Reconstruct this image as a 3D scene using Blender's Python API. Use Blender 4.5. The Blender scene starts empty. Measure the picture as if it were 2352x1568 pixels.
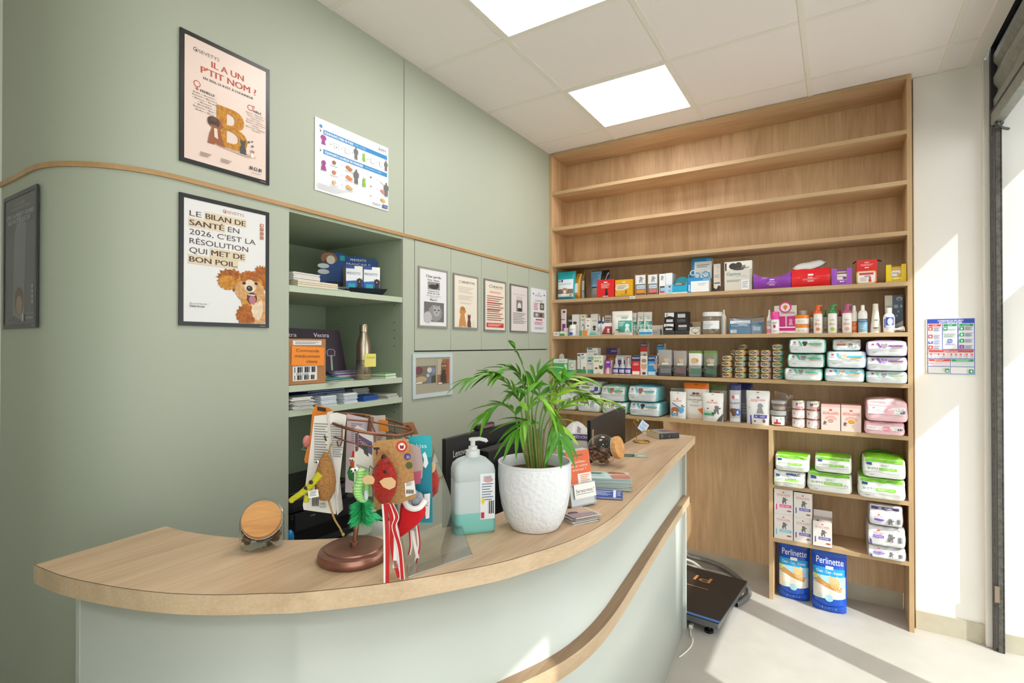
import bpy, math, random
from math import sin, cos, pi, radians as R, sqrt
from mathutils import Vector, Matrix, noise, geometry

SC = bpy.context.scene
COL = SC.collection
# ------------------------------------------------------------------ camera, sky, sun, exposure
EYE = Vector((0, 0, 1.545))
FPX, YAW, PIT, ROL = 1185.24, 0.5621525, 0.0066536, -0.00025634
_f = Vector((-sin(YAW), cos(YAW), 0)); _r = Vector((cos(YAW), sin(YAW), 0)); _u = Vector((0, 0, 1))
FW = _f * cos(PIT) + _u * sin(PIT); UP = _u * cos(PIT) - _f * sin(PIT)
RT = _r * cos(ROL) + UP * sin(ROL); UP = UP * cos(ROL) - _r * sin(ROL)
cd = bpy.data.cameras.new('camera'); cam = bpy.data.objects.new('camera', cd); COL.objects.link(cam)
cd.sensor_width = 36; cd.lens = 36 * FPX / 2352; cd.clip_start = .02
cam.matrix_world = Matrix(((RT.x, UP.x, -FW.x, EYE.x), (RT.y, UP.y, -FW.y, EYE.y), (RT.z, UP.z, -FW.z, EYE.z), (0, 0, 0, 1)))
SC.camera = cam

SC.view_settings.view_transform = 'Standard'; SC.view_settings.look = 'None'
SC.view_settings.exposure = 0.25; SC.view_settings.gamma = 1; SC.view_settings.use_curve_mapping = False
W = bpy.data.worlds.new('sky'); SC.world = W; W.use_nodes = True
W.node_tree.nodes['Background'].inputs[0].default_value = (.985, 1, 1, 1)
W.node_tree.nodes['Background'].inputs[1].default_value = 2.9
sd = bpy.data.lights.new('sun', 'SUN'); sun = bpy.data.objects.new('sun', sd); COL.objects.link(sun)
sd.energy = 3.7; sd.angle = R(.55); sd.color = (1, .995, .985)
SUN = Vector((-.891, .454, -1.02)).normalized()
sun.rotation_euler = (-SUN).to_track_quat('Z', 'Y').to_euler(); sun.location = (3, -1, 5)
LAMP = 10.0      # strength of the LED ceiling panels
SC.cycles.max_bounces = 10; SC.cycles.diffuse_bounces = 5; SC.cycles.transparent_max_bounces = 16
SC.cycles.use_denoising = True; SC.cycles.sample_clamp_indirect = 6; SC.cycles.caustics_reflective = False; SC.cycles.caustics_refractive = False

# ------------------------------------------------------------------ geometry helpers
def ray(u, v): return RT * ((u - 1176) / FPX) + UP * ((784 - v) / FPX) + FW
def onX(u, v, x): d = ray(u, v); return EYE + d * (x / d.x)
def onY(u, v, y): d = ray(u, v); return EYE + d * (y / d.y)
def onZ(u, v, z): d = ray(u, v); return EYE + d * ((z - EYE.z) / d.z)
def pxm(p): return (Vector(p) - EYE).dot(FW) / FPX      # metres per photo pixel at p

def lin(h):
    h = h.lstrip('#'); o = []
    if len(h) == 3: h = ''.join(c * 2 for c in h)
    for i in (0, 2, 4):
        c = int(h[i:i+2], 16) / 255; o.append(c / 12.92 if c <= .04045 else ((c + .055) / 1.055) ** 2.4)
    return tuple(o) + (1,)
MATS = {}
def newmat(name):
    m = bpy.data.materials.new(name); m.use_nodes = True
    return m, m.node_tree.nodes, m.node_tree.links, m.node_tree.nodes['Principled BSDF']
def mat(h, rough=.5, metal=0., bump=0., bscale=60, var=0., emit=0., coat=0.):
    k = (h, rough, metal, bump, bscale, var, emit, coat)
    if k in MATS: return MATS[k]
    m, N, L, b = newmat('paint_' + h.lstrip('#') + ('' if rough == .5 else '_r%d' % (rough * 100)))
    b.inputs['Base Color'].default_value = lin(h); b.inputs['Roughness'].default_value = rough; b.inputs['Metallic'].default_value = metal
    if coat: b.inputs['Coat Weight'].default_value = coat; b.inputs['Coat Roughness'].default_value = .15
    if emit: b.inputs['Emission Color'].default_value = lin(h); b.inputs['Emission Strength'].default_value = emit
    if bump or var:
        tc = N.new('ShaderNodeTexCoord'); n = N.new('ShaderNodeTexNoise'); n.inputs['Scale'].default_value = bscale; n.inputs['Detail'].default_value = 4
        L.new(tc.outputs['Object'], n.inputs['Vector'])
        if bump:
            bp = N.new('ShaderNodeBump'); bp.inputs['Strength'].default_value = bump; bp.inputs['Distance'].default_value = .01
            L.new(n.outputs['Fac'], bp.inputs['Height']); L.new(bp.outputs['Normal'], b.inputs['Normal'])
        if var:
            r = N.new('ShaderNodeValToRGB'); c = lin(h)
            r.color_ramp.elements[0].position = .3; r.color_ramp.elements[1].position = .7
            r.color_ramp.elements[0].color = tuple(max(0, x * (1 - var)) for x in c[:3]) + (1,)
            r.color_ramp.elements[1].color = tuple(min(1, x * (1 + var)) for x in c[:3]) + (1,)
            L.new(n.outputs['Fac'], r.inputs['Fac']); L.new(r.outputs['Color'], b.inputs['Base Color'])
    MATS[k] = m; return m
def wood(name, grain, dark, light, rough=.45, fine=1., k=1.):
    if name in MATS: return MATS[name]
    m, N, L, b = newmat(name); b.inputs['Roughness'].default_value = rough
    tc = N.new('ShaderNodeTexCoord')
    def streak(al, ac, detail, dist):
        mp = N.new('ShaderNodeMapping'); s = [ac * k] * 3; s['XYZ'.index(grain)] = al * k; mp.inputs['Scale'].default_value = s
        n = N.new('ShaderNodeTexNoise'); n.inputs['Scale'].default_value = 1; n.inputs['Detail'].default_value = detail; n.inputs['Distortion'].default_value = dist
        L.new(tc.outputs['Object'], mp.inputs['Vector']); L.new(mp.outputs['Vector'], n.inputs['Vector']); return n.outputs['Fac']
    def mixf(a, c, f):
        x = N.new('ShaderNodeMix'); x.inputs[0].default_value = f; L.new(a, x.inputs[2]); L.new(c, x.inputs[3]); return x.outputs[0]
    a = streak(1.2, 9, 3, 1.6); c = streak(6, 170 * fine, 3, .3); d = streak(.7, 4.6, 1, .2)
    f = mixf(mixf(a, c, .42), d, .3)
    r = N.new('ShaderNodeValToRGB'); r.color_ramp.elements[0].position = .36; r.color_ramp.elements[1].position = .64
    r.color_ramp.elements[0].color = lin(dark); r.color_ramp.elements[1].color = lin(light)
    L.new(f, r.inputs['Fac']); L.new(r.outputs['Color'], b.inputs['Base Color'])
    bp = N.new('ShaderNodeBump'); bp.inputs['Strength'].default_value = .12; bp.inputs['Distance'].default_value = .002
    L.new(c, bp.inputs['Height']); L.new(bp.outputs['Normal'], b.inputs['Normal'])
    MATS[name] = m; return m
def glass(name, tint=(1, 1, 1), refl=1., rough=.02, alpha=0.):
    if name in MATS: return MATS[name]
    m, N, L, b = newmat(name)
    N.remove(b); out = N['Material Output']
    t = N.new('ShaderNodeBsdfTransparent'); t.inputs[0].default_value = tuple(tint) + (1,)
    g = N.new('ShaderNodeBsdfGlossy'); g.inputs['Roughness'].default_value = rough
    lw = N.new('ShaderNodeLayerWeight'); lw.inputs['Blend'].default_value = .5
    pw = N.new('ShaderNodeMath'); pw.operation = 'POWER'; pw.inputs[1].default_value = 3.5; L.new(lw.outputs['Facing'], pw.inputs[0])
    ml = N.new('ShaderNodeMath'); ml.operation = 'MULTIPLY_ADD'; ml.inputs[1].default_value = .75 * refl; ml.inputs[2].default_value = .035 * refl; L.new(pw.outputs[0], ml.inputs[0])
    mx = N.new('ShaderNodeMixShader'); L.new(ml.outputs[0], mx.inputs[0]); L.new(t.outputs[0], mx.inputs[1]); L.new(g.outputs[0], mx.inputs[2])
    last = mx
    if alpha:
        d = N.new('ShaderNodeBsdfDiffuse'); d.inputs[0].default_value = (.9 * tint[0], .9 * tint[1], .9 * tint[2], 1)
        m2 = N.new('ShaderNodeMixShader'); m2.inputs[0].default_value = alpha
        L.new(mx.outputs[0], m2.inputs[1]); L.new(d.outputs[0], m2.inputs[2]); last = m2
    L.new(last.outputs[0], out.inputs[0]); MATS[name] = m; return m
def mm(x, **k): return mat(x, **k) if isinstance(x, str) else x

_TXT = {}
def glyphs(s, bold=False):
    k = (s, bold)
    if k in _TXT: return _TXT[k]
    c = bpy.data.curves.new('t', 'FONT'); c.body = s; c.size = 1; c.fill_mode = 'FRONT'; c.resolution_u = 6 if len(s) < 3 else 3; c.align_x = 'LEFT'
    o = bpy.data.objects.new('t', c)
    me = o.to_mesh()
    vs = [(v.co.x, v.co.y) for v in me.vertices]; fs = [tuple(p.vertices) for p in me.polygons]
    o.to_mesh_clear(); bpy.data.objects.remove(o); bpy.data.curves.remove(c)
    x0 = min((v[0] for v in vs), default=0); x1 = max((v[0] for v in vs), default=1)
    _TXT[k] = ([(x - x0, y) for x, y in vs], fs, x1 - x0); return _TXT[k]

SHAPES = {
 'cat': [(-.2, 0), (.2, 0), (.3, .06), (.2, .08), (.22, .3), (.12, .55), (.17, .7), (.16, .98), (.08, .86), (-.08, .86), (-.16, .98), (-.17, .7), (-.12, .55), (-.22, .3), (-.2, .1)],
 'dog': [(-.3, 0), (-.05, 0), (-.05, .06), (.1, .02), (.32, 0), (.3, .08), (.22, .3), (.14, .6), (.2, .68), (.28, .72), (.2, .86), (.08, .98), (-.1, .98), (-.2, .88), (-.24, .66), (-.14, .62), (-.24, .35), (-.28, .1)],
 'doghead': [(-.2, 0), (.2, 0), (.3, .3), (.32, .55), (.44, .4), (.5, .62), (.4, .9), (.2, .98), (-.2, .98), (-.4, .9), (-.5, .62), (-.44, .4), (-.32, .55), (-.3, .3)],
 'cathead': [(-.2, .02), (.2, .02), (.42, .28), (.45, .6), (.42, 1), (.2, .82), (-.2, .82), (-.42, 1), (-.45, .6), (-.42, .28)],
 'crown': [(-.42, 0), (.42, 0), (.46, .15), (.6, .55), (.32, .3), (.3, .85), (.1, .35), (0, 1), (-.1, .35), (-.3, .85), (-.32, .3), (-.6, .55), (-.46, .15)],
 'mascot': [(-.25, 0), (-.1, 0), (-.05, .25), (.08, .25), (.1, 0), (.26, 0), (.2, .3), (.22, .55), (.42, .6), (.4, .75), (.18, .72), (.22, .95), (.05, .9), (-.15, 1), (-.25, .75), (-.16, .6), (-.28, .5), (-.3, .25)],
 'man': [(-.14, 0), (-.03, 0), (0, .4), (.03, 0), (.14, 0), (.13, .45), (.2, .42), (.22, .7), (.12, .8), (.05, .83), (.07, .97), (-.07, .97), (-.05, .83), (-.12, .8), (-.22, .7), (-.2, .42), (-.13, .45)],
 'bone': [(-.5, .1), (-.38, 0), (-.28, .18), (.28, .18), (.38, 0), (.5, .1), (.45, .25), (.5, .4), (.38, .5), (.28, .32), (-.28, .32), (-.38, .5), (-.5, .4), (-.45, .25)],
 'arrow': [(-.5, 0), (.2, .5), (-.5, 1), (-.2, .5)],
 'heart': [(0, 0), (.5, .5), (.5, .8), (.28, .98), (0, .75), (-.28, .98), (-.5, .8), (-.5, .5)],
}
class B:
    """collects faces with materials; make() links them as one mesh object"""
    def __init__(s): s.v = []; s.f = []; s.mi = []; s.ms = []; s.sm = []; s.k = 0; s.cv = 0
    def m(s, x):
        x = mm(x)
        if x not in s.ms: s.ms.append(x)
        return s.ms.index(x)
    def face(s, pts, m, smooth=False):
        b = len(s.v); s.v += [tuple(p) for p in pts]; s.f.append(tuple(range(b, b + len(pts)))); s.mi.append(s.m(m)); s.sm.append(smooth); return s
    def box(s, x0, x1, y0, y1, z0, z1, m, front=None, top=None, side=None, T=None):
        P = [Vector((x, y, z)) for z in (z0, z1) for y in (y0, y1) for x in (x0, x1)]
        if T is not None: P = [T @ p for p in P]
        b = len(s.v); s.v += [tuple(p) for p in P]
        for q, mt in (((0, 1, 5, 4), front or m), ((1, 3, 7, 5), side or m), ((3, 2, 6, 7), m), ((2, 0, 4, 6), side or m), ((4, 5, 7, 6), top or m), ((2, 3, 1, 0), m)):
            s.f.append(tuple(b + i for i in q)); s.mi.append(s.m(mt)); s.sm.append(False)
        return s
    def grid(s, fn, nu, nv, m, smooth=True, cu=False, cv=False):
        """fn(i/nu, j/nv) -> point; m a material or a function of the cell centre"""
        b = len(s.v); cu_n = nu if cu else nu + 1; cv_n = nv if cv else nv + 1
        for j in range(cv_n):
            for i in range(cu_n): s.v.append(tuple(fn(i / nu, j / nv)))
        for j in range(nv):
            for i in range(nu):
                a = i; c = (i + 1) % cu_n if cu else i + 1; d = j; e = (j + 1) % cv_n if cv else j + 1
                s.f.append((b + d * cu_n + a, b + d * cu_n + c, b + e * cu_n + c, b + e * cu_n + a))
                s.mi.append(s.m(m((i + .5) / nu, (j + .5) / nv) if callable(m) and not isinstance(m, bpy.types.Material) else m)); s.sm.append(smooth)
        return s
    def lathe(s, prof, m, n=24, T=None, c=(0, 0, 0), sx=1, sy=1, cap=True):
        """prof [(r, z)] or [(r, z, material of the band above)]"""
        k = len(prof); b = len(s.v)
        for p in prof:
            for i in range(n):
                q = Vector((c[0] + p[0] * cos(2 * pi * i / n) * sx, c[1] + p[0] * sin(2 * pi * i / n) * sy, c[2] + p[1]))
                s.v.append(tuple(T @ q if T is not None else q))
        cur = m
        for j in range(k - 1):
            if len(prof[j]) > 2: cur = prof[j][2]
            for i in range(n):
                s.f.append((b + j * n + i, b + j * n + (i + 1) % n, b + (j + 1) * n + (i + 1) % n, b + (j + 1) * n + i)); s.mi.append(s.m(cur)); s.sm.append(True)
        if cap:
            s.f.append(tuple(b + i for i in reversed(range(n)))); s.mi.append(s.m(m)); s.sm.append(False)
            s.f.append(tuple(b + (k - 1) * n + i for i in range(n))); s.mi.append(s.m(cur)); s.sm.append(False)
        return s
    def tube(s, pts, r, m, n=8, closed=False, r2=None):
        P = [Vector(p) for p in pts]; k = len(P); b = len(s.v); ref = Vector((0, 0, 1))
        for i, p in enumerate(P):
            if closed: t = P[(i + 1) % k] - P[i - 1]
            else: t = P[min(i + 1, k - 1)] - P[max(i - 1, 0)]
            t.normalize()
            if abs(t.dot(ref)) > .95: ref = Vector((1, 0, 0)) if abs(t.x) < .9 else Vector((0, 1, 0))
            a = t.cross(ref).normalized(); c = t.cross(a); ref = -c if False else ref
            rr = r if r2 is None else r + (r2 - r) * i / (k - 1)
            for j in range(n): s.v.append(tuple(p + (a * cos(2 * pi * j / n) + c * sin(2 * pi * j / n)) * rr))
        for i in range(k if closed else k - 1):
            for j in range(n):
                i2 = (i + 1) % k
                s.f.append((b + i * n + j, b + i * n + (j + 1) % n, b + i2 * n + (j + 1) % n, b + i2 * n + j)); s.mi.append(s.m(m)); s.sm.append(True)
        if not closed:
            s.f.append(tuple(b + j for j in reversed(range(n)))); s.f.append(tuple(b + (k - 1) * n + j for j in range(n)))
            s.mi += [s.m(m)] * 2; s.sm += [False] * 2
        return s
    def ball(s, c, r, m, n=14, T=None, noise_a=0.):
        c = Vector(c); r = Vector(r) if not isinstance(r, (int, float)) else Vector((r, r, r))
        def fn(a, b_):
            th = 2 * pi * a; ph = pi * (b_ - .5)
            d = Vector((cos(ph) * cos(th), cos(ph) * sin(th), sin(ph)))
            k = 1 + (noise.noise(d * 4 + c * 50) * noise_a if noise_a else 0)
            p = Vector((d.x * r.x, d.y * r.y, d.z * r.z)) * k
            return c + (T @ p if T is not None else p)
        return s.grid(fn, n, max(6, n // 2 + 1), m, cu=True)
    def prism(s, pts, z0, z1, m, top=None, edge=None):
        n = len(pts); b = len(s.v)
        s.v += [(p[0], p[1], z0) for p in pts] + [(p[0], p[1], z1) for p in pts]
        s.f.append(tuple(b + i for i in reversed(range(n)))); s.mi.append(s.m(m)); s.sm.append(False)
        s.f.append(tuple(b + n + i for i in range(n))); s.mi.append(s.m(top or m)); s.sm.append(False)
        for i in range(n):
            s.f.append((b + i, b + (i + 1) % n, b + n + (i + 1) % n, b + n + i)); s.mi.append(s.m(edge or m)); s.sm.append(False)
        return s
    # ---- print on a surface: S(x, z, off) -> point
    def off(s): s.k += 1; return .00007 * s.k + (.0009 if s.cv else 0)
    def tris(s, T, i, S, o):
        """2-D triangles laid on a curved surface, split until short"""
        st = list(T)
        while st:
            t = st.pop(); L = [(t[j][0] - t[(j + 1) % 3][0]) ** 2 + (t[j][1] - t[(j + 1) % 3][1]) ** 2 for j in range(3)]; j = L.index(max(L))
            if L[j] > s.cv ** 2:
                a, c, d = t[j], t[(j + 1) % 3], t[(j + 2) % 3]; q = ((a[0] + c[0]) / 2, (a[1] + c[1]) / 2); st += [(a, q, d), (q, c, d)]
            else:
                b = len(s.v); s.v += [tuple(S(x, z, o)) for x, z in t]; s.f.append((b, b + 1, b + 2)); s.mi.append(i); s.sm.append(False)
        return s
    def pr_poly(s, pts, m, S):
        o = s.off()
        if not s.cv: return s.face([S(x, z, o) for x, z in pts], m)
        return s.tris([tuple(pts[q] for q in t) for t in geometry.tessellate_polygon([[Vector((x, z, 0)) for x, z in pts]])], s.m(m), S, o)
    def pr_rect(s, x0, x1, z0, z1, m, S, n=1):
        if s.cv: return s.pr_poly([(x0, z0), (x1, z0), (x1, z1), (x0, z1)], m, S)
        o = s.off()
        return s.grid(lambda a, c: S(x0 + (x1 - x0) * a, z0 + (z1 - z0) * c, o), n, n, m, smooth=False)
    def pr_text(s, t, x, z, h, m, S, w=None, al='c', bold=False, up=0):
        """cap height h; w squeezes to a width; up rotates by degrees"""
        vs, fs, tw = glyphs(t)
        if not vs: return s
        o = s.off(); sc = h / .72; sx = sc if w is None else w / tw
        x0 = -tw * sx / 2 if al == 'c' else (0 if al == 'l' else -tw * sx); b = len(s.v); ca, sa = cos(R(up)), sin(R(up))
        i = s.m(m)
        for dx in ((-.028, .028) if bold else (0,)):
            b = len(s.v); P = []
            for vx, vy in vs: px, pz = x0 + (vx + dx) * sx, vy * sc - (h / 2); P.append((x + px * ca - pz * sa, z + px * sa + pz * ca))
            if s.cv:
                s.tris([(P[f[0]], P[f[j]], P[f[j + 1]]) for f in fs for j in range(1, len(f) - 1)], i, S, o); continue
            s.v += [tuple(S(px, pz, o + dx * .0005)) for px, pz in P]
            for f in fs: s.f.append(tuple(b + q for q in f)); s.mi.append(i); s.sm.append(False)
        return s
    def deco(s, decos, w, h, S, n=1, asp=None):
        """decos in fractions of the front (x -.5...5, z 0..1)"""
        for d in decos:
            k = d[0]
            if k == 'r': s.pr_rect(d[1] * w, d[2] * w, d[3] * h, d[4] * h, d[5], S, n)
            elif k == 'e': s.pr_poly([((d[1] + d[3] * cos(q * pi / 8)) * w, (d[2] + d[4] * sin(q * pi / 8)) * h) for q in range(16)], d[5], S)
            elif k == 't': s.pr_text(d[1], d[2] * w, d[3] * h, d[4] * h, d[5], S, d[6] * w if len(d) > 6 and d[6] else None, bold=len(d) > 7 and d[7])
            elif k == 'l': # lines of small print: x0 x1 z0 z1 n colour
                for q in range(d[5]):
                    z = d[4] - (d[4] - d[3]) * (q + .5) / d[5]; th = (d[4] - d[3]) / d[5] * .22
                    s.pr_rect(d[1] * w, (d[1] + (d[2] - d[1]) * (1 - .35 * ((q * 7 % 5) / 5))) * w, (z - th) * h, (z + th) * h, d[6], S)
            elif k == 's': # shape name x z size colour
                q = SHAPES[d[1]]; sz = d[4] * h
                s.pr_poly([(d[2] * w + a * sz, d[3] * h + c * sz) for a, c in q], d[5], S)
            elif k == 'b': # bars of a barcode
                for q in range(9):
                    x = d[1] + (d[2] - d[1]) * (q + (.2 if q % 3 else .0)) / 9; s.pr_rect(x * w, (x + (d[2] - d[1]) * (.035 + .03 * (q * 5 % 3))) * w, d[3] * h, d[4] * h, '#222222', S)
            elif k == 'g': s.pr_poly([(a * w, c * h) for a, c in d[1]], d[2], S)
        return s
    def make(s, name, parent=None, loc=(0, 0, 0), rz=0, bevel=0, solid=0, rot=None):
        me = bpy.data.meshes.new(name); me.from_pydata(s.v, [], s.f)
        for x in s.ms: me.materials.append(x)
        me.polygons.foreach_set('material_index', s.mi); me.polygons.foreach_set('use_smooth', s.sm); me.update()
        if any(s.sm): me.set_sharp_from_angle(angle=R(42))
        o = bpy.data.objects.new(name, me); COL.objects.link(o); o.location = loc; o.rotation_euler = rot if rot is not None else (0, 0, rz)
        if parent is not None: o.parent = parent
        if bevel:
            b = o.modifiers.new('bevel', 'BEVEL'); b.width = bevel; b.segments = 2; b.limit_method = 'ANGLE'; b.angle_limit = R(50)
        return o
def tag(o, label, cat, group=None, kind=None):
    o['label'] = label; o['category'] = cat
    if group: o['group'] = group
    if kind: o['kind'] = kind
    return o
def thing(name, label, cat, loc=(0, 0, 0), rz=0, group=None, rot=None):
    o = bpy.data.objects.new(name, None); o.empty_display_size = .05; COL.objects.link(o); o.location = loc
    o.rotation_euler = rot if rot is not None else (0, 0, rz)
    return tag(o, label, cat, group)
def struct(o, label=None):
    o['kind'] = 'structure'
    if label: o['label'] = label
    return o
def planeS(y): return lambda x, z, o=0: Vector((x, y - o, z))
def smooth_path(pts, n=8):
    P = [Vector(p) for p in pts]; out = []
    for i in range(len(P) - 1):
        a = P[max(i - 1, 0)]; b = P[i]; c = P[i + 1]; d = P[min(i + 2, len(P) - 1)]
        for j in range(n):
            t = j / n; out.append(.5 * ((2 * b) + (c - a) * t + (2 * a - 5 * b + 4 * c - d) * t * t + (3 * b - a - 3 * c + d) * t ** 3))
    return out + [P[-1]]
def offset_poly(pts, d):
    out = []
    for i, p in enumerate(pts):
        a = Vector(pts[max(i - 1, 0)][:2]); c = Vector(pts[min(i + 1, len(pts) - 1)][:2]); t = (c - a).normalized()
        out.append((p[0] - t.y * d, p[1] + t.x * d))
    return out
# ------------------------------------------------------------------ materials of the place
GREEN = mat('#aeb5a4', rough=.55); GREENIN = mat('#a5b29a', rough=.5); GREENEDGE = mat('#b9c4ae', rough=.45)
PANEL = mat('#c9cfc8', rough=.35); WHITE = mat('#efece7', rough=.6); WHITEWARM = mat('#dedbd3', rough=.6)
CEIL = mat('#f5efec', rough=.9, bump=.15, bscale=220); TBAR = mat('#efebe2', rough=.6)
OAKZ = wood('oak_vertical', 'Z', '#bf9b73', '#e6c69c'); OAKX = wood('oak_along_x', 'X', '#b89671', '#dcbf99')
OAKY = wood('oak_along_y', 'Y', '#ab8f70', '#d6ba98', rough=.38); EDGE = wood('oak_edge_band', 'X', '#b09169', '#caab82')
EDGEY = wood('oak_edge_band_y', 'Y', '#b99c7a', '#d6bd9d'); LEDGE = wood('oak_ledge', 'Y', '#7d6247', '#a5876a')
TRIMW = wood('oak_trim', 'Y', '#a98457', '#c19c6c')
FLOORM = mat('#b9b4ac', rough=.45, var=.045, bscale=9); SKIRT = mat('#beb6a2', rough=.5, var=.05, bscale=14)
GALV = mat('#94968d', rough=.42, metal=.35, var=.14, bscale=30); GALVD = mat('#55544f', rough=.5, metal=.6, var=.2, bscale=40)
BLACK = mat('#121212', rough=.4); DARK = mat('#1d1c1c', rough=.45)
ALU = mat('#6f7072', rough=.4, metal=.6)
ZC = 3.012; XL = -1.868; YU = 3.50; YB = 3.78; XR = .346; YW = 3.572; XS = 1.25; ZT = 2.105

# floor, ceiling, far walls
struct(B().box(-2.55, 1.33, -2.7, 3.85, -.05, 0, FLOORM).make('floor'), 'pale beige vinyl floor with a speckled concrete look')
b = B(); b.box(-2.55, .62, -2.7, 3.85, ZC, ZC + .05, CEIL)
gx = [-1.94 + .604 * k for k in range(0, 5)]; gy = [2.075 + .6 * k for k in range(-8, 3)]
for x in gx[1:]: b.box(x - .012, x + .012, -2.7, 3.8, ZC - .004, ZC, TBAR)
for y in gy: b.box(-2.5, .60, y - .012, y + .012, ZC - .0035, ZC, TBAR)
b.box(.585, .645, -2.7, YW, ZC - .006, ZC + .05, mat('#efebe2'))
struct(b.make('ceiling'), 'suspended ceiling of square pale tiles in a thin metal grid')
def led(x, y, lab, nm='ceiling_light'):
    t = thing(nm, lab, 'ceiling light', (x, y, ZC), 0, 'LED panels in the ceiling')
    f = B()
    for a in (-1, 1):
        f.box(a * .29 - .012, a * .29 + .012, -.302, .302, -.006, 0, TBAR); f.box(-.277, .277, a * .29 - .012, a * .29 + .012, -.006, 0, TBAR)
    f.make('frame', t)
    B().box(-.279, .279, -.279, .279, -.004, -.001, mat('#fffbf9', emit=LAMP)).make('diffuser', t)
led(-1.034, 2.976, 'square LED ceiling panel close to the wooden shelving unit')
led(-1.034, 1.776, 'square LED ceiling panel above the counter, cut by the top of the picture')
for x, y in ((.174, .576), (.174, -1.224)): led(x, y, 'square LED ceiling panel behind the viewpoint')  # unseen panels added to brighten the room from behind the camera

# back wall, white pier right of the shelving, outside reveal
struct(B().box(-2.55, .36, YB + .02, YB + .12, 0, ZC, WHITE).make('wall_back'), 'wall behind the shelving')
b = B(); b.box(XR + .012, .655, YW, YW + .2, 0, ZC, WHITE); b.box(.655, 1.33, YW - .03, YW + .2, 0, 3.35, WHITE)
b.box(.640, .668, YW - .035, YW + .01, 0, ZC, WHITEWARM)
struct(b.make('wall_right_pier', bevel=.004), 'white wall pier between the shelving and the shopfront')
b = B(); b.box(XR + .012, .64, YW - .012, YW, 0, .1, SKIRT); b.box(.70, 1.33, YW - .042, YW - .03, 0, .09, SKIRT)
struct(b.make('baseboard_right'), 'concrete-look tile skirting below the white wall')
struct(B().box(-1.85, .32, YB - .012, YB, 0, .1, SKIRT).make('baseboard_back'), 'concrete-look tile skirting behind the shelving')
struct(B().box(-2.55, 1.33, -2.8, -2.7, 0, 3.3, WHITE).make('wall_front'), 'wall behind the viewpoint')
struct(B().box(-2.58, -2.48, -2.7, .58, 0, ZC, WHITE).make('wall_side'), 'pale wall edge beyond the rounded corner')

struct(B().box(-2.5, -1.0, -.5, -.35, 0, ZC, GREEN).box(-2.5, -.55, -.35, -.05, 0, 1.2, GREEN).make('wall_added_shade'), 'added unseen green wall and low block that shade the left end')  # added out of view to darken the lower left of the green wall
# green wall with its rounded corner
def arc(r=.295, cx=XL - .295 + 0, cy=.870, n=14):
    return [(cx + r * cos(-a), cy + r * sin(-a)) for a in [pi / 2 * i / n for i in range(n + 1)]]
AR = arc()                      # from (XL, .87) round to (-2.163, .575)
def skin(b, path, z0, z1, m, th=.02):
    off = offset_poly(path, th); n = len(path) - 1; P = lambda q, t, z: (q[round(t * n)][0], q[round(t * n)][1], z)
    b.grid(lambda a, c: P(path, a, z0 + (z1 - z0) * c), n, 1, m)
    for z in (z0, z1): b.grid(lambda a, c: P(path if c < .5 else off, a, z), n, 1, m, smooth=False)
    for q in (0, n): b.face([path[q] + (z0,), off[q] + (z0,), off[q] + (z1,), path[q] + (z1,)], m)
b = B(); LO = [(XL, 1.279)] + AR + [(-2.485, .575)]
skin(b, LO, 0, ZT - .008, GREEN, -.02)
UPP = [(XL, 1.927)] + AR + [(-2.485, .575)]
skin(b, UPP, ZT + .008, ZC, GREEN, -.02)
b.box(XL - .02, XL, 1.933, YU + .01, ZT + .008, ZC, GREEN)               # upper panel beyond the seam
b.box(XL - .02, XL, 1.924, 2.007, 0, ZT - .008, GREEN)                    # upright between niche and cupboards
b.box(XL - .02, XL, 2.007, YU + .01, 0, 1.508, GREEN)
b.box(XL - .02, XL, 3.472, YU + .01, 1.508, ZT - .008, GREEN)
b.box(XL - .05, XL - .025, 1.95, YU + .01, 1.3, ZC, mat('#3a3d34'))
struct(b.make('wall_left'), 'sage green laminate wall with a rounded corner')
b = B(); TP = [(XL + .007, YU)] + [(XL + .007, .87)] + [(p[0] + .007 * cos(k), p[1] - .007 * sin(k)) for k, p in zip([pi / 2 * i / 14 for i in range(15)], AR)] + [(-2.485, .568)]
skin(b, TP, ZT - .008, ZT + .008, TRIMW, -.03)
struct(b.make('trim_1'), 'thin oak strip running along the green wall')

# niche cabinet
def shelfz(z, b, dep=.585): b.box(XL - dep, XL - .002, 1.281, 1.922, z - .026, z, GREENEDGE)
t = thing('niche_cabinet', 'open green niche with shelves set into the sage wall', 'cabinet', (XL, 1.6, 0))
def lp(b, n): o = b.make(n, t, (-XL, -1.6, 0)); return o
b = B(); b.box(XL - .6, XL - .022, 1.257, 1.279, 0, ZT - .008, GREENIN); lp(b, 'side_panel')
b = B(); b.box(XL - .6, XL - .022, 1.924, 1.944, 0, ZT - .008, GREENIN)
for z in (1.75, 1.66, 1.62, 1.58, 1.54, 1.35, 1.24, 1.2):
    for x in (XL - .06, XL - .5): b.box(x - .003, x + .003, 1.9235, 1.9245, z - .003, z + .003, '#3c4238')
lp(b, 'side_panel')
lp(B().box(XL - .62, XL - .6, 1.259, 1.944, 0, ZT, GREENIN), 'back_panel')
lp(B().box(XL - .6, XL - .001, 1.259, 1.944, ZT - .022, ZT - .009, GREENIN), 'top_panel')
for z in (1.787, 1.380, 1.280, .66):
    b = B(); shelfz(z, b); lp(b, 'shelf')

# five cupboard doors
t = thing('wall_cupboard', 'row of five flush sage green cupboard doors under the oak strip', 'cupboard', (XL, 2.74, 1.512))
ys = [2.009, 2.307, 2.606, 2.905, 3.188, 3.470]
for i in range(5):
    B().box(-.018, .0015, ys[i] + .0015 - 2.74, ys[i + 1] - .0015 - 2.74, .003, ZT - .010 - 1.512, GREEN).make('door', t, bevel=.0008)

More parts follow.
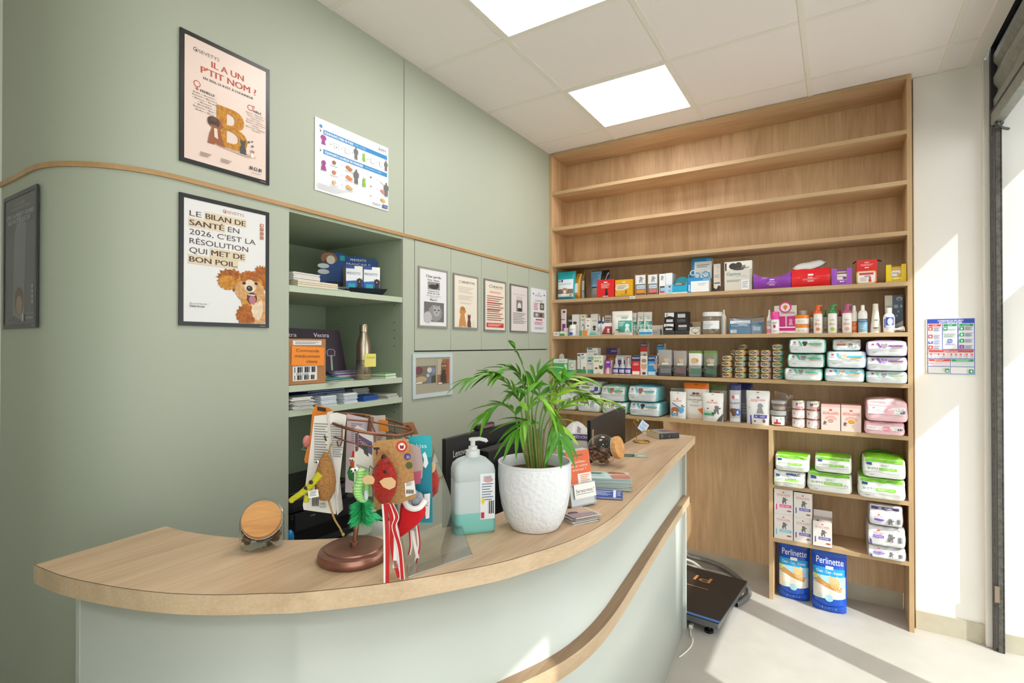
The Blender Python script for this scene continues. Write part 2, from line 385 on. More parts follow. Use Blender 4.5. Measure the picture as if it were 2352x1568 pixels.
# shelving unit
t = thing('shelving_unit', 'tall oak shelving unit filling the end wall', 'shelving', (-.76, YU, 0))
def up(b, n): return b.make(n, t, (.76, -YU, 0))
b = B(); b.box(XL + .001, XL + .024, YU, YB, 0, ZC - .003, OAKZ, front=wood('oak_edge_z', 'Z', '#b39269', '#cdac82')); up(b, 'side_panel')
ez = MATS['oak_edge_z']
b = B(); b.box(XR - .022, XR, YU, YB, 0, ZC - .003, OAKZ, front=ez); up(b, 'side_panel')
up(B().box(XL + .024, XR - .022, YB - .012, YB - .001, .1, ZC - .003, OAKZ), 'back_panel')
up(B().box(XL + .024, XR - .022, YU, YB - .012, ZC - .025, ZC - .003, OAKX, front=EDGE), 'top_panel')
SZ = dict(A=2.712, B=2.438, C=2.163, D=1.889, E=1.613, F=1.334, G=1.051)
for k, z in SZ.items(): up(B().box(XL + .024, XR - .022, YU, YB - .012, z - .023, z, OAKX, front=EDGE), 'shelf')
for z in (.700, .376): up(B().box(-.333, XR - .022, YU, YB - .012, z - .023, z, OAKX, front=EDGE), 'shelf')
up(B().box(-.355, -.333, YU, YB - .012, 0, 1.028, OAKZ, front=ez), 'divider')
up(B().box(-.996, -.962, YU, YB - .012, 0, 1.028, OAKZ, front=ez), 'divider')
SZ.update(H=.700, I=.376, Z=0)

# shopfront: glazed frames with a bandeau transom, pier, roller shutter
gl = glass('shop_glass', (.97, .99, .98), .6)
b = B()
for y0, y1 in ((2.40, 2.56), (-.9, -.8), (-2.7, -2.6)): b.box(XS - .03, XS + .03, y0, y1, 0, 3.3, ALU)
for y0, y1 in ((1.617, 3.545), (-2.7, .24)):
    b.box(XS - .03, XS + .03, y0, y1, 2.07, 2.34, ALU); b.box(XS - .03, XS + .03, y0, y1, 2.98, 3.3, ALU); b.box(XS - .03, XS + .03, y0, y1, 0, .06, ALU)
struct(b.make('trim_2'), 'grey metal shopfront frame')
struct(B().box(XS - .05, XS + .08, .24, 1.617, 0, 3.3, WHITE).make('wall_right'), 'white pier of the shopfront')
for i, (y0, y1) in enumerate(((2.56, 3.5), (1.617, 2.40), (-.8, .24), (-2.6, -.9))):
    struct(B().box(XS - .004, XS + .004, y0, y1, .06, 2.07, gl).make('window_%d' % (i + 1)), 'shopfront pane')
    struct(B().box(XS - .004, XS + .004, y0, y1, 2.34, 2.98, gl).make('window_%d' % (i + 5)), 'shopfront pane over the transom')
struct(B().box(.62, 1.33, -2.7, 3.6, 3.3, 3.36, WHITE).make('ceiling_2'), 'soffit over the shopfront')
struct(B().box(1.33, 9, -9, 12, -.06, -.01, mat('#d0cdc9', rough=.9)).make('ground'), 'pavement outside the shopfront')

t = thing('roller_shutter', 'galvanised metal roller shutter raised behind the ceiling edge', 'shutter', (.672, 3.505, 2.655))
def wave(y0, y1, x, z0, z1, n, amp):
    b = B(); pr = [(.0, 0), (amp, .25), (amp * 1.1, .55), (.004, .82), (.0, 1)]
    for k in range(n):
        zs = z0 + (z1 - z0) * k / n; hh = (z1 - z0) / n
        for (a, c), (d, e) in zip(pr[:-1], pr[1:]):
            b.face([(x - a, y0, zs + c * hh), (x - a, y1, zs + c * hh), (x - d, y1, zs + e * hh), (x - d, y0, zs + e * hh)], GALV)
    b.box(x + .004, x + .008, y0, y1, z0, z1, GALVD); return b
wave(-4.2, .0, .02, .07, .63, 5, .016).make('curtain', t)
B().box(-.02, .05, -4.2, .0, .405, .63, mat('#17171a')).make('void_shade', t)  # near-black block put in for the shade of the void above the gap
B().box(-.008, .036, -4.2, .0, 0, .062, GALV).box(-.012, .04, -4.2, 0, .062, .07, GALVD).make('bottom_bar', t, bevel=.004)
b = B(); b.box(.0, .02, -.06, -.045, -.03, .0, GALVD); b.tube([(.0, -.075, -.012), (.03, -.03, -.028), (.06, .01, -.026)], .007, GALVD)
b.make('latch', t)
t = thing('guide_rail', 'worn grey steel guide rail of the shutter beside the white wall', 'rail', (.685, YW - .04, 0))
RUST = mat('#5d5a55', rough=.6, metal=.5, var=.35, bscale=55)
B().box(-.02, -.012, -.02, .03, .002, 2.66, RUST).box(-.012, .016, .022, .03, .002, 2.66, RUST).box(-.004, .016, -.03, -.024, .002, 2.66, RUST).box(.014, .02, -.03, .03, .002, 2.66, RUST).make('channel', t)
B().box(-.019, .03, -.0245, .0085, 2.662, 3.29, mat('#26282a', rough=.6)).make('slot', t)  # solid dark block, its colour stands in for the shade inside the slot
B().box(-.018, .0, -.033, -.026, .25, .33, mat('#8a7a66', rough=.7)).make('bracket', t)
t = thing('door_stop', 'small round cream floor bump stop by the white skirting', 'door stop', (onZ(2250, 1474, 0).x, onZ(2250, 1474, 0).y, 0))
B().lathe([(.014, 0), (.016, .006), (.014, .012), (.005, .015)], '#e4dccb').make('stop', t); B().lathe([(.004, .0145), (.004, .017)], '#9c9588', n=10).make('screw', t)

# ------------------------------------------------------------------ reception counter
s_ = (1.545 - 1.05) / (1.545 - 1.07)
fr = [(-1.469, .395), (-1.34, .409), (-1.195, .446), (-1.082, .488), (-.993, .537), (-.919, .59), (-.867, .629), (-.755, .747), (-.639, .914), (-.594, 1.01), (-.548, 1.14), (-.528, 1.27), (-.526, 1.408), (-.538, 1.587), (-.555, 1.8), (-.584, 2.166), (-.628, 2.789)]
inn = [(-1.492, .664), (-1.422, .67), (-1.334, .69), (-1.251, .718), (-1.137, .773), (-.989, .894), (-.893, 1.007), (-.845, 1.09), (-.81, 1.217), (-.815, 1.4), (-.835, 1.85), (-.86, 2.256), (-.895, 2.80)]
fr = [(p.x, p.y) for p in smooth_path([(x * s_, y * s_, 0) for x, y in fr], 6)]; inn = [(p.x, p.y) for p in smooth_path([(x * s_, y * s_, 0) for x, y in inn], 6)]
ZK = 1.05
cn = thing('reception_counter', 'curved reception counter with an oak top and pale green front', 'counter', (-.9, 1.5, 0))
def cp(b, n, **k): return b.make(n, cn, (.9, -1.5, 0), **k)
b = B(); top = fr + inn[::-1]
b.prism(top, ZK - .04, ZK, EDGEY, top=OAKY, edge=EDGEY)
ln = mat('#5b4632')
for a, c in zip(fr[:-1], fr[1:]):    # dark glue line of the edge band
    b.face([(a[0], a[1], ZK + .0004), (c[0], c[1], ZK + .0004), (c[0] - .0016, c[1] + .0016, ZK + .0004), (a[0] - .0016, a[1] + .0016, ZK + .0004)], ln)
cp(b, 'worktop')
def trimmed(pts, y1, x0):
    return [p for p in pts if p[1] <= y1 and p[0] >= x0]
pf = trimmed(offset_poly(fr, .055), 2.90, -1.50)
po = offset_poly(pf, .02)
b = B(); n = len(pf)
b2 = pf + po[::-1]
b.prism(b2, .0, ZK - .04, PANEL)
for i in range(0): pass
cp(b, 'front_panel')
for p in cn.children:
    if p.name.startswith('front_panel'):
        for q in p.data.polygons: q.use_smooth = abs(q.normal.z) < .5 and q.area < .3
lf = trimmed(offset_poly(fr, .018), 2.905, -1.45)
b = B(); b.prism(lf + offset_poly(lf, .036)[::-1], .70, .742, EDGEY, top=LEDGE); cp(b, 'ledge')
a_, c_ = fr[-1], inn[-1]
b = B(); b.box(-.90, -.70, 2.88, 2.90, 0, ZK - .04, PANEL); cp(b, 'end_panel')
b = B(); e0, e1 = pf[0], (inn[0][0] + .04, inn[0][1] - .03); b.prism([e0, (e0[0] + .02, e0[1]), (e1[0] + .02, e1[1]), e1], 0, ZK - .04, PANEL); cp(b, 'end_panel')
t = thing('staff_desk', 'lower oak desk behind the reception counter', 'desk', (-1.2, 2.2, 0))
B().box(-.30, .16, -1.1, 1.0, .725, .75, OAKY).make('desktop', t)
for y in (-1.0, .95): B().box(-.28, .14, y - .012, y + .012, 0, .725, PANEL).make('leg', t)
t = thing('power_cable', 'thin white power cable looped on the floor at the counter end', 'cable', (onZ(1578, 1480, 0).x, onZ(1578, 1480, 0).y, 0))
B().tube(smooth_path([(-.02, .16, .006), (.0, .08, .006), (.022, .03, .02), (.026, -.02, .012), (.012, -.08, .005), (-.005, -.14, .005)], 6), .0035, '#e4e2dc').make('flex', t)
B().box(-.03, -.01, .16, .19, 0, .02, '#e4e2dc').make('plug', t, bevel=.003)
# ------------------------------------------------------------------ makers of packaged goods
UNDER = dict(D=2.140, E=1.866, F=1.590, G=1.311, H=1.028, I=.677, Z=.353)
def slot(row, u0, u1, vt, yf=3.52, zb=None):
    z = SZ[row] if zb is None else zb
    x0, x1 = onY(u0, vt, yf).x, onY(u1, vt, yf).x; t = min(onY((u0 + u1) / 2, vt, yf).z, UNDER[row] - .003 if yf > 3.45 else 9)
    return (x0 + x1) / 2, x1 - x0, t - z, z + .0006
def fin(o, label, cat, group=None): return tag(o, label, cat, group)
def carton(name, label, cat, row, u0, u1, vt, col, decos, yf=3.52, d=.06, zb=None, group=None, side=None, top=None, rz=0, bev=.0012, sdec=None, rough=.4, h=None, w=None):
    x, ww, hh, z = slot(row, u0, u1, vt, yf, zb); h = h or hh; w = w or ww
    b = B(); C = mat(col, rough=rough); b.box(-w / 2, w / 2, -d / 2, d / 2, 0, h, C, side=side and mm(side), top=top and mm(top))
    b.deco(decos, w, h, planeS(-d / 2 - .0002))
    if sdec: b.deco(sdec, d, h, lambda a, c, o=0: Vector((w / 2 + .0002 + o, a, c)))
    o = b.make(name, None, (x, yf + d / 2, z), rz); fin(o, label, cat, group); return z + h
def openbox(name, label, cat, row, u0, u1, vt, col, decos, yf=3.52, d=.08, zb=None, group=None, notch=None, inside='#c8a878', lid=None, fill=None, side=None):
    """display tray: body with a cut front, contents and perhaps a raised lid, each its own part"""
    x, w, h, z = slot(row, u0, u1, vt, yf, zb); t = thing(name, label, cat, (x, yf + d / 2, z), 0, group); C = mat(col, rough=.4); th = .002
    b = B(); b.box(-w / 2, w / 2, -d / 2, d / 2, 0, th, C)
    for s in (-1, 1): b.box(s * w / 2 - (th if s > 0 else 0), s * w / 2 + (th if s < 0 else 0), -d / 2 + th, d / 2, 0, h, mm(side or col))
    b.box(-w / 2, w / 2, d / 2 - th, d / 2, 0, h, C); n0, n1, nz = notch or (-.5, .5, 1)
    b.box(-w / 2, w * n0, -d / 2, -d / 2 + th, 0, h, C); b.box(w * n1, w / 2, -d / 2, -d / 2 + th, 0, h, C); b.box(w * n0, w * n1, -d / 2, -d / 2 + th, 0, h * nz, C)
    b.deco(decos, w, h, planeS(-d / 2 - .0002)); b.make('tray', t)
    if fill: B().box(w * n0, w * n1, -d / 2 + .006, d / 2 - .006, th, h * fill[0], fill[1]).deco(fill[2], w, h, planeS(-d / 2 + .0055)).make('contents', t)
    if lid:
        lh = lid; b = B(); b.box(-w / 2, w / 2, -th, 0, 0, lh, mat(inside), front=C); b.make('lid', t, (0, d / 2, h), rot=(R(-20), 0, 0))
    return t, w, h, d
def pouch(name, label, cat, row, u0, u1, vt, col, decos, yf=3.53, d=.06, zb=None, group=None, rz=0, lean=0, topcol=None, botcol=None, rough=.32, bulge=1., taper=.06, metal=0, hole=True):
    x, w, h, z = slot(row, u0, u1, vt, yf, zb)
    C = mat(col, rough=rough, metal=metal); TC = mat(topcol, rough=rough) if topcol else C; BC = mat(botcol, rough=rough) if botcol else C
    sd_ = (x * 7.3) % 5
    def half(s, t):      # half depth at s in -1..1, t 0..1
        e = max(0, 1 - abs(s) ** 3.2) ** .6
        p = (min(1, (t + .08) / .25) ** .5) * max(.0, 1 - max(0, (t - .3) / .7) ** 1.6)
        return .0016 + d / 2 * bulge * e * p * (1 + .12 * noise.noise(Vector((s * 2, t * 3, sd_))))
    def wid(t): return w / 2 * (1 - taper * (1 - t) - (.03 if t > .96 else 0) + .012 * noise.noise(Vector((t * 5, sd_, 0))))
    def S(px, pz, o=0):
        t = max(0, min(1, pz / h)); s = max(-.98, min(.98, px / wid(t))); return Vector((px, -half(s, t) - o - .0018, pz))
    b = B()
    mf = lambda a, c: TC if (topcol and c > .84) else (BC if (botcol and c < .14) else C)
    for sg in (-1, 1): b.grid(lambda a, c: Vector(((2 * a - 1) * wid(c), sg * half(2 * a - 1, c), c * h)), 14, 18, mf)
    b.cv = .012; b.deco(decos, w, h, S, n=5)
    if hole: b.pr_rect(-.06 * w, .06 * w, .945 * h, .96 * h, '#55524c', S)
    b.grid(lambda a, c: Vector(((2 * a - 1) * wid(0), (2 * c - 1) * half(2 * a - 1, 0), 0)), 14, 2, C)
    o = b.make(name, None, (x, yf + d / 2, z), rot=(R(lean), 0, rz)); fin(o, label, cat, group); return z + h
def bag(*a, **k): return _bag(*a, **k)
def _bag(name, label, cat, row, u0, u1, vt, col, decos, yf=3.49, d=.22, zb=None, group=None, fold=True, rz=0, side=None, ex=9, topcol=None, amp=.045, foldcol=None, fh=.5, w=None, h=None, rough=.3, dome=.14):
    """soft food bag lying on its back, gusseted bottom end to the front"""
    x, ww, hh, z = slot(row, u0, u1, vt, yf, zb); w = w or ww; h = h or hh; sd_ = (x * 13.7 + z * 5) % 9
    C = mat(col, rough=rough); SD = mat(side, rough=rough) if side else C; TC = mat(topcol, rough=rough) if topcol else SD
    if not fold: fh = .36
    def nz(q, f): return noise.noise(Vector((q[0] * f, q[1] * f, q[2] * f + sd_)))
    def sq(p):
        n = (abs(p[0]) ** ex + abs(p[1]) ** ex + abs(p[2]) ** ex) ** (1 / ex); q = [c / n for c in p]
        k = nz(q, 2.1) * amp + nz(q, 5) * amp * .6; zz = (q[2] + 1) / 2; f = max(0, -q[1])            # f: 1 on the front end
        back = (dome if not ('lower' in label or 'middle' in label or 'on the blue' in label or 'lowest' in label or 'silver' in label) else .0) * (1 - q[0] ** 2) * (1 - q[1] ** 2) if q[2] > 0 else 0
        droop = -.03 * (1 - q[0] ** 2) * f if q[2] > 0 else 0
        lip = max(0, (zz - fh) / (1 - fh)) ** 1.0                                                    # label face leans back above the fold
        ear = max(0, 1 - abs(zz - fh) / .3) * abs(q[0]) ** 6
        X = q[0] * w / 2 * (1 - .035 * f + k * .35 + .03 * ear * f)
        Y = q[1] * d / 2 + f ** 3 * (lip * .030 + .012 * nz((q[0], 0, q[2] * 1.5), 3.2) * lip + k * .08)
        return Vector((X, Y, max(0, zz * (1 + back + droop + k * .5)) * h * .93))
    t = thing(name, label, cat, (x, yf + d / 2, z), rz, group)
    b = B(); n = 16
    for ax, sg in ((1, -1), (1, 1), (0, -1), (0, 1), (2, 1), (2, -1)):
        def fn(a, c):
            p = [0, 0, 0]; p[ax] = sg; o = [i for i in range(3) if i != ax]; p[o[0]] = 2 * a - 1; p[o[1]] = 2 * c - 1; return sq(p)
        b.grid(fn, n, n, C if (ax == 1 and sg < 0) else (TC if (ax == 2 and sg > 0) else SD))
    def S(px, pz, o=0):
        c = max(-.95, min(.95, 2 * pz / h - 1)); a = max(-.97, min(.97, 2 * px / w)); q = sq([a, -1, c]); return Vector((q.x, q.y - o - .0036, q.z))
    b.cv = .016; b.deco(decos, w, h, S, n=6); b.make('body', t)
    if fold:
        FC = mat(foldcol or col, rough=rough); b = B()
        def fp(a, c):
            q = S((2 * a - 1) * w * .485, h * (.03 + (fh - .03) * c))
            return Vector((q.x, q.y - .002 - .009 * c ** 2 - .005 * sin(pi * c) * noise.noise(Vector((a * 4, c * 2, sd_))) , q.z + .006 * c * noise.noise(Vector((a * 5, 1, sd_)))))
        b.grid(fp, 16, 7, FC)
        b.grid(lambda a, c: fp(a, 1) + Vector((0, .013 * c, .001 * (1 - c))), 16, 1, FC)
        b.pr_rect(-.36 * w, -.26 * w, h * .24, h * .26, '#6b7f84', lambda a, c, o=0: fp(a / (w * .97) + .5, .5) - Vector((0, .0015 + o, 0)) + Vector((0, 0, c - h * .25)))
        b.make('bottom_fold', t)
    return z + h * .955
def can(name, label, cat, x, y, z, r, h, col, accent, group=None, ov=True, metal='#b99d5e', dark='#2b2623', rz=0):
    b = B(); M = mat(metal, rough=.3, metal=.8)
    b.lathe([(r * .93, 0), (r, .002), (r, .004), (r * .97, .005, col), (r * .97, h - .006, M), (r, h - .004), (r, h - .001), (r * .93, h), (r * .92, h - .003), (0.001, h - .003)], M, n=22, cap=True)
    S = lambda a, c, o=0: Vector(((r * .972 + o) * sin(a / r), -(r * .972 + o) * cos(a / r), c))
    b.cv = .009; b.pr_rect(r * .5, r * 1.5, .007, h - .008, accent, S, 6); b.pr_rect(-r * 1.5, -r * 1.1, .007, h - .008, accent, S, 4)
    if ov:
        b.pr_poly([(r * (-.12 + .62 * cos(q * pi / 8)), h * (.52 + .2 * sin(q * pi / 8)) ) for q in range(16)], dark, S)
        b.pr_rect(-r * .5, r * .25, h * .48, h * .56, '#e8e2d4', S, 4); b.pr_rect(-r * .2, r * .6, h * .17, h * .27, accent, S, 4)
    o = b.make(name, None, (x, y, z), rz); fin(o, label, cat, group); return z + h + .0004
def bottle(name, label, cat, row, u0, u1, vt, yf, prof, decos=(), cap=None, capname='cap', n=20, sy=1., group=None, zb=None, extra=None, col='#f3f0ea', rough=.3):
    """prof [(r, z[, colour])] in fractions of half width and height"""
    x, w, h, z = slot(row, u0, u1, vt, yf, zb); t = thing(name, label, cat, (x, yf + w / 2 * sy, z), 0, group); r = w / 2
    b = B(); P = [(p[0] * r, p[1] * h) + ((mm(p[2], rough=rough) if isinstance(p[2], str) else p[2],) if len(p) > 2 else ()) for p in prof]
    b.lathe(P, mat(col, rough=rough), n=n, sy=sy)
    rm = max(p[0] for p in prof) * r
    def rad(zc):
        for p, q in zip(P[:-1], P[1:]):
            if p[1] <= zc <= q[1] and q[1] > p[1]: return p[0] + (q[0] - p[0]) * (zc - p[1]) / (q[1] - p[1])
        return rm
    def S(a, c, o=0): rr = rad(c) + .0006 + o; return Vector((rr * sin(a / rm), -rr * cos(a / rm) * sy, c))
    b.cv = .006; b.deco(decos, 2 * rm, h, S, n=5); b.make('body', t)
    if cap:
        b = B()
        for c in cap:
            if c[0] == 'l': b.lathe([(a * r, q * h) for a, q in c[1]], c[2] if not isinstance(c[2], str) else mat(c[2], rough=.3), n=16)
            elif c[0] == 'x': b.box(*[q * (r if i < 4 else h) for i, q in enumerate(c[1])], mat(c[2], rough=.3))
        b.make(capname, t)
    return t, w, h
RED = '#d8332b'; RCR = '#cf3a33'
def rc(band, txt, x0=-.2, zt=.86, animal='mascot', ac='#6f6a66', az=.42, asz=.27, sub=True):
    d = [('s', 'crown', 0, zt, .07, RCR), ('t', 'ROYAL CANIN', 0, zt - .07, .055, RCR, .7), ('r', -.36, .36, zt - .125, zt - .117, RCR)]
    if animal: d.append(('s', animal, .05, az, asz, ac))
    if band: d += [('r', -.2, .42, az - .14, az - .03, band), ('t', txt, .1, az - .085, .055, '#ffffff', .5), ('r', -.4, -.34, az - .26, az - .03, band), ('e', .3, az - .27, .13, .03, '#a8553a')]
    return d
# ------------------------------------------------------------------ goods on the top filled shelf
TEAL = '#16a9b4'
pouch('treat_pouch', 'turquoise pouch of dental chews with a dog, at the shelf end', 'pouch', 'D', 1276, 1318, 623, TEAL, [('r', -.4, .42, .1, .72, '#dfeaf0'), ('r', -.4, -.12, .62, .71, '#1d3f8f'), ('t', 'VEGGIEDENT', 0, .55, .05, '#2f7f95', .7), ('r', -.4, .42, .2, .37, '#77695e'), ('s', 'doghead', .02, .19, .22, '#b98d68'), ('e', .02, .27, .08, .05, '#efe6dc'), ('e', -.05, .16, .2, .05, '#f4f4f4'), ('e', .32, .15, .07, .04, '#d0955c'), ('r', -.45, .45, .03, .07, '#0c7fa5')], d=.07)
pouch('treat_pouch', 'shiny gold pouch beside the turquoise dental chews', 'pouch', 'D', 1315, 1333, 628, '#b58a3a', [('r', -.5, .1, .25, .62, '#d9dfe2'), ('e', -.1, .22, .25, .05, '#c9824f')], yf=3.56, d=.05, metal=.5, rz=.15)
pouch('treat_pouch', 'dark gold and white pouch behind the shiny gold one', 'pouch', 'D', 1322, 1341, 618, '#7d6426', [('r', -.4, .45, .3, .62, '#e6e6e0'), ('e', 0, .5, .2, .06, '#6d9a6b'), ('r', -.4, .45, .02, .28, '#b9c2c6')], yf=3.61, d=.06, metal=.4)
pouch('treat_bag', 'glossy black bag with a light blue label, behind the red tray', 'bag', 'D', 1353, 1397, 620, '#2b2421', [('r', -.5, .1, .42, .98, '#7fb2d6'), ('l', -.42, .02, .5, .92, 9, '#4f80ab'), ('r', -.5, -.05, .02, .38, '#9a9b99')], yf=3.58, d=.08, rz=-.1, rough=.15)
openbox('display_tray', 'red tray with a black cat print, next to the yellow tray', 'display box', 'D', 1371, 1411, 642, '#dc1f23', [('s', 'cat', .05, .1, .42, '#2a1614'), ('t', 'Poids', 0, .75, .05, '#ffffff', .5), ('l', -.25, .25, .5, .7, 5, '#f3b9b4'), ('r', -.1, .1, .82, .87, '#fff'), ('r', -.15, .15, .03, .06, '#fff')], yf=3.505, d=.07, inside='#e8e2d8')
openbox('display_tray', 'yellow tray with a torn white flap beside the red tray', 'display box', 'D', 1413, 1453, 642, '#e2a91e', [('g', [(-.5, .45), (-.42, .72), (.25, .72), (.3, .5), (.05, .36), (-.4, .36)], '#e4ddcb'), ('l', -.4, .15, .42, .66, 3, '#8c7d68'), ('s', 'cat', .12, .15, .3, '#a47619'), ('r', -.1, .1, .82, .87, '#f7eed5'), ('t', 'SPECIFIC', 0, .1, .05, '#6e5410', .4)], yf=3.505, d=.07, inside='#e8e2d8')
carton('price_label', 'small white price label on the shelf edge below the yellow tray', 'label', 'D', 1446, 1458, 681, '#f1f1ee', [('l', -.4, .4, .2, .8, 2, '#444')], yf=3.4985, d=.001, zb=1.867, h=.018)
def catbox(u0, u1, vt, lab, c2, col='#4a4240', yf=3.52, **k):
    openbox('sachet_box', lab, 'box', 'D', u0, u1, vt, '#a98d6b', [('r', -.42, .42, .04, .94, '#e6e8ea'), ('r', -.42, .42, .04, .52, col), ('s', 'mascot', .05, .58, .3, '#93979b'), ('r', -.36, .4, .3, .48, '#bcd6ec'), ('t', 'Hydra Care', .02, .39, .06, '#223', .6), ('r', -.36, .4, .1, .28, c2)], yf=yf, d=.09, notch=(-.45, .45, .96), fill=(.9, '#d9d6d0', []), **k)
catbox(1458, 1484, 629, 'open sachet box with an orange stripe, next to the yellow tray', '#dc8a35')
catbox(1487, 1511, 628, 'open sachet box with a salmon stripe, between the orange one and the pale blue carton', '#d9736b')
carton('sachet_carton', 'white and pale blue carton with a cat, next to the salmon striped box', 'box', 'D', 1514, 1528, 629, '#eef1f3', [('s', 'mascot', 0, .68, .24, '#9aa3a8'), ('r', -.4, .4, .05, .4, '#44403f'), ('r', -.3, .38, .16, .32, '#9cc6e6'), ('r', -.3, .38, .06, .15, '#c95f57')], d=.09, side='#a9cfe8')
carton('sachet_carton', 'white carton with a blue lower half beside the turquoise tray', 'box', 'D', 1529, 1544, 627, '#eef2f4', [('r', -.5, .5, 0, .45, '#b9dcef'), ('e', .1, .35, .18, .05, '#5b6c7a'), ('e', .1, .15, .25, .06, '#8dbddb')], d=.10, side='#d5e2ea', yf=3.53)
t, w, h, d = openbox('display_tray', 'turquoise counter display with a rounded back card, beside the blue and white carton', 'display box', 'D', 1544, 1579, 652, '#20a9d6', [('r', -.5, .5, .0, .12, '#f4efe2'), ('r', -.1, -.04, .02, .06, '#333'), ('r', .05, .11, .02, .06, '#333')], yf=3.51, d=.07, fill=(1.12, '#6f6b61', [('r', -.3, .1, .9, 1.1, '#9aa39a')]), notch=(-.36, .36, .8))
b = B(); b.prism([(-.5 * w, h * .9)] + [(w * .5 * cos(pi - q * pi / 10) * .96, h * 1.15 + h * .75 * sin(pi * q / 10)) for q in range(11)] + [(.5 * w, h * .9)], -.002, 0, '#1e9fae'); b.make('back_card', t, (0, .03, 0), rot=(R(90), 0, 0))
b = B().pr_text('Oral-Kit', 0, h * 1.2, .008, '#d9f1f3', planeS(.0278), w * .7); b.make('lettering', t)
t, w, h, d = openbox('applicator_box', 'big blue and white open carton of syringe applicators', 'box', 'D', 1580, 1628, 638, '#f1f3f4', [('r', -.5, .5, .78, 1, '#2490cf'), ('r', -.5, -.36, 0, 1, '#2490cf'), ('t', 'omnis', .34, .89, .1, '#fff', .22), ('l', .0, .4, .45, .65, 3, '#b9c4cc'), ('r', -.47, -.4, .1, .55, '#bfe0f2')], yf=3.505, d=.11, notch=(-.48, .48, .96), side='#d8d4cc')
b = B(); b.box(-w / 2, w / 2, 0, .002, 0, h * 1.55, '#f3f4f4'); b.deco([('r', -.5, .5, 1.3, 1.55, '#2490cf'), ('r', -.5, -.36, 0, 1.5, '#2490cf'), ('t', 'omnis', .34, 1.42, .1, '#fff', .22), ('l', -.25, .35, .85, 1.1, 2, '#7f8e98'), ('l', -.05, .3, .3, .5, 4, '#b5bfc6')], w, h, planeS(-.0003)); b.box(w / 2 - .002, w / 2, .0, .05, 0, h * 1.5, '#d8d4cc'); b.make('lid', t, (0, d / 2 - .02, h), rot=(R(-8), 0, R(0)))
for k, (ax, az, rr) in enumerate(((-.42, 1.15, .012), (-.3, 1.4, .016), (-.1, 1.2, .018), (.12, 1.12, .015), (.3, 1.25, .02), (.45, 1.5, .008))):
    b = B(); b.tube([(ax * w + rr * cos(q * pi / 6), -d * .3 + .004 * k, az * h + rr * sin(q * pi / 6)) for q in range(12)], .0035, '#cfe3ec' if k % 2 else '#3f9fd0', closed=True, n=6)
    b.tube([(ax * w, -d * .3 + .004 * k, az * h - rr), (ax * w + .01, -d * .2, h * .8)], .004, '#2f8fc4', n=6); b.make('applicator', t)
carton('tablet_carton', 'tall white carton with a small red letter, behind the blue applicator carton', 'box', 'D', 1639, 1655, 606, '#ddd8d0', [('t', 'V', .1, .88, .05, '#b4322b'), ('t', 'V', .1, .72, .05, '#b4322b'), ('l', -.4, .4, .5, .62, 4, '#9a938a'), ('r', -.4, .4, .3, .34, '#555'), ('g', [(-.5, .02), (.5, .02), (.5, .2), (.2, .24), (-.1, .1), (-.5, .16)], '#3b3230')], yf=3.56, d=.05, side='#c4bba9')
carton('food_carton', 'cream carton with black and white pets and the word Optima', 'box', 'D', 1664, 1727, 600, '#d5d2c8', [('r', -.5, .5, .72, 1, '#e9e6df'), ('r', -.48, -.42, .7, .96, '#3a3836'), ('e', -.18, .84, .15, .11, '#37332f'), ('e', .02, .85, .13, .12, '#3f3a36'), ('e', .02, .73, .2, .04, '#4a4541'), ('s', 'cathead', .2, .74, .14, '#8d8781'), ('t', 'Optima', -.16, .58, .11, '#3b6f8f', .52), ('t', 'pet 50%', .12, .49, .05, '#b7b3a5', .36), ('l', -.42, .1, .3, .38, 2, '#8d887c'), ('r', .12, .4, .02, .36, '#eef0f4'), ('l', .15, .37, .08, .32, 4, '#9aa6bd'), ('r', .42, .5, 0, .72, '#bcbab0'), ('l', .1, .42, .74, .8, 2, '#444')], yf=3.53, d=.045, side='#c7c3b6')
def softpack(name, lab, u0, u1, vt, col, dips, decos, hh=None):
    x, w, h, z = slot('D', u0, u1, vt, 3.52); d = .12; t = thing(name, lab, 'pack', (x, 3.52 + d / 2, z)); b = B(); C = mat(col, rough=.22)
    def fn(a, c):      # a round the section, c front to back
        px = (2 * a - 1) * w / 2
        return px, (h * (1 - dips * (1 - (2 * a - 1) ** 2)) )
    def S(px, pz, o=0):
        k = pz / h; return Vector((px, -d / 2 + .02 * (k - .5) ** 2 * 4 * .5 - .012 * sin(pi * min(1, max(0, k))) - o + .004 * noise.noise(Vector((px * 25, k * 3, 1.7))), pz))
    top_ = lambda a: h * (1 - dips * (1 - (2 * a - 1) ** 2)) * (1 + .03 * noise.noise(Vector((a * 5, 2, 0))))
    b.grid(lambda a, c: S((2 * a - 1) * w / 2, c * top_(a)), 20, 10, C)
    b.grid(lambda a, c: Vector(((2 * a - 1) * w / 2, -d / 2 + .01 + (d - .02) * c, top_(a) * (1 + (.06 if dips < .1 else -.2) * sin(pi * c)))), 20, 8, C)
    for sg in (0, 1): b.grid(lambda a, c: Vector(((2 * sg - 1) * (w / 2 + .003 * sin(pi * c)), -d / 2 + .01 + (d - .02) * a, c * top_(sg))), 8, 6, mat('#e9e4df', rough=.3))
    b.grid(lambda a, c: Vector(((2 * a - 1) * w / 2, d / 2 - .01, c * top_(a))), 12, 4, C)
    b.deco(decos, w, h, lambda px, pz, o=0: S(px, pz, o + .001), n=3); b.make('body', t)
    return x, w, h, z
softpack('sachet_pack', 'dented shiny purple soft pack between the cream carton and the red pack', 1731, 1817, 626, '#8d3fae', .33, [('r', -.06, .06, .52, .58, '#efe4f3'), ('t', 'Senior', 0, .44, .06, '#fff', .16), ('l', -.13, .13, .26, .38, 3, '#d3a9e0'), ('r', -.08, .08, .2, .24, '#e6d0ee')])
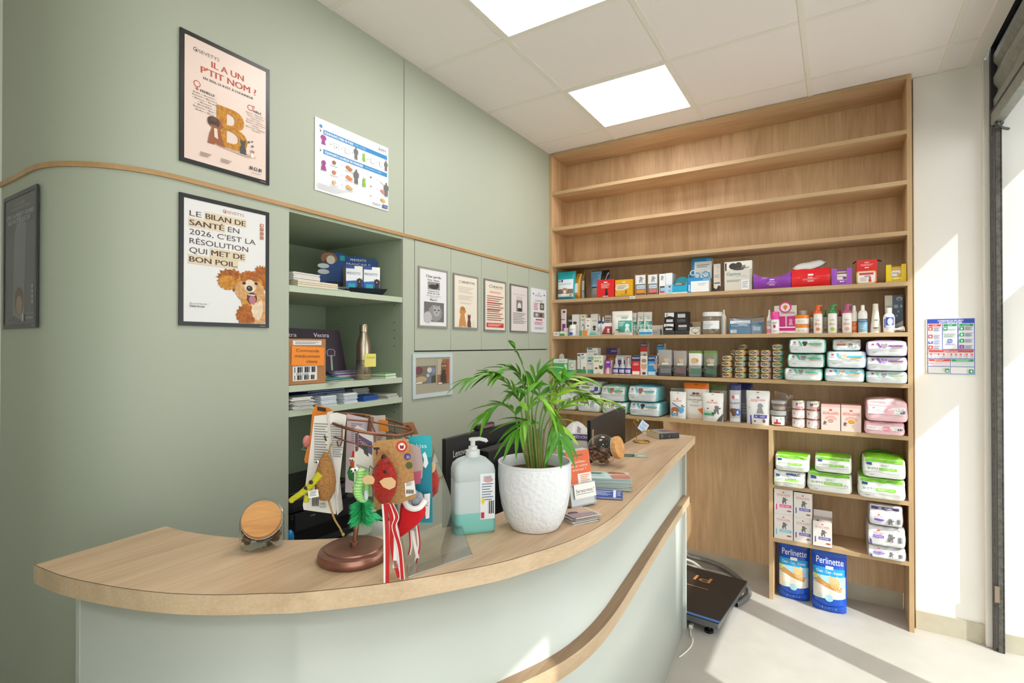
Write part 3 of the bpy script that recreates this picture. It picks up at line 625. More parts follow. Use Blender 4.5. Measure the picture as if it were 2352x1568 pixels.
x, w, h, z = softpack('sachet_pack', 'shiny red soft pack carrying a folded white pouch', 1818, 1907, 617, '#dd1c24', .0, [('r', -.07, .07, .6, .7, '#f8e4e2'), ('t', 'Adult', -.01, .5, .08, '#fff', .13), ('l', -.2, .2, .34, .46, 3, '#f19a98'), ('r', -.08, .08, .28, .32, '#f6cfcd')])
b = B(); pw = .088
b.grid(lambda a, c: Vector(((2 * a - 1) * pw, (2 * c - 1) * .045, -.004 + .05 * (1 - (2 * a - 1) ** 4) * (1 - (2 * c - 1) ** 2) ** .5 + .022 * abs(2 * a - 1) ** 2.2 + .012 * (2 * a - 1) )), 18, 10, mat('#dcdcdc', rough=.3))
b.grid(lambda a, c: Vector(((2 * a - 1) * pw, (2 * c - 1) * .045, .004 - .008 * (1 - (2 * c - 1) ** 2) ** .5 * (1 - abs(2 * a - 1) ** 3) * 0 + .022 * abs(2 * a - 1) ** 2.2 + .012 * (2 * a - 1))), 18, 6, mat('#e8e6e2', rough=.3))
fin(b.make('sachet_pouch', None, (x - .01, 3.585, z + h * 1.03), 0), 'puffy white pouch lying on the red soft pack', 'pouch')
def spec(lab, u0, u1, vt, col, acc, yf=3.52):
    openbox('food_tray_box', lab, 'display box', 'D', u0, u1, vt, col, [('t', 'SPECIFIC', 0, .12, .06, '#3a2b48', .45), ('e', -.06, .2, .05, .03, '#fff'), ('e', .06, .2, .05, .03, '#fff')], yf=yf, d=.085, notch=(-.24, .26, .28), fill=(.82, '#d9b478', [('r', -.22, .24, .34, .66, '#e9e6e4'), ('e', .14, .42, .1, .09, acc), ('r', -.22, .24, .66, .74, acc), ('l', -.18, .12, .48, .56, 2, '#555')]), side='#e0d8d0' if col != '#e9c90f' else None)
spec('purple cut-out box of food trays beside the red soft pack', 1910, 1957, 616, '#9c4fc4', '#7a3f9c')
t, w, h, d = openbox('food_tray_box', 'red open box with ragged flaps and a cream food tray in front', 'display box', 'D', 1967, 2015, 597, '#d81e22', [('t', 'Adult', 0, .9, .06, '#fff', .22), ('l', -.3, .3, .74, .84, 2, '#f3a6a2'), ('r', -.1, .1, .66, .7, '#fbe5e3')], yf=3.535, d=.075, inside='#5d4a36', side='#8a2a20')
B().box(-.02, .0, -.03, .03, 0, .002, '#5d4a36').make('flap', t, (-w / 2, 0, h), rot=(0, R(-35), 0)); B().box(.0, .022, -.03, .03, 0, .002, '#6b5744').make('flap', t, (w / 2, 0, h), rot=(0, R(20), 0))
x, w2, h2, z = slot('D', 1967, 2013, 622, 3.51); b = B()
ring = lambda k, y: [(sx_ * (w2 / 2 * k - .012) + .012 * cos(a), sz_ * (h2 / 2 * k - .012) + h2 / 2 + .012 * sin(a)) for sx_, sz_, a0 in ((1, 1, 0), (-1, 1, pi / 2), (-1, -1, pi), (1, -1, 3 * pi / 2)) for a in [a0 + q * pi / 8 for q in range(5)]]
P1, P2 = ring(1, 0), ring(.86, 0)
b.face([(q[0], 0, q[1]) for q in P1], '#dfae5c'); b.face([(q[0], .018, q[1]) for q in P2], '#dfae5c')
for i in range(len(P1)): b.face([(P1[i][0], 0, P1[i][1]), (P1[i - 1][0], 0, P1[i - 1][1]), (P2[i - 1][0], .018, P2[i - 1][1]), (P2[i][0], .018, P2[i][1])], '#c9974a')
S = planeS(-.0005); b.pr_poly(P2, '#e9e6e2', S); b.deco([('r', -.36, .36, .68, .86, '#d13a33'), ('s', 'cat', .18, .12, .45, '#d13a33'), ('l', -.32, .05, .2, .5, 5, '#a9a29b'), ('r', -.1, .2, .55, .6, '#333')], w2, h2, S)
fin(b.make('food_tray', None, (x, 3.511, z)), 'cream plastic food tray with a red cat, leaning on the red open box', 'food tray')
spec('bright yellow cut-out box of food trays against the right side panel', 2035, 2082, 607, '#e9c90f', '#d9a91a')

# ------------------------------------------------------------------ goods on the second filled shelf
SM = 'small boxes at the end of the second shelf'
pouch('toothpaste_pack', 'white and purple blister pack leaning in the corner of the shelf', 'pack', 'E', 1287, 1300, 710, '#efe9ea', [('r', -.1, .4, .1, .45, '#7d2f86'), ('e', .1, .9, .25, .04, '#6b4655'), ('r', -.4, .3, .6, .63, '#a54b73'), ('e', -.1, .04, .25, .05, '#8bb53c')], yf=3.57, d=.025, hole=False)
carton('ointment_box', 'tiny white box with blue print in front of the purple blister pack', 'box', 'E', 1271, 1284, 762, '#e9e9e4', [('l', -.3, .3, .3, .7, 2, '#5b6b85')], yf=3.51, d=.04)
carton('ointment_box', 'tiny white box with a green stripe in front of the purple blister pack', 'box', 'E', 1286, 1297, 761, '#e5e8e0', [('r', -.5, .5, 0, .5, '#4c9a4f')], yf=3.51, d=.04)
carton('ointment_box', 'small pale grey box beside the white bottle with a blue round label', 'box', 'E', 1295, 1304, 753, '#d5cfcb', [('r', -.5, .5, .55, .6, '#8d7f86')], yf=3.54, d=.04)
bottle('pill_bottle', 'white pill bottle with a blue round mark on its lower label', 'bottle', 'E', 1305, 1319, 746, 3.515, [(.95, 0), (1, .02, '#eef2f6'), (1, .42, '#f2f2ee'), (1, .72), (.9, .75), (.8, .76)], [('e', -.05, .2, .3, .16, '#2e62b5'), ('l', -.35, .35, .5, .65, 2, '#8fb37a')], [('l', [(.88, .76), (.88, .98), (.8, 1)], '#f0efeb')])
carton('ear_drop_box', 'dark green topped white box behind the pill bottle', 'box', 'E', 1306, 1314, 726, '#c9cbc4', [('r', -.5, .5, .82, 1, '#4c5a50'), ('r', -.5, .5, .5, .72, '#2b3a33')], yf=3.60, d=.04)
carton('eye_care_box', 'tall white box with a dark eye picture, first of the four tall boxes', 'box', 'E', 1314, 1330, 722, '#dedbd6', [('e', -.1, .6, .3, .07, '#55504d'), ('e', -.1, .6, .14, .035, '#1f1d1c'), ('l', .1, .4, .05, .5, 8, '#a39e96')], yf=3.54, d=.045)
carton('ear_care_box', 'white box with a yellow emblem and a penguin, second of the four tall boxes', 'box', 'E', 1333, 1345, 722, '#e2ded6', [('e', 0, .9, .25, .05, '#c9b23c'), ('e', 0, .4, .3, .16, '#7f8f9d'), ('e', -.05, .36, .14, .12, '#efece6'), ('l', -.4, .4, .7, .78, 2, '#6d685f')], yf=3.55, d=.045)
carton('skin_care_box', 'narrow white box with a small dark dot, third of the four tall boxes', 'box', 'E', 1345, 1356, 730, '#e8e3da', [('e', 0, .55, .2, .04, '#444'), ('l', -.3, .3, .82, .88, 1, '#555'), ('l', -.3, .3, .2, .4, 3, '#a8a196')], yf=3.53, d=.04)
carton('skin_care_box', 'white box with a black and white dog, fourth of the four tall boxes', 'box', 'E', 1357, 1373, 721, '#dcd8d0', [('s', 'dog', 0, .12, .36, '#4d4a47'), ('r', -.4, .4, .66, .7, '#a39f98')], yf=3.56, d=.045)
carton('toothpaste_box', 'low white and green box with an orange mark, before the tall boxes', 'box', 'E', 1330, 1370, 759, '#cfe0d6', [('r', -.5, -.32, 0, 1, '#4aa493'), ('r', -.3, -.02, 0, 1, '#e8893b'), ('r', .1, .5, .1, .5, '#6fb6a9'), ('l', .15, .45, .55, .85, 2, '#5d8c83')], yf=3.508, d=.028)
for k, (u0, u1, vt, yf, lab) in enumerate(((1371, 1380, 725, 3.56, 'dropper bottle with a blue collar, nearer the tall boxes'), (1379, 1388, 727, 3.54, 'dropper bottle with a dark blue collar, beside the red and white pouch'))):
    bottle('dropper_bottle', lab, 'bottle', 'E', u0, u1, vt, yf, [(.95, 0), (1, .03, '#e8ebee'), (1, .5), (.9, .58), (.75, .6)], [('r', -.4, .4, .12, .45, '#cfd8e2'), ('l', -.35, .35, .2, .4, 3, '#3c5b95')], [('l', [(.8, .6), (.85, .72), (.6, .75)], '#27569c'), ('l', [(.45, .75), (.2, .98), (.1, 1)], '#eceae4')])
pouch('chew_pouch', 'tilted white pouch with a dark red label and a dog outline', 'pouch', 'E', 1378, 1405, 741, '#ded5d0', [('g', [(-.4, .1), (.45, .1), (.4, .72), (-.1, .72)], '#8f2b33'), ('s', 'dog', .15, .2, .35, '#e9d9d6')], yf=3.53, d=.05, rz=.2, hole=False)
carton('supplement_box', 'white box with red print behind the tilted red pouch', 'box', 'E', 1389, 1404, 724, '#dcd6cf', [('l', -.4, .4, .6, .9, 3, '#7c5b58'), ('r', -.3, .3, .4, .46, '#b05d58')], yf=3.62, d=.05)
def chew(u0, u1, vt, yf, lab, sc=1):
    pouch('dental_chew_pouch', lab, 'pouch', 'E', u0, u1, vt, '#ece9e2', [('r', -.12, .5, .12, .6, '#3f9c8e'), ('s', 'dog', .32, .12, .36, '#d9efe9'), ('l', -.08, .2, .36, .56, 3, '#cfeae4'), ('e', -.1, .22, .17, .03, '#6d5a48'), ('t', 'VEGGIEDENT', .05, .8, .035, '#3f8d82', .62), ('l', .0, .35, .68, .76, 2, '#6a8d88'), ('e', -.4, .06, .05, .04, '#8cb53c')], yf=yf, d=.06, hole=False, taper=-.04 if sc else 0)
chew(1403, 1449, 714, 3.51, 'large white dental chew pouch with a green panel, foremost of the green chew pouches')
chew(1447, 1460, 718, 3.58, 'edge of a dental chew pouch tucked behind the large one')
chew(1461, 1477, 716, 3.57, 'narrow cream and green chew pouch, third from the large one')
chew(1476, 1495, 716, 3.56, 'rounded grey and green chew pouch, last of the green pouches')
for k, (u0, u1, lab) in enumerate(((1468, 1482, 'small white and blue box below the green pouches, the one nearer the corner'), (1482.5, 1497, 'small white and blue box below the green pouches, beside the grey box'))):
    carton('tablet_box', lab, 'box', 'E', u0, u1, 756, '#e6eef2', [('r', -.5, .5, .08, .55, '#2f9cc9'), ('l', -.3, .3, .65, .9, 2, '#7ba2b8')], yf=3.508, d=.03)
carton('tablet_box', 'small grey box beside the two blue and white boxes', 'box', 'E', 1498, 1516, 757, '#9d9a98', [('l', -.4, .2, .3, .6, 2, '#777')], yf=3.52, d=.04)
carton('tablet_box', 'flat cream box standing behind the grey box', 'box', 'E', 1497, 1523, 747, '#d9d3c8', [('t', 'V', .3, .6, .3, '#8b5b58')], yf=3.58, d=.04)
z1 = carton('sachet_box', 'dark open tray under the white topped black boxes', 'box', 'E', 1523, 1550, 760, '#3a3a38', [('r', -.5, .5, .82, .9, '#6a6a66')], yf=3.505, d=.08)
z2 = carton('sachet_box', 'dark open tray under the wide black box', 'box', 'E', 1551, 1581, 760, '#343432', [('r', -.5, .5, .82, .9, '#6a6a66')], yf=3.505, d=.08)
w1 = '#e1e0de'
def fc(lab, u0, u1, vt, zb, wh, **k):
    return carton('probiotic_box', lab, 'box', 'E', u0, u1, vt, '#221f21', [('g', [(-.46, .95), (-.46, .55), (0, .66), (.46, .55), (.46, .95)], w1), ('s', 'mascot', -.25, .6, .3, '#8d8f92'), ('r', -.3, .35, .12, .36, '#cfd0d4')] if wh else [('r', -.28, .3, .5, .82, '#bdbcc0'), ('t', 'FortiFlora', 0, .3, .09, '#c9c7cc', .6), ('l', -.3, .3, .1, .2, 1, '#77747b')], zb=zb, yf=3.515, d=.07, **k)
z3 = fc('black box with a white top half, lower one of two', 1524, 1548, 743, z1, True); fc('black box with a white top half, upper one of two', 1526, 1549, 717, z3, True)
z4 = fc('wide black box with a torn white corner, under the black probiotic box', 1551, 1584, 743, z2, False); fc('black box with silver lettering on top of the wide black box', 1550, 1580, 716, z4, False)
carton('bandage_box', 'cream box with a dark green arc printed on it, beside the black boxes', 'box', 'E', 1583, 1607, 751, '#d8d3c6', [('e', .1, .55, .4, .36, '#3c5a3a'), ('e', .1, .55, .36, .3, '#d8d3c6'), ('r', .0, .2, .1, .2, '#55504a')], yf=3.52, d=.05)
carton('bandage_box', 'tan box behind the cream box with the green arc', 'box', 'E', 1589, 1610, 739, '#b3a184', [], yf=3.6, d=.05)
cg = glass('clear_plastic', (.93, .95, .95), 1.0, alpha=.08)
t, w, h = bottle('storage_jar', 'big clear plastic jar with a white screw lid and white label', 'jar', 'E', 1607, 1657, 716, 3.51, [(.86, 0), (.95, .05), (.98, .1), (.98, .7), (.84, .8), (.84, .82)], [('r', -.42, .42, .24, .6, '#e9ebec'), ('t', 'TRAITEMENT', -.18, .53, .035, '#6b8aa0', .36), ('l', -.38, .1, .28, .48, 3, '#9fb0bb')], [('l', [(.9, .8), (.94, .81), (.94, .98), (.9, 1)], '#e6e5e2')], capname='lid', col='#fff')
for o in t.children:
    if o.name.startswith('body'): o.data.materials[0] = cg
random.seed(4); b = B()
for k in range(26): a = random.random() * 6.28; q = .03 * sqrt(random.random()); zz = .012 + .05 * random.random(); b.box(q * cos(a) - .007, q * cos(a) + .007, q * sin(a) - .006, q * sin(a) + .006, zz, zz + .008, random.choice(['#e6e4e0', '#cfccc6', '#5c5a56']), T=Matrix.Rotation(.0, 4, 'X'))
b.make('sachets', t)
t.children[-1]['kind'] = 'stuff'
bottle('spray_bottle', 'plain cream bottle half hidden behind the clear jar', 'bottle', 'E', 1655, 1668, 711, 3.56, [(.9, 0), (1, .03, '#d6d0c6'), (1, .66), (.6, .78), (.4, .8), (.38, 1)])
t = thing('pipette_pouch', 'clear zip pouch holding two blue boxes of pipettes', 'pouch', slot('E', 1672, 1753, 728)[0:1] + (3.56, SZ['E'] + .0006))
x, w, h, z = slot('E', 1672, 1753, 728); b = B(); zp = glass('zip_film', (.86, .9, .93), 1.2, alpha=.12)
for sg in (-1, 1): b.grid(lambda a, c: Vector(((2 * a - 1) * w / 2, sg * (.002 + .036 * (1 - abs(2 * a - 1) ** 4) * (1 - c ** 3)) , c * h)), 12, 8, zp)
b.make('film', t); b = B(); b.tube([(-w / 2, 0, h), (-w * .2, -.004, h * .96), (w * .2, -.004, h * .95), (w / 2, 0, h * 1.02)], .0025, '#2b2f36'); b.make('zip', t)
for k, (x0, x1, c) in enumerate(((-.46, .14, '#2d86b8'), (.16, .46, '#5f86a3'))):
    B().box(x0 * w, x1 * w, -.022, .022, 0.001, h * (.82 if k == 0 else .72), c, top='#cfd6da').deco([('r', x0 + .01, x1 - .01, .62, .8, '#e8ebed'), ('r', x0, x1, .4, .6, '#246b97'), ('t', 'ESSENTIAL', (x0 + x1) / 2, .5, .1, '#cfe3ee', (x1 - x0) * .85), ('r', x0 + .02, x0 + .2, .06, .26, '#e6e9ea')] if k == 0 else [('r', x0, x1, .5, .66, '#3d6482'), ('r', x0 + .05, x1 - .05, .2, .42, '#b9c6cf')], w, h, planeS(-.0225)).make('box', t)
bottle('lotion_bottle', 'white bottle with a pink base and nozzle cap beside the zip pouch', 'bottle', 'E', 1760, 1773, 711, 3.54, [(.9, 0), (1, .03, '#dd8aa6'), (1, .2, '#e3dcd6'), (1, .58), (.75, .7), (.5, .75)], [('l', -.35, .35, .3, .55, 4, '#9d8f92')], [('l', [(.5, .74), (.42, .8), (.3, .97), (.2, 1)], '#eeeae4')])
bottle('spray_bottle', 'white spray bottle with a bright pink cap', 'bottle', 'E', 1770, 1789, 716, 3.51, [(.96, 0), (1, .02, '#f1eeee'), (1, .62), (.96, .65)], [('e', -.05, .33, .16, .08, '#c2337f'), ('l', -.3, .3, .44, .54, 2, '#999'), ('r', -.25, .25, .1, .14, '#c9c')], [('l', [(1.02, .65), (1.02, .98), (.92, 1)], '#e0449a')])
t, w, h, d = openbox('leaflet_display', 'white and magenta display card with a flower roundel behind the pink capped bottle', 'display box', 'E', 1777, 1829, 745, '#eee9e4', [('r', -.5, .5, .3, .62, '#c71f7d'), ('t', 'VETO', 0, .12, .12, '#a9793c', .22)], yf=3.535, d=.04, notch=(-.48, .48, .75), fill=(2.1, '#cfc7c1', [('r', -.24, .02, .7, 1.9, '#c0267a'), ('r', .08, .44, .7, 1.9, '#c0267a'), ('s', 'dog', .26, .9, .7, '#e58fbb')]))
b = B(); b.box(-w / 2, w / 2, -.001, .001, h * .2, h * 3.1, '#e3dcd4'); b.deco([('t', 'Vetoplasmine', .1, 2.35, .3, '#3a3a38', .62)], w, h, planeS(-.0012)); S = planeS(-.002)
e = lambda r1, c, z=0: b.pr_poly([(r1 * cos(q * pi / 10), h * 2.9 + z + r1 * sin(q * pi / 10)) for q in range(20)], c, S)
e(.034, '#d63384'); e(.026, '#f4e8ea'); e(.012, '#e08a3c', .002); b.pr_rect(-.003, .003, h * 2.9 - .018, h * 2.9, '#c97a34', S); b.make('back_card', t, (0, d / 2 - .004, 0))
OR = '#e8811f'
def tub(lab, vt, zb, u0=1824, u1=1858, col='#efece6', capc=OR, yf=3.515, **k):
    t, w, h = bottle('cream_tub', lab, 'tub', 'E', u0, u1, vt, yf, [(.95, 0), (.99, .04), (.99, .62), (.95, .64)], [('t', 'clean', -.18, .36, .14, '#e07f3e', .2), ('t', 'pure', .1, .36, .14, '#b9a18a', .2)] if capc == OR else [('r', -.4, .4, .1, .5, '#8a9a5e')], [('l', [(1.01, .63), (1.01, .96), (.95, 1)], capc)], capname='lid', col=col, zb=zb, **k); return SZ['E'] + h
zt = tub('white tub with an orange lid, lower of two', 745, None)
tub('white tub with an orange lid, upper of two', 723, zt + .0015)
tub('cream jar with a pale green label behind the orange lidded tubs', 713, None, 1834, 1854, '#d8d2b8', '#e4dfd0', 3.62)
def pump(lab, u0, u1, vt, yf, c, acc, back=False):
    k = .8 if back else 1
    bottle('foam_pump_bottle' if not back else 'shampoo_bottle', lab, 'bottle', 'E', u0, u1, vt, yf, [(.95, 0), (1, .02, '#ece9e4' if not back else '#cfc8c0'), (1, .56), (.97, .66), (.92, .68)], [('t', 'Seb' if not back else 'pure', -.05, .46, .06, acc, .5), ('e', -.2, .33, .12, .03, acc), ('l', -.4, .35, .26, .34, 2, '#c9a9a0'), ('e', 0, .14, .22, .06, acc)],
        [('l', [(.97, .68), (.97, .72), (.85, .76), (.62, .78), (.5, .8), (.48, .93), (.55, .95), (.55, .97)], mat(c, rough=.25)), ('x', (-.5, 1.0, -.3, .3, .93, .985), c), ('x', (-.5, -.2, -.25, .25, .8, .95), c)] if not back else [('l', [(.7, .68), (.7, .74), (.3, .78), (.28, .92)], c), ('x', (-.95, .35, -.25, .25, .9, .97), c)], capname='pump')
G1 = 'shampoo pump bottles on the second shelf'
pump('dark orange pump bottle standing behind the orange foam pump', 1858, 1871, 711, 3.60, '#b9591f', '#b07a5a', True)
pump('green pump bottle standing behind the green foam pump', 1889, 1903, 710, 3.60, '#2f7a3c', '#8a9a4a', True)
pump('magenta pump bottle standing behind the pink foam pump', 1922, 1937, 709, 3.60, '#9c2a63', '#a8706f', True)
pump('white foam pump bottle with an orange head', 1868, 1889, 699, 3.52, '#e0632a', '#de7a3c')
pump('white foam pump bottle with a green head', 1901, 1923, 698, 3.52, '#3f8a4c', '#a9bd3e')
pump('white foam pump bottle with a mauve pink head', 1934, 1957, 697, 3.52, '#b1587f', '#e59a9a')
bottle('mousse_bottle', 'white capped bottle with an orange lower half', 'bottle', 'E', 1953, 1970, 701, 3.55, [(.95, 0), (1, .02, '#d9691c'), (1, .42, '#e6e2da'), (1, .7), (.8, .78), (.5, .82)], [('t', 'ATOP', -.05, .33, .06, '#f3d9c2', .6), ('l', -.35, .35, .1, .24, 3, '#f0b98d')], [('l', [(.6, .8), (.6, .92), (.4, 1)], '#f0eee8')])
bottle('mousse_bottle', 'white capped bottle with a blue lower half', 'bottle', 'E', 1971, 1993, 700, 3.53, [(.96, 0), (1, .02, '#7fa9c9'), (1, .38, '#3c6f93'), (1, .5, '#ece9e2'), (1, .68), (.85, .76), (.45, .82)], [('t', 'ESSENTIAL', 0, .44, .05, '#cfe3ee', .8), ('l', -.35, .35, .12, .3, 3, '#b9d2e3')], [('l', [(.42, .82), (.4, .98), (.3, 1)], '#f3f0ea')])
bottle('lotion_bottle', 'tall cream bottle tapering to a long cap', 'bottle', 'E', 1999, 2024, 697, 3.53, [(.98, 0), (1, .02, '#ded6c8'), (.95, .2), (.55, .8)], [('l', -.2, .35, .4, .46, 2, '#8f867c'), ('e', .02, .16, .3, .02, '#4b4440'), ('r', -.1, .3, .08, .1, '#888')], [('l', [(.55, .8), (.53, .98), (.48, 1)], '#e6dfd2')])
carton('spray_carton', 'slate blue carton with water drops, against the right side panel', 'box', 'E', 2032, 2074, 678, '#55677e', [('r', -.5, -.08, 0, 1, '#d8d2c4'), ('t', 'aqua', -.28, .72, .07, '#6b655c', .36), ('e', .3, .9, .17, .06, '#aebac8'), ('e', .3, .88, .1, .03, '#6f8197'), ('e', .12, .7, .13, .05, '#9fb0c2'), ('e', .4, .7, .07, .04, '#aab7c6'), ('e', .25, .56, .05, .03, '#9fb0c2'), ('e', .15, .45, .07, .035, '#94a6b9'), ('g', [(-.08, 0), (.5, 0), (.5, .32), (.1, .22)], '#c9d0d8'), ('t', 'spray', .25, .17, .06, '#4a5566', .35)], yf=3.60, d=.06)
bottle('shampoo_bottle', 'white bottle with a blue ringed label in front of the slate blue carton', 'bottle', 'E', 2029, 2057, 707, 3.515, [(.9, 0), (1, .04, '#f0eff0'), (1, .62), (.8, .74), (.5, .78), (.5, .8)], [('r', -.3, .38, .3, .62, '#3f57b4'), ('e', .05, .44, .22, .14, '#ffffff'), ('t', 'DOUXO', .05, .44, .05, '#3f57b4', .3), ('r', -.46, -.36, .2, .56, '#4455aa'), ('r', -.3, .38, .2, .26, '#e2e2ea')], [('l', [(.5, .79), (.52, .98), (.45, 1)], '#e4e1dc')])
x, w, h, z = slot('E', 2058, 2082, 751, 3.53); b = B(); b.lathe([(.004, 0), (.006, .002), (.006, .03), (.012, .045), (.013, .055), (.01, .06)], '#e9e6e0', n=14, T=Matrix.Rotation(R(82), 4, 'Y')); b.ball((.058, 0, .001), (.004, .011, .011), '#f4f2ee')
fin(b.make('measuring_spoon', None, (x - .045, 3.525, z + .0136)), 'white plastic scoop lying by the blue ringed bottle', 'scoop')
# ------------------------------------------------------------------ third filled shelf
t, w, h, d = openbox('dispenser_box', 'green and white open box with cards, at the left end of the third shelf', 'display box', 'F', 1271, 1303, 824, '#e9ebe6', [('r', -.5, .5, 0, .7, '#4fae63'), ('t', 'Zylkene', .1, .85, .12, '#5d8a66', .5), ('e', .38, .45, .1, .2, '#d9e2cf')], yf=3.51, d=.07, side='#4fae63')
B().prism([(-.02, 0), (.02, 0), (.022, .03)] + [(.02 * cos(q * pi / 8), .04 + .02 * sin(q * pi / 8)) for q in range(9)] + [(-.022, .03)], -.002, .002, '#d9d4d0').make('back_card', t, (-.015, .02, h * .8), rot=(R(90), 0, 0))
carton('vitamin_box', 'white and teal box next to the green dispenser box', 'box', 'F', 1306, 1321, 827, '#dcdcd6', [('r', -.5, .5, 0, .22, '#2d7f83'), ('e', 0, .6, .35, .22, '#b9a79d'), ('e', .05, .6, .26, .16, '#e6e2dc')], yf=3.53, d=.05)
carton('supplement_box', 'tall white box with a green base, nearer the teal box', 'box', 'F', 1326, 1333, 811, '#dedcd4', [('r', -.5, .5, 0, .2, '#3f9a57'), ('r', -.4, .4, .86, .94, '#35507f')], yf=3.53, d=.05)
carton('supplement_box', 'tall white box with a green base and a small cat, second of two', 'box', 'F', 1333.6, 1346, 811, '#e8e6dd', [('r', -.5, .5, 0, .2, '#3f9a57'), ('r', -.4, .1, .9, .96, '#35507f'), ('s', 'cathead', .15, .2, .14, '#6a7a70'), ('l', -.4, .3, .7, .85, 2, '#888')], yf=3.52, d=.05)
za = carton('supplement_box', 'white box with a green base under the larger white cat box', 'box', 'F', 1348, 1363, 826, '#dfe1dc', [('r', -.5, .5, 0, .28, '#5aa79a'), ('r', -.4, .2, .86, .96, '#35507f'), ('t', 'ZENIFEL', 0, .7, .1, '#444', .7)], yf=3.55, d=.06)
carton('supplement_box', 'white box with a grey cat head, stacked on the smaller white and green box', 'box', 'F', 1348, 1373, 799, '#e3e2dc', [('r', -.5, .5, 0, .22, '#7fc0b5'), ('r', -.42, .0, .86, .97, '#35507f'), ('t', 'ZENIDOG', -.05, .7, .1, '#444', .7), ('s', 'cathead', .3, .25, .32, '#8b8f92')], yf=3.56, d=.06, zb=za)
carton('pet_care_box', 'white PetsCool box with a bird and a cat', 'box', 'F', 1363, 1385, 816, '#ece8dd', [('t', 'PetsCool', -.08, .88, .1, '#5f6d62', .7), ('r', -.4, .1, .64, .74, '#93c43f'), ('e', .28, .66, .1, .05, '#9fc54e'), ('s', 'cathead', .28, .25, .24, '#57524e'), ('e', -.2, .3, .18, .05, '#6d675f'), ('r', -.1, .2, .02, .06, '#8fc13a')], yf=3.515, d=.06, side='#d6d2c6')
carton('spray_box', 'small purple and pink box with a white animal', 'box', 'F', 1390, 1403, 827, '#8f3b9c', [('r', -.3, .3, .8, .9, '#e0c7e6'), ('g', [(-.5, 0), (.5, 0), (.5, .4), (0, .52), (-.5, .3)], '#d985a5'), ('s', 'cat', 0, .05, .42, '#efe3dc')], yf=3.515, d=.05, side='#e6e1da')
carton('pheromone_box', 'brown and purple pheromone box behind the grey headed one', 'box', 'F', 1393, 1418, 799, '#463372', [('r', -.5, .5, .05, .74, '#8b5a34'), ('t', 'FELIWAY', .2, .88, .06, '#e9e4f0', .5), ('e', 0, .52, .3, .12, '#c07c49'), ('s', 'cathead', .25, .1, .3, '#b57b4c')], yf=3.62, d=.07, side='#cdbfae')
carton('pheromone_box', 'grey headed purple pheromone box with a pale pet photo', 'box', 'F', 1415, 1450, 816, '#4a3f86', [('r', -.5, .1, .74, 1, '#b4b3b9'), ('t', 'FELIWAY', -.2, .88, .09, '#fff', .46), ('r', .1, .5, 0, 1, '#d9c3b7'), ('e', .3, .85, .14, .09, '#b9775f'), ('e', .28, .35, .16, .12, '#8d847d'), ('t', 'Happy Family', -.2, .62, .05, '#d9d4ee', .48)], yf=3.56, d=.07)
for k, (u0, u1, lab) in enumerate(((1405, 1421, 'clear cone capped refill bottle in front, the one nearest the purple and pink box'), (1419, 1435, 'clear cone capped refill bottle in front, middle one of three'), (1433, 1449, 'clear cone capped refill bottle in front, the one nearest the red pheromone box'))):
    bottle('refill_bottle', lab, 'bottle', 'F', u0, u1, 822, 3.505, [(.95, 0), (1, .04, '#453d83'), (1, .34), (.96, .4, '#b9b6bd'), (.7, .52)], [('r', -.36, .36, .12, .3, '#d9d6e6'), ('t', 'CALM', 0, .21, .1, '#453d83', .5)], [('l', [(.72, .5), (.72, .58), (.4, .62), (.32, .98), (.26, 1)], '#b9b7b3')], n=14)
def phero(lab, u0, u1, um, vt, name, col, colt, yf=3.515, **k):
    carton('pheromone_box', lab, 'box', 'F', u0, u1, vt, '#e6dfd6', [('r', -.5, um, .0, 1, col), ('r', -.5, um, .73, 1, colt), ('t', name, (um - .5) / 2, .88, .09, '#fff', (um + .5) * .86), ('t', 'Happy', (um - .5) / 2, .63, .05, '#f6e3e0', (um + .5) * .5), ('l', -.42, um - .1, .5, .58, 2, '#f4d9d6'), ('r', -.46, um - .06, .02, .2, '#efe9e2' if colt == '#2a2c55' else '#bfe0f0'), ('s', 'cathead', (um + .5) / 2, .3, .32, '#c9a88a'), ('e', (um + .5) / 2, .75, .16, .1, '#9d8b7d'), ('e', (um + .5) / 2, .1, .12, .07, '#4b3f78')], yf=yf, d=.06, **k)
phero('red pheromone box lying broad side to the front', 1451, 1487, .06, 817, 'FELIWAY', '#cf2b2f', '#2a2c55')
carton('pheromone_box', 'tall red topped pheromone box standing behind the broad red one', 'box', 'F', 1471, 1487, 789, '#e4dcd2', [('r', -.5, .5, .9, 1, '#2a2c55'), ('r', -.5, .5, .74, .9, '#d2302f'), ('t', 'FELIWAY', 0, .95, .05, '#fff', .8), ('e', .1, .6, .22, .07, '#8a7f72'), ('e', -.25, .58, .12, .03, '#3f3a7a')], yf=3.60, d=.06)
phero('blue pheromone box beside the red one', 1488, 1508, .45, 817, 'ADAPTIL', '#2f8fcd', '#1f3a66')
carton('pheromone_box', 'tall blue topped pheromone box with a puppy wearing a hat', 'box', 'F', 1509, 1525, 789, '#ded8cc', [('r', -.5, .5, .9, 1, '#1f3a66'), ('r', -.5, .5, .7, .9, '#3b9bd3'), ('t', 'ADAPTIL', 0, .95, .05, '#fff', .8), ('s', 'doghead', 0, .2, .22, '#d9b98c'), ('e', 0, .42, .3, .06, '#8d9184'), ('e', 0, .28, .06, .02, '#222')], yf=3.58, d=.06)
bn = glass('bin_plastic', (.82, .83, .83), 1.3)
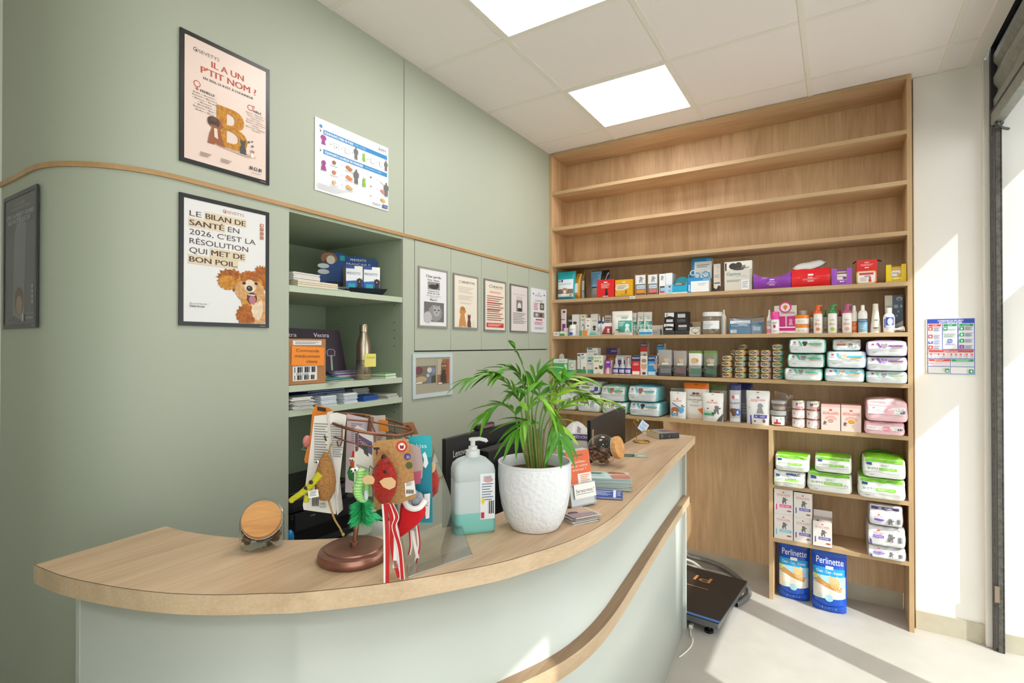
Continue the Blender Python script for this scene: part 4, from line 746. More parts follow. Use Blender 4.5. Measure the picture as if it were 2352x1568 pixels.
for k, (u0, u1, vt, c, ac, lab) in enumerate(((1509, 1543, 803, '#a9a5a0', '#cfcbd6', 'first clear bin, filled with grey treat pouches with a white price card'), (1544, 1577, 805, '#a59f98', '#cf9ba8', 'second clear bin, filled with treat pouches and a pink price card'), (1579, 1612, 805, '#e9e9e4', '#8fcfae', 'third clear bin, holding white pouches with a ginger cat picture'), (1614, 1647, 805, '#7f8a72', '#86b69c', 'fourth clear bin, holding green topped pouches beside the cans'))):
    x, w, h, z = slot('F', u0, u1, 839, 3.505); d = .12; t = thing('storage_bin', lab, 'bin', (x, 3.505 + d / 2, z), 0, 'clear bins on the third shelf'); b = B(); q = .0018
    b.box(-w / 2, w / 2, -d / 2, d / 2, 0, q, bn)
    for s in (-1, 1): b.box(s * w / 2 - (q if s > 0 else 0), s * w / 2 + (q if s < 0 else 0), -d / 2, d / 2, q, h, bn)
    b.box(-w / 2, w / 2, -d / 2, -d / 2 + q, q, h, bn); b.box(-w / 2, w / 2, d / 2 - q, d / 2, q, h, bn)
    b.tube([(-w * .28 + w * .24 * cos(a), -d / 2 - .0008, h * .62 + w * .13 * sin(a)) for a in [pi / 8 * i for i in range(16)]], .0012, '#8a8a88', closed=True, n=5); b.make('bin', t)
    B().box(-w * .28, w * .42, -d / 2 + .003, -d / 2 + .005, h * .28, h * .72, ac).make('price_card', t)
    for j in range(3):
        x2, w2, h2, z2 = slot('F', u0 + 1, u1 - 2, vt, 3.53 + j * .03, SZ['F'] + .004); hh = h2 * (1 - .02 * j)
        b = B(); C = mat(c, rough=.25)
        for sg in (-1, 1): b.grid(lambda a, e: Vector(((2 * a - 1) * w * .44, sg * (.001 + .009 * (1 - abs(2 * a - 1) ** 3) * (1 - e ** 3)), e * hh)), 8, 10, lambda a, e: mat('#6f8f4a' if (k > 1 and e > .86) else c, rough=.25))
        if j == 0: b.deco([('e', 0, .62, .3, .09, '#d99a5c' if k == 2 else '#b59b82'), ('s', 'cathead', -.1 if k == 2 else .15, .5, .2, '#e0b07c' if k == 2 else '#cbb9a4'), ('r', -.2, .3, .42, .5, '#dfdcd8')], w * .9, hh, planeS(-.011))
        o = b.make('treat_pouch', None, (x - .001, 3.505 + .022 + j * .03, z + .003)); fin(o, ['front', 'middle', 'rear'][j] + ' pouch in the ' + lab.split(',')[0], 'pouch', 'treat pouches in the clear bins')
# cans
cc = '#d9cdb5'; AC = dict(g='#8fae8a', p='#c9a3b5', r='#c08f8a', b='#86a9b8', o='#cf9a5c', v='#a99bb5', t='#4f9c93')
def cans(u0, u1, cols, lab, yf=3.515, first=0):
    x, w, h, z = slot('F', u0, u1, 816, yf); r = w / 2
    names = ['bottom', 'second', 'third', 'fourth', 'fifth', 'top']
    for i, c in enumerate(cols):
        nm = names[i] if i < len(cols) - 1 else 'topmost'
        z = can('food_can', nm + ' can of ' + lab, 'can', x + .002 * sin(i * 2.3), yf + r, z, r, .0355, cc, AC[c], 'cat food cans on the third shelf', rz=.05 * sin(i * 3.1))
cans(1656, 1680, 'ogoo', 'the shortest stack, next to the fourth clear bin'); cans(1675, 1696, 'ooorr', 'the shadowed stack behind the two nearest the bins', 3.59)
cans(1686, 1711, 'gobgo', 'the stack second from the bins')
cans(1694, 1717, 'ggogoo', 'the taller stack behind the second one', 3.60)
cans(1718, 1743, 'ggpgr', 'the stack in the middle of the can display'); cans(1746, 1770, 'rrvvr', 'the mauve labelled stack beside the tallest front stack'); cans(1773, 1798, 'ttgtbg', 'the tall front stack against the white food bags')
# food bags on the third shelf
def hills(lab, u0, u1, vt, zb, ac, sidec, yf=3.465, row='F', d=.22, pet='#8d8a88', ears='cathead', **k):
    return bag('food_bag', lab, 'food bag', row, u0, u1, vt, '#e3e8ea', [('r', -.38, -.32, .74, .86, '#b2495a'), ('l', -.44, -.28, .58, .7, 2, '#a9b7bb'), ('g', [(-.26, .92), (-.2, .92), (-.13, .6), (-.17, .56)], ac), ('s', ears, -.06, .56, .34, pet), ('r', .04, .42, .66, .76, ac), ('t', 'VETERINARY', .2, .84, .06, '#8fb3b5', .3), ('r', .1, .4, .57, .62, '#d99a55')], yf=yf, d=d, zb=zb, side=sidec, **k)
zz = hills('white and green cat food bag, lowest of the stack next to the cans', 1800, 1890, 843, None, '#49b388', '#79c4a8'); zz = hills('white and green cat food bag, middle of the stack next to the cans', 1807, 1895, 810, zz, '#49b388', '#5fb89a'); hills('white and green dog food bag, topmost of the stack next to the cans', 1811, 1897, 777, zz, '#49b388', '#86cbb0', pet='#333', ears='doghead')
zz = hills('white and blue cat food bag, lowest of the middle stack', 1893, 1987, 844, None, '#49b0c4', '#9cd0d6', pet='#d9b9a0'); zz = hills('white and blue cat food bag, middle of the middle stack', 1898, 1991, 804, zz, '#49b0c4', '#a9d3da', pet='#d9b9a0')
bag('food_bag', 'small white food bag with a brown band lying on the middle stack', 'food bag', 'F', 1912, 1978, 777, '#e1e1e1', [('s', 'crown', -.2, .78, .12, RCR), ('t', 'ROYAL CANIN', -.2, .7, .07, RCR, .34), ('r', -.36, -.04, .48, .6, '#b5785a'), ('s', 'mascot', .12, .32, .36, '#8d8a88'), ('r', .22, .42, .3, .66, '#efefef'), ('b', .27, .38, .36, .55)], yf=3.52, d=.14, zb=zz, fold=False, rough=.35)
zz = hills('white and green food bag, lowest of the stack by the right side panel', 1989, 2086, 851, None, '#7fd0a0', '#cfe6da'); zz = hills('white and purple food bag, middle of the stack by the right side panel', 1990, 2086, 817, zz, '#8a4fa8', '#cfc6da', pet='#a98fb5'); hills('white and purple food bag, topmost of the stack by the right side panel', 1990, 2086, 781, zz, '#8a4fa8', '#b9a3c2', pet='#9c8a92')

# ------------------------------------------------------------------ fourth filled shelf
BW = '#dfe3e4'
z1 = bag('food_bag', 'white food bag with red and green print, behind the palm at the shelf end', 'food bag', 'G', 1274, 1322, 901, BW, [('t', 'Urinary', -.2, .62, .12, '#8f5a6a', .4), ('s', 'mascot', .2, .5, .3, '#7fa36a'), ('l', -.4, .3, .2, .4, 3, '#9aa4a6')], yf=3.52, fold=False, side='#d5d9d9')
bag('food_bag', 'pale food bag lying on the red and green printed one', 'food bag', 'G', 1276, 1316, 879, BW, [('l', -.3, .3, .3, .7, 3, '#a9b0b2')], yf=3.55, zb=z1, fold=False, d=.17)
z1 = bag('food_bag', 'white food bag with violet corner, lower one of the second stack from the corner', 'food bag', 'G', 1324, 1377, 903, BW, [('r', -.36, 0, .5, .6, '#8f6f7a'), ('s', 'mascot', .2, .35, .4, '#9aa5a0')], yf=3.50, fold=False)
bag('food_bag', 'white food bag with black lettering, upper one of the second stack from the corner', 'food bag', 'G', 1326, 1376, 874, BW, [('r', .3, .5, .25, .6, '#4a3f8f'), ('l', -.3, .2, .4, .8, 3, '#777'), ('b', .1, .3, .1, .3)], yf=3.53, zb=z1, fold=False, d=.2, topcol='#b9b5b8')
z1 = hills('white and green dog food bag, lower one beside the blue sided bags', 1381, 1438, 922, None, '#3fa69a', '#bfe0d8', row='G', pet='#a2765a', ears='doghead', yf=3.50)
hills('white and green dog food bag, upper one beside the blue sided bags', 1378, 1436, 884, z1, '#3fb38d', '#8fc9b5', row='G', pet='#a2765a', ears='doghead', yf=3.52)
z1 = hills('white dog food bag with pale blue sides, lower of the pair', 1443, 1516, 922, None, '#39a9b9', '#8fd0da', row='G', pet='#2e2c2c', ears='doghead', yf=3.50, d=.25)
hills('white dog food bag with pale blue sides, upper of the pair', 1440, 1509, 885, z1, '#39a9b9', '#8fd0da', row='G', pet='#8d5f48', ears='doghead', yf=3.50, d=.25, topcol='#58a9c0')
carton('supplement_box', 'flat pale box behind the white pouch with a terrier', 'box', 'G', 1541, 1570, 891, '#d2cfca', [('l', -.4, .4, .8, .95, 2, '#a9a49c')], yf=3.66, d=.05)
def rcp(extra, txt='ROYAL CANIN', zt=.72): return [('s', 'crown', 0, zt, .07, RCR), ('t', txt, 0, zt - .05, .05, RCR, .5)] + extra
pouch('treat_pouch', 'white treat pouch with a brown and white terrier', 'pouch', 'G', 1536, 1574, 900, '#e9e7e2', rcp([('g', [(-.3, .6), (.25, .42), (.25, .38), (-.3, .55)], '#5b8fc9'), ('e', .25, .34, .16, .12, '#4f9fd6'), ('e', -.15, .2, .24, .12, '#5fa9dc'), ('s', 'doghead', -.12, .14, .3, '#b9683c'), ('e', -.12, .22, .09, .07, '#efe9e0'), ('e', -.12, .2, .05, .025, '#222'), ('e', -.1, .06, .22, .06, '#efe9e0'), ('e', .3, .5, .06, .025, '#444'), ('e', .38, .46, .05, .02, '#444')]), yf=3.50, d=.06)
pouch('treat_pouch', 'tall white pouch with an orange top and an orange dog shape', 'pouch', 'G', 1567, 1626, 880, '#e6e2da', [('r', -.12, .0, .69, .74, '#4a3f55'), ('r', .02, .14, .69, .74, '#a8423c'), ('t', 'SPECIFIC', 0, .66, .045, '#55443f', .42), ('t', 'Hypoallergenic', 0, .55, .04, '#4b4545', .58), ('t', 'Treats', 0, .49, .035, '#4b4545', .26), ('l', -.2, .2, .36, .42, 2, '#aaa'), ('g', [(.1, .3), (.5, .36), (.5, .02), (.34, .02), (.28, .16)], '#e7742a')], yf=3.53, d=.09, topcol='#ee7f22')
pouch('treat_pouch', 'white treat pouch with a black and white striped cat', 'pouch', 'G', 1611, 1660, 903, '#e8e6e1', rcp([('t', 'Treats', -.2, .36, .07, '#8fbf9f', .42), ('r', -.4, .1, .22, .3, '#45a578'), ('s', 'mascot', .22, .28, .3, '#6a6a6a'), ('e', -.2, .46, .05, .02, '#55504a'), ('e', .05, .3, .06, .04, '#55504a'), ('g', [(.2, .02), (.45, .02), (.5, .3), (.4, .22)], '#4c4a48')]), yf=3.49, d=.06)
pouch('treat_pouch', 'dull white and green topped pouch behind the striped cat pouch', 'pouch', 'G', 1628, 1668, 884, '#c9c7c0', [('r', -.2, .1, .68, .8, '#b36a72'), ('t', 'light', .2, .5, .06, '#5d7a4a', .4), ('e', .1, .3, .25, .1, '#6d8a5a')], yf=3.59, d=.07, topcol='#7a8f55')
pouch('treat_pouch', 'navy topped pouch with a dog photo', 'pouch', 'G', 1673, 1700, 882, '#c6c5c9', [('e', -.15, .66, .12, .05, '#b5455a'), ('r', -.1, .35, .62, .72, '#e6e4e4'), ('t', 'llergenic', 0, .52, .05, '#4f5a86', .8), ('s', 'doghead', -.1, .18, .2, '#6b4a3a'), ('e', .25, .28, .2, .09, '#3d62b0'), ('e', .25, .28, .12, .05, '#e6e6ea'), ('r', -.4, .4, .03, .12, '#e2e2e2')], yf=3.51, d=.07, topcol='#27306b', rz=.12)
pouch('treat_pouch', 'dark navy pouch tucked behind the dog photo pouch', 'pouch', 'G', 1692, 1727, 881, '#6f7288', [('l', -.4, .4, .2, .5, 4, '#9a9cb0')], yf=3.60, d=.08, topcol='#27306b')
pouch('treat_pouch', 'large white pouch with a line drawn dog and a violet band', 'pouch', 'G', 1712, 1767, 898, '#ebebea', [('s', 'crown', .02, .78, .075, RCR), ('t', 'ROYAL CANIN', .02, .73, .05, RCR, .58), ('r', -.36, .0, .685, .692, RCR), ('s', 'dog', .12, .34, .3, '#8d8d8d'), ('r', -.14, .4, .2, .3, '#4d46a8'), ('t', 'PILL ASSIST', .12, .25, .045, '#fff', .4), ('r', -.3, -.24, .0, .28, '#4d46a8'), ('t', 'EXPERT', -.34, .5, .035, '#999', .12), ('e', .28, .12, .06, .06, '#7d5a48'), ('s', 'cathead', -.1, .08, .06, '#555')], yf=3.505, d=.07)
x, w, h, z = slot('G', 1775, 1824, 899, 3.6); b = B()
fl = glass('clear_film', (.93, .9, .87), 1.4, alpha=.1)
for sg in (-1, 1): b.grid(lambda a, c: Vector(((2 * a - 1) * w / 2 * (1 - .1 * c), sg * (.002 + .03 * (1 - abs(2 * a - 1) ** 3) * (1 - c ** 2)) + .006 * noise.noise(Vector((a * 5, c * 5, sg))), c * h * (1 - .12 * a))), 12, 12, fl)
t = thing('biscuit_bag', 'crinkled clear bag behind the white labelled tubs', 'bag', (x, 3.64, z)); b.make('film', t)
random.seed(2); b = B()
for k in range(16): b.ball(((random.random() - .5) * w * .6, (random.random() - .5) * .03, .02 + random.random() * h * .55), (.012, .009, .007), random.choice(['#b9a088', '#a68d75', '#c9b39a']), n=8)
b.make('biscuits', t)['kind'] = 'stuff'
def cleartub(lab, u0, u1, vt, zb, labeldeco):
    t, w, h = bottle('treat_tub', lab, 'tub', 'G', u0, u1, vt, 3.51, [(.84, 0), (.9, .05), (.96, .7), (.96, .74)], labeldeco, [('l', [(1.0, .72), (1.0, .92), (.97, 1)], glass('tub_lid', (.96, .95, .94), 1.0, alpha=.35))], capname='lid', zb=zb, col='#ffffff')
    t.children[0].data.materials[0] = cg
    B().lathe([(w * .38, .004), (w * .43, h * .42), (.01, h * .45)], mat('#b39684', bump=.6, bscale=120, var=.25), n=16).make('biscuits', t)['kind'] = 'stuff'
    return SZ['G'] + h + .002
zt = cleartub('clear tub with a white label and a red cat shape, lower of two', 1767, 1806, 944, None, [('r', -.44, .44, .08, .62, '#f0efee'), ('s', 'cat', -.05, .2, .3, '#c9303a'), ('r', -.26, .2, .12, .26, '#cf3038'), ('e', .2, .5, .07, .06, '#6dbb6a')])
cleartub('clear tub of brown treats standing on the lower one', 1769, 1807, 921, zt, [])
def pinkcan(u0, u1, n, who):
    x, w, h, z = slot('G', u0, u1, 957, 3.51); r = w / 2
    for i in range(n):
        b = B(); M = mat('#b0a37a', rough=.3, metal=.8); hh = .0545
        b.lathe([(r * .93, 0), (r, .002), (r * .97, .004, '#e2d3d0' if i < 2 else '#cfc6c2'), (r * .97, hh - .005, M), (r, hh - .004), (r, hh - .001), (r * .93, hh), (.001, hh - .003)], M, n=24)
        S = lambda a, c, o=0: Vector(((r * .975 + o) * sin(a / r), -(r * .975 + o) * cos(a / r), c))
        b.cv = .009
        if i < 2: b.deco([('g', [(-.1, .06), (.42, .06), (.42, .5), (.3, .7), (.05, .82)], '#f6efec'), ('r', -.42, .5, .86, .93, '#d99aa0'), ('g', [(.0, .1), (.38, .1), (.35, .5)], '#e3aca6'), ('e', -.34, .55, .05, .12, '#8d8079')], 2 * r, hh, S, n=6)
        else: b.deco([('r', -.2, .4, .1, .35, '#cf8f98'), ('s', 'cathead' if who else 'mascot', -.1, .4, .35, '#5d5552'), ('l', .05, .4, .55, .8, 3, '#9d8f8c')], 2 * r, hh, S, n=6)
        fin(b.make('food_can', None, (x, 3.51 + r, z)), ['bottom', 'middle', 'top'][i] + ' pink labelled can of the stack ' + ('beside the pink cartons' if who else 'beside the clear tubs'), 'can', 'pink cans on the fourth shelf'); z += hh + .0005
pinkcan(1818, 1849, 3, 0); pinkcan(1851, 1884, 3, 1)
def rcbox(lab, u0, u1, food):
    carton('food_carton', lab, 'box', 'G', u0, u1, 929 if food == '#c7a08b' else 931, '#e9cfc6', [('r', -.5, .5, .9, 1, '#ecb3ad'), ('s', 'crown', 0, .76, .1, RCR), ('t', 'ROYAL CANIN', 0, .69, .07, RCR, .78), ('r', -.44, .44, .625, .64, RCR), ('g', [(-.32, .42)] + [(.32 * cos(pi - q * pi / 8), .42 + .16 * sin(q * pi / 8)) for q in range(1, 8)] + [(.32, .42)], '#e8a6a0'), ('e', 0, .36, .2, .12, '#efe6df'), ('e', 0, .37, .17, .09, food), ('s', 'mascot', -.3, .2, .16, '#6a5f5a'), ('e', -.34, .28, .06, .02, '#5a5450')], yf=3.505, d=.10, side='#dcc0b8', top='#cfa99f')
rcbox('pale pink food carton with a bowl of pale strips', 1886, 1930, '#c7a08b'); rcbox('pale pink food carton with a bowl of golden chunks', 1932, 1978, '#d5962f')
def pink(lab, u0, u1, vt, zb, hl, **k):
    return bag('food_bag', lab, 'food bag', 'G', u0, u1, vt, '#eac0c6', [('r', -.48, .48, .38, .72, '#efe7e7'), ('s', 'crown', -.32, .64, .1, RCR), ('t', 'ROYAL CANIN', -.3, .56, .07, RCR, .28), ('r', -.46, .02, .5, .51, RCR), ('e', .06, .52, .13, .19, hl), ('r', .22, .48, .4, .68, '#d4d2d4'), ('b', .32, .46, .42, .58)], yf=3.465, zb=zb, d=.22, side='#e3a9b3', topcol='#e9c9c6', fold=False, **k)
zz = pink('pink and white food bag, lower of the pair by the right side panel', 1985, 2080, 968, None, '#e596a5'); pink('pink and white food bag, upper of the pair by the right side panel', 1988, 2087, 918, zz, '#edb7c0')

# ------------------------------------------------------------------ lower right compartments
def hpm(lab, u0, u1, vt, zb, txt, kg, col='#79c526', yf=3.455, d=.24, blue=False, row='H', **k):
    return bag('food_bag', lab, 'food bag', row, u0, u1, vt, '#f0f1ef', [('r', -.5, .5, .82, 1, col if not blue else '#eef0ee'), ('r', -.44, -.3, .66, .78, '#2b4a94'), ('t', 'HPM', -.26, .5, .12, '#5d6a63', .2), ('g', [(-.42, .6), (-.36, .46), (-.4, .44)], '#79c526'), ('r', -.12, .3, .42, .56, col), ('t', txt, .08, .49, .08, '#f2fae6', .36), ('t', kg, .38, .47, .1, '#8a908a', .12), ('t', 'ADULT', .02, .68, .09, '#8a908a', .2)] + ([('r', -.1, .35, .78, .9, '#2b4a94'), ('t', 'Junior', .1, .6, .14, '#44506b', .28), ('r', -.5, .3, .3, .42, '#bfe39a')] if blue else []), yf=yf, zb=zb, d=d, topcol=col if not blue else '#e4e8e2', side='#e3e6df', fold=True, foldcol='#eceeea', fh=.34, **k)
z1 = hpm('white kitten food bag with a blue stripe, lower left of the green and white bags', 1775, 1850, 1081, None, 'KITTEN', '1,5kg', blue=True)
hpm('small white and lime food bag on the blue striped one', 1779, 1859, 1044, z1, 'NEUTERED CAT', '1,5kg', d=.2)
z2 = hpm('large white and lime food bag in the middle of the lower layer', 1853, 1958, 1084, None, 'NEUTERED CAT', '3kg', d=.26)
hpm('white and lime food bag on the middle one of the lower layer', 1871, 1957, 1048, z2, 'NEUTERED CAT', '1,5kg', d=.2)
z3 = hpm('large white and lime food bag by the right side panel, lower layer', 1970, 2082, 1097, None, 'NEUTERED CAT', '3kg', d=.26)
zq = hpm('white and lime food bag by the right side panel, upper layer', 1982, 2082, 1052, z3, 'ADULT', '1,5kg', d=.2)
x, w, h, z = slot('H', 1975, 2062, 1038, 3.72, zq + .0)
bag('food_bag', 'bright green bag end sticking up behind the white and lime bags', 'food bag', 'H', 1975, 2062, 1038, '#57a51f', [('t', 'BAG', .25, .8, .06, '#cfe8b0', .2)], yf=3.71, d=.05, zb=None, fold=False, amp=.02, ex=7)
def rb(lab, u0, u1, vt, zb, col, txt, ban):
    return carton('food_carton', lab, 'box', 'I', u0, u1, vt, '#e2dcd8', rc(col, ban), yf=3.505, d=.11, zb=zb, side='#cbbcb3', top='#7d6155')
z1 = rb('white cat food carton with a pale blue band, lower left of the five', 1778, 1821, 1181, None, '#74bdd0', '', 'SENSITIVITY'); rb('white cat food carton with a pink band, on the pale blue one', 1778, 1821, 1124, z1, '#e0479a', '', 'EARLY RENAL')
z1 = rb('white cat food carton with a violet band, lower one of the middle column', 1823, 1865, 1190, None, '#5b49b0', '', 'NEUTERED'); rb('white cat food carton with a violet band, on top of the middle column', 1823, 1865, 1132, z1, '#5b49b0', '', 'NEUTERED')
openbox('food_carton', 'open topped white cat food carton with a violet band, standing alone', 'box', 'I', 1867, 1911, 1198, '#e2dcd8', rc('#5b49b0', 'NEUTERED'), yf=3.49, d=.11, inside='#8a7568', fill=(.97, '#cfc4bb', [('r', -.3, -.2, .98, 1.05, '#333')]), side='#cbbcb3', lid=.035)
def nb(lab, u0, u1, vt, zb, **k):
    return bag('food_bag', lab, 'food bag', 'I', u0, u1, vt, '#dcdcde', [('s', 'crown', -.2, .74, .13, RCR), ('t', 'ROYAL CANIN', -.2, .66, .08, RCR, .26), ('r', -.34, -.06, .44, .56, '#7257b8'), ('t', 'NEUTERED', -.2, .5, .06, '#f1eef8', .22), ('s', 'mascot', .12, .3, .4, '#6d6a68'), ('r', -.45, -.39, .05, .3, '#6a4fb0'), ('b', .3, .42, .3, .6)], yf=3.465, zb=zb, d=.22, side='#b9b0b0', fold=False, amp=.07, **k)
z1 = nb('silver cat food bag, lowest of the stack of three', 1992, 2083, 1256, None); z2 = nb('silver cat food bag, middle of the stack of three', 1991, 2082, 1208, z1)
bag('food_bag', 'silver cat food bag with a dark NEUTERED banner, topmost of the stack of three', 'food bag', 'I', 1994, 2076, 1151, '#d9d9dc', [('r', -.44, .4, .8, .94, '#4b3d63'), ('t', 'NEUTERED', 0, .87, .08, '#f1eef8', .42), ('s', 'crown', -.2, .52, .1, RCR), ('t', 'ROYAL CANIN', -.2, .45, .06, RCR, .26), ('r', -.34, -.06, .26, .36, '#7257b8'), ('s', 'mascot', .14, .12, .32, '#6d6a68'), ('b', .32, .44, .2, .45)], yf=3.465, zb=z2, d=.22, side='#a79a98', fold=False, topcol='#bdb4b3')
def litter(lab, u0, u1, vt, yf):
    pouch('litter_bag', lab, 'litter bag', 'Z', u0, u1, vt, '#1c55c4', [('g', [(-.5, .72), (.5, .78), (.5, .9), (-.5, .86)], '#1747b5'), ('r', -.46, .44, .6, .72, '#1d9ad6'), ('t', 'Chats - Cats - Katzen', 0, .66, .045, '#f0f8ff', .74), ('r', -.46, .46, .4, .6, '#a9d8ea'), ('e', -.38, .56, .09, .04, '#d9d84a'), ('g', [(-.46, .22), (.46, .26), (.46, .42), (.1, .45), (-.46, .46)], '#e8e3d8'), ('g', [(-.46, .5), (-.1, .42), (.34, .36), (.38, .44), (.0, .48), (-.3, .56)], '#c99350'), ('e', .16, .5, .15, .08, '#d9ae72'), ('s', 'cathead', .12, .48, .14, '#e0bd8a'), ('e', -.26, .27, .09, .04, '#cde4da'), ('e', .0, .25, .12, .055, '#a8d8e8'), ('g', [(-.5, .16), (-.1, .1), (.46, .14), (.46, .05), (-.5, .05)], '#1c55c4'), ('t', '1 - 1 - 1', .0, .075, .035, '#c9e6ff', .4), ('t', 'Perlinette', .02, .83, .105, '#f4f8ff', .78), ('r', -.1, .12, .7, .75, '#f2f2ee')], yf=yf, d=.10, hole=False, taper=.02, rough=.25, bulge=1.1)
litter('blue cat litter bag with a tabby cat picture, standing next to the oak divider', 1786, 1859, 1250, 3.555); litter('blue cat litter bag with a tabby cat picture, standing nearer the front', 1864, 1945, 1262, 3.50)
# ------------------------------------------------------------------ posters on the green wall
INK = '#3a3532'
def poster(name, label, y0, y1, z0, z1, frame, sheetcol, decos, border=.014, x=XL, rz=pi / 2, loc=None, group=None, fx=.004, sheetrough=.35):
    w, h = y1 - y0, z1 - z0; t = thing(name, label, 'poster', loc or (x + fx, (y0 + y1) / 2, z0), rz, group); F = mat(frame or '#888', rough=.35)
    b = B()
    if frame:
        for q in ((-w / 2, -w / 2 + border, 0, h), (w / 2 - border, w / 2, 0, h), (-w / 2 + border, w / 2 - border, 0, border), (-w / 2 + border, w / 2 - border, h - border, h)): b.box(q[0], q[1], -.0028, fx - .001, q[2], q[3], F)
        b.pr_text('DURABLE', w * .42, border * .45, .0025, '#d8d8d8', planeS(-.003), .022); b.make('frame', t)
    i = border if frame else 0; b = B(); b.box(-w / 2 + i, w / 2 - i, -.0012, fx - .0015, i, h - i, mat(sheetcol, rough=sheetrough))
    b.deco(decos, w, h, planeS(-.0013)); b.make('sheet', t); return t
def logo(x, z, s, col, asp):      # round head mark beside the word
    return [('e', x - s * 2.6 * asp, z, s * .55 * asp, s * .55, col), ('e', x - s * 2.55 * asp, z, s * .42 * asp, s * .42, '#e9d9d0'), ('e', x - s * 2.5 * asp, z - s * .08, s * .25 * asp, s * .25, col), ('t', 'SEVETYS', x + s * .3 * asp, z, s * .8, col, s * 4.6 * asp)]
FUR = mat('#c58a3c', rough=.9, var=.28, bscale=90, bump=.5); FUR2 = mat('#a86431', rough=.9, var=.35, bscale=70, bump=.5); FUR3 = mat('#cf9f6c', rough=.9, var=.25, bscale=80, bump=.4); FURW = mat('#e3cdb2', rough=.9, var=.12, bscale=60)
A_ = .323 / .45; C1 = '#b8513c'
names1 = ['Bella • Brume •', 'Bonnie • Blanche', '• Bianca • Bruna', '• Blossom', '• Brindille •', 'Bohème • Baïa •', 'Belle • Blue']; names2 = ['Basil • Bandit •', 'Balou • Bambou', '• Boston •', 'Bambi • Bijou •', 'Bisou • Biscotte', '• Bingo •', 'Biscuit • Baltik', '• Bubble']
d = logo(-.22, .885, .034, '#3f4a4a', 1 / A_)
d += [('t', 'IL A UN', .0, .825, .05, C1, .36, 1), ('t', "P'TIT NOM ?", .02, .752, .052, C1, .62, 1), ('t', "EN 2026, LE B EST À L'HONNEUR", .015, .692, .019, INK, .56, 1), ('e', -.33, .625, .036, .026, C1), ('e', -.33, .625, .027, .0195, '#e9d3c8'), ('r', -.336, -.324, .575, .6, C1), ('r', -.35, -.31, .584, .59, C1), ('t', 'FEMELLE', -.22, .585, .02, INK, .15, 1),
      ('e', .26, .605, .034, .024, C1), ('e', .26, .605, .026, .018, '#e9d3c8'), ('r', .285, .31, .625, .631, C1), ('r', .304, .31, .61, .63, C1), ('t', 'MÂLE', .345, .588, .02, INK, .1, 1)]
d += [('t', n, -.25, .558 - .0215 * i, .0125, '#6b5c55', .01 * len(n) * 1.6) for i, n in enumerate(names1)] + [('t', n, .325, .56 - .0195 * i, .012, '#7d6a61', .01 * len(n) * 1.45) for i, n in enumerate(names2)]
d += [('g', [(-.12, .2), (.22, .18), (.34, .2), (.0, .225)], '#c9ab9f'), ('t', 'B', .05, .375, .34, FUR, .31, 1), ('t', 'B', .055, .375, .33, FUR, .30, 1), ('s', 'dog', -.13, .2, .215, '#96562f'), ('e', -.16, .385, .062, .034, '#5f3a26'), ('e', -.2, .375, .022, .03, '#4a2d1e'), ('e', -.115, .375, .022, .03, '#4a2d1e'), ('g', [(-.15, .26), (-.11, .25), (-.12, .33), (-.155, .33)], '#e4d2c2'), ('e', -.16, .368, .034, .016, '#3a2820'), ('s', 'cat', .17, .195, .13, '#46453f'), ('s', 'cat', .28, .19, .055, '#efe9e4'), ('e', .285, .24, .025, .012, '#b9805a'), ('s', 'heart', .24, .3, .02, '#3a4a48'), ('s', 'heart', .28, .315, .016, '#3a4a48'), ('s', 'heart', .285, .275, .02, '#3a4a48'),
      ('l', -.3, -.18, .08, .115, 3, '#8d746b'), ('l', -.08, .04, .075, .11, 3, '#8d746b'), ('r', .25, .285, .09, .115, '#3a4444'), ('r', .305, .34, .09, .115, '#3a4444'), ('r', .36, .395, .09, .115, '#3a4444'), ('t', 'f', .267, .103, .016, '#e9d3c8'), ('e', .322, .103, .01, .007, '#e9d3c8'), ('t', 'J', .377, .103, .016, '#e9d3c8'), ('t', 'sevetys.fr', .33, .066, .012, '#8d746b', .12)]
poster('framed_poster', 'pink poster in a black frame with a furry letter B, above the oak strip', .866, 1.189, 2.164, 2.613, '#1b1a1a', '#e9d3c8', d)
HL = '#dccdae'; T2 = '#4f3a3a'
d = logo(.08, .927, .03, '#a5623f', 1 / A_)
def ln2(parts, z):
    o = []; x = -.4
    for txt, wd, hi in parts:
        if hi: o.append(('r', x - .012, x + wd + .012, z - .034, z + .034, HL))
        o.append(('t', txt, x + wd / 2, z, .043, T2, wd, 1 if hi else 0)); x += wd + .045
    return o
d += ln2([('LE', .12, 0), ('BILAN DE', .44, 1)], .86) + ln2([('SANTÉ', .36, 1), ('EN', .13, 0)], .79) + ln2([("2026, C'EST LA", .73, 0)], .72) + ln2([('RÉSOLUTION', .64, 0)], .65) + ln2([('QUI', .18, 0), ('MET DE', .37, 1)], .58) + ln2([('BON POIL.', .51, 1)], .51)
def blob(cx, cz, rx, rz, n, j, seed):
    random.seed(seed); return [(min(.452, cx + rx * cos(2 * pi * i / n) * (1 + (j if i % 2 else -j) * random.random())), max(.035, cz + rz * sin(2 * pi * i / n) * (1 + (j if i % 2 else -j) * random.random()))) for i in range(n)]
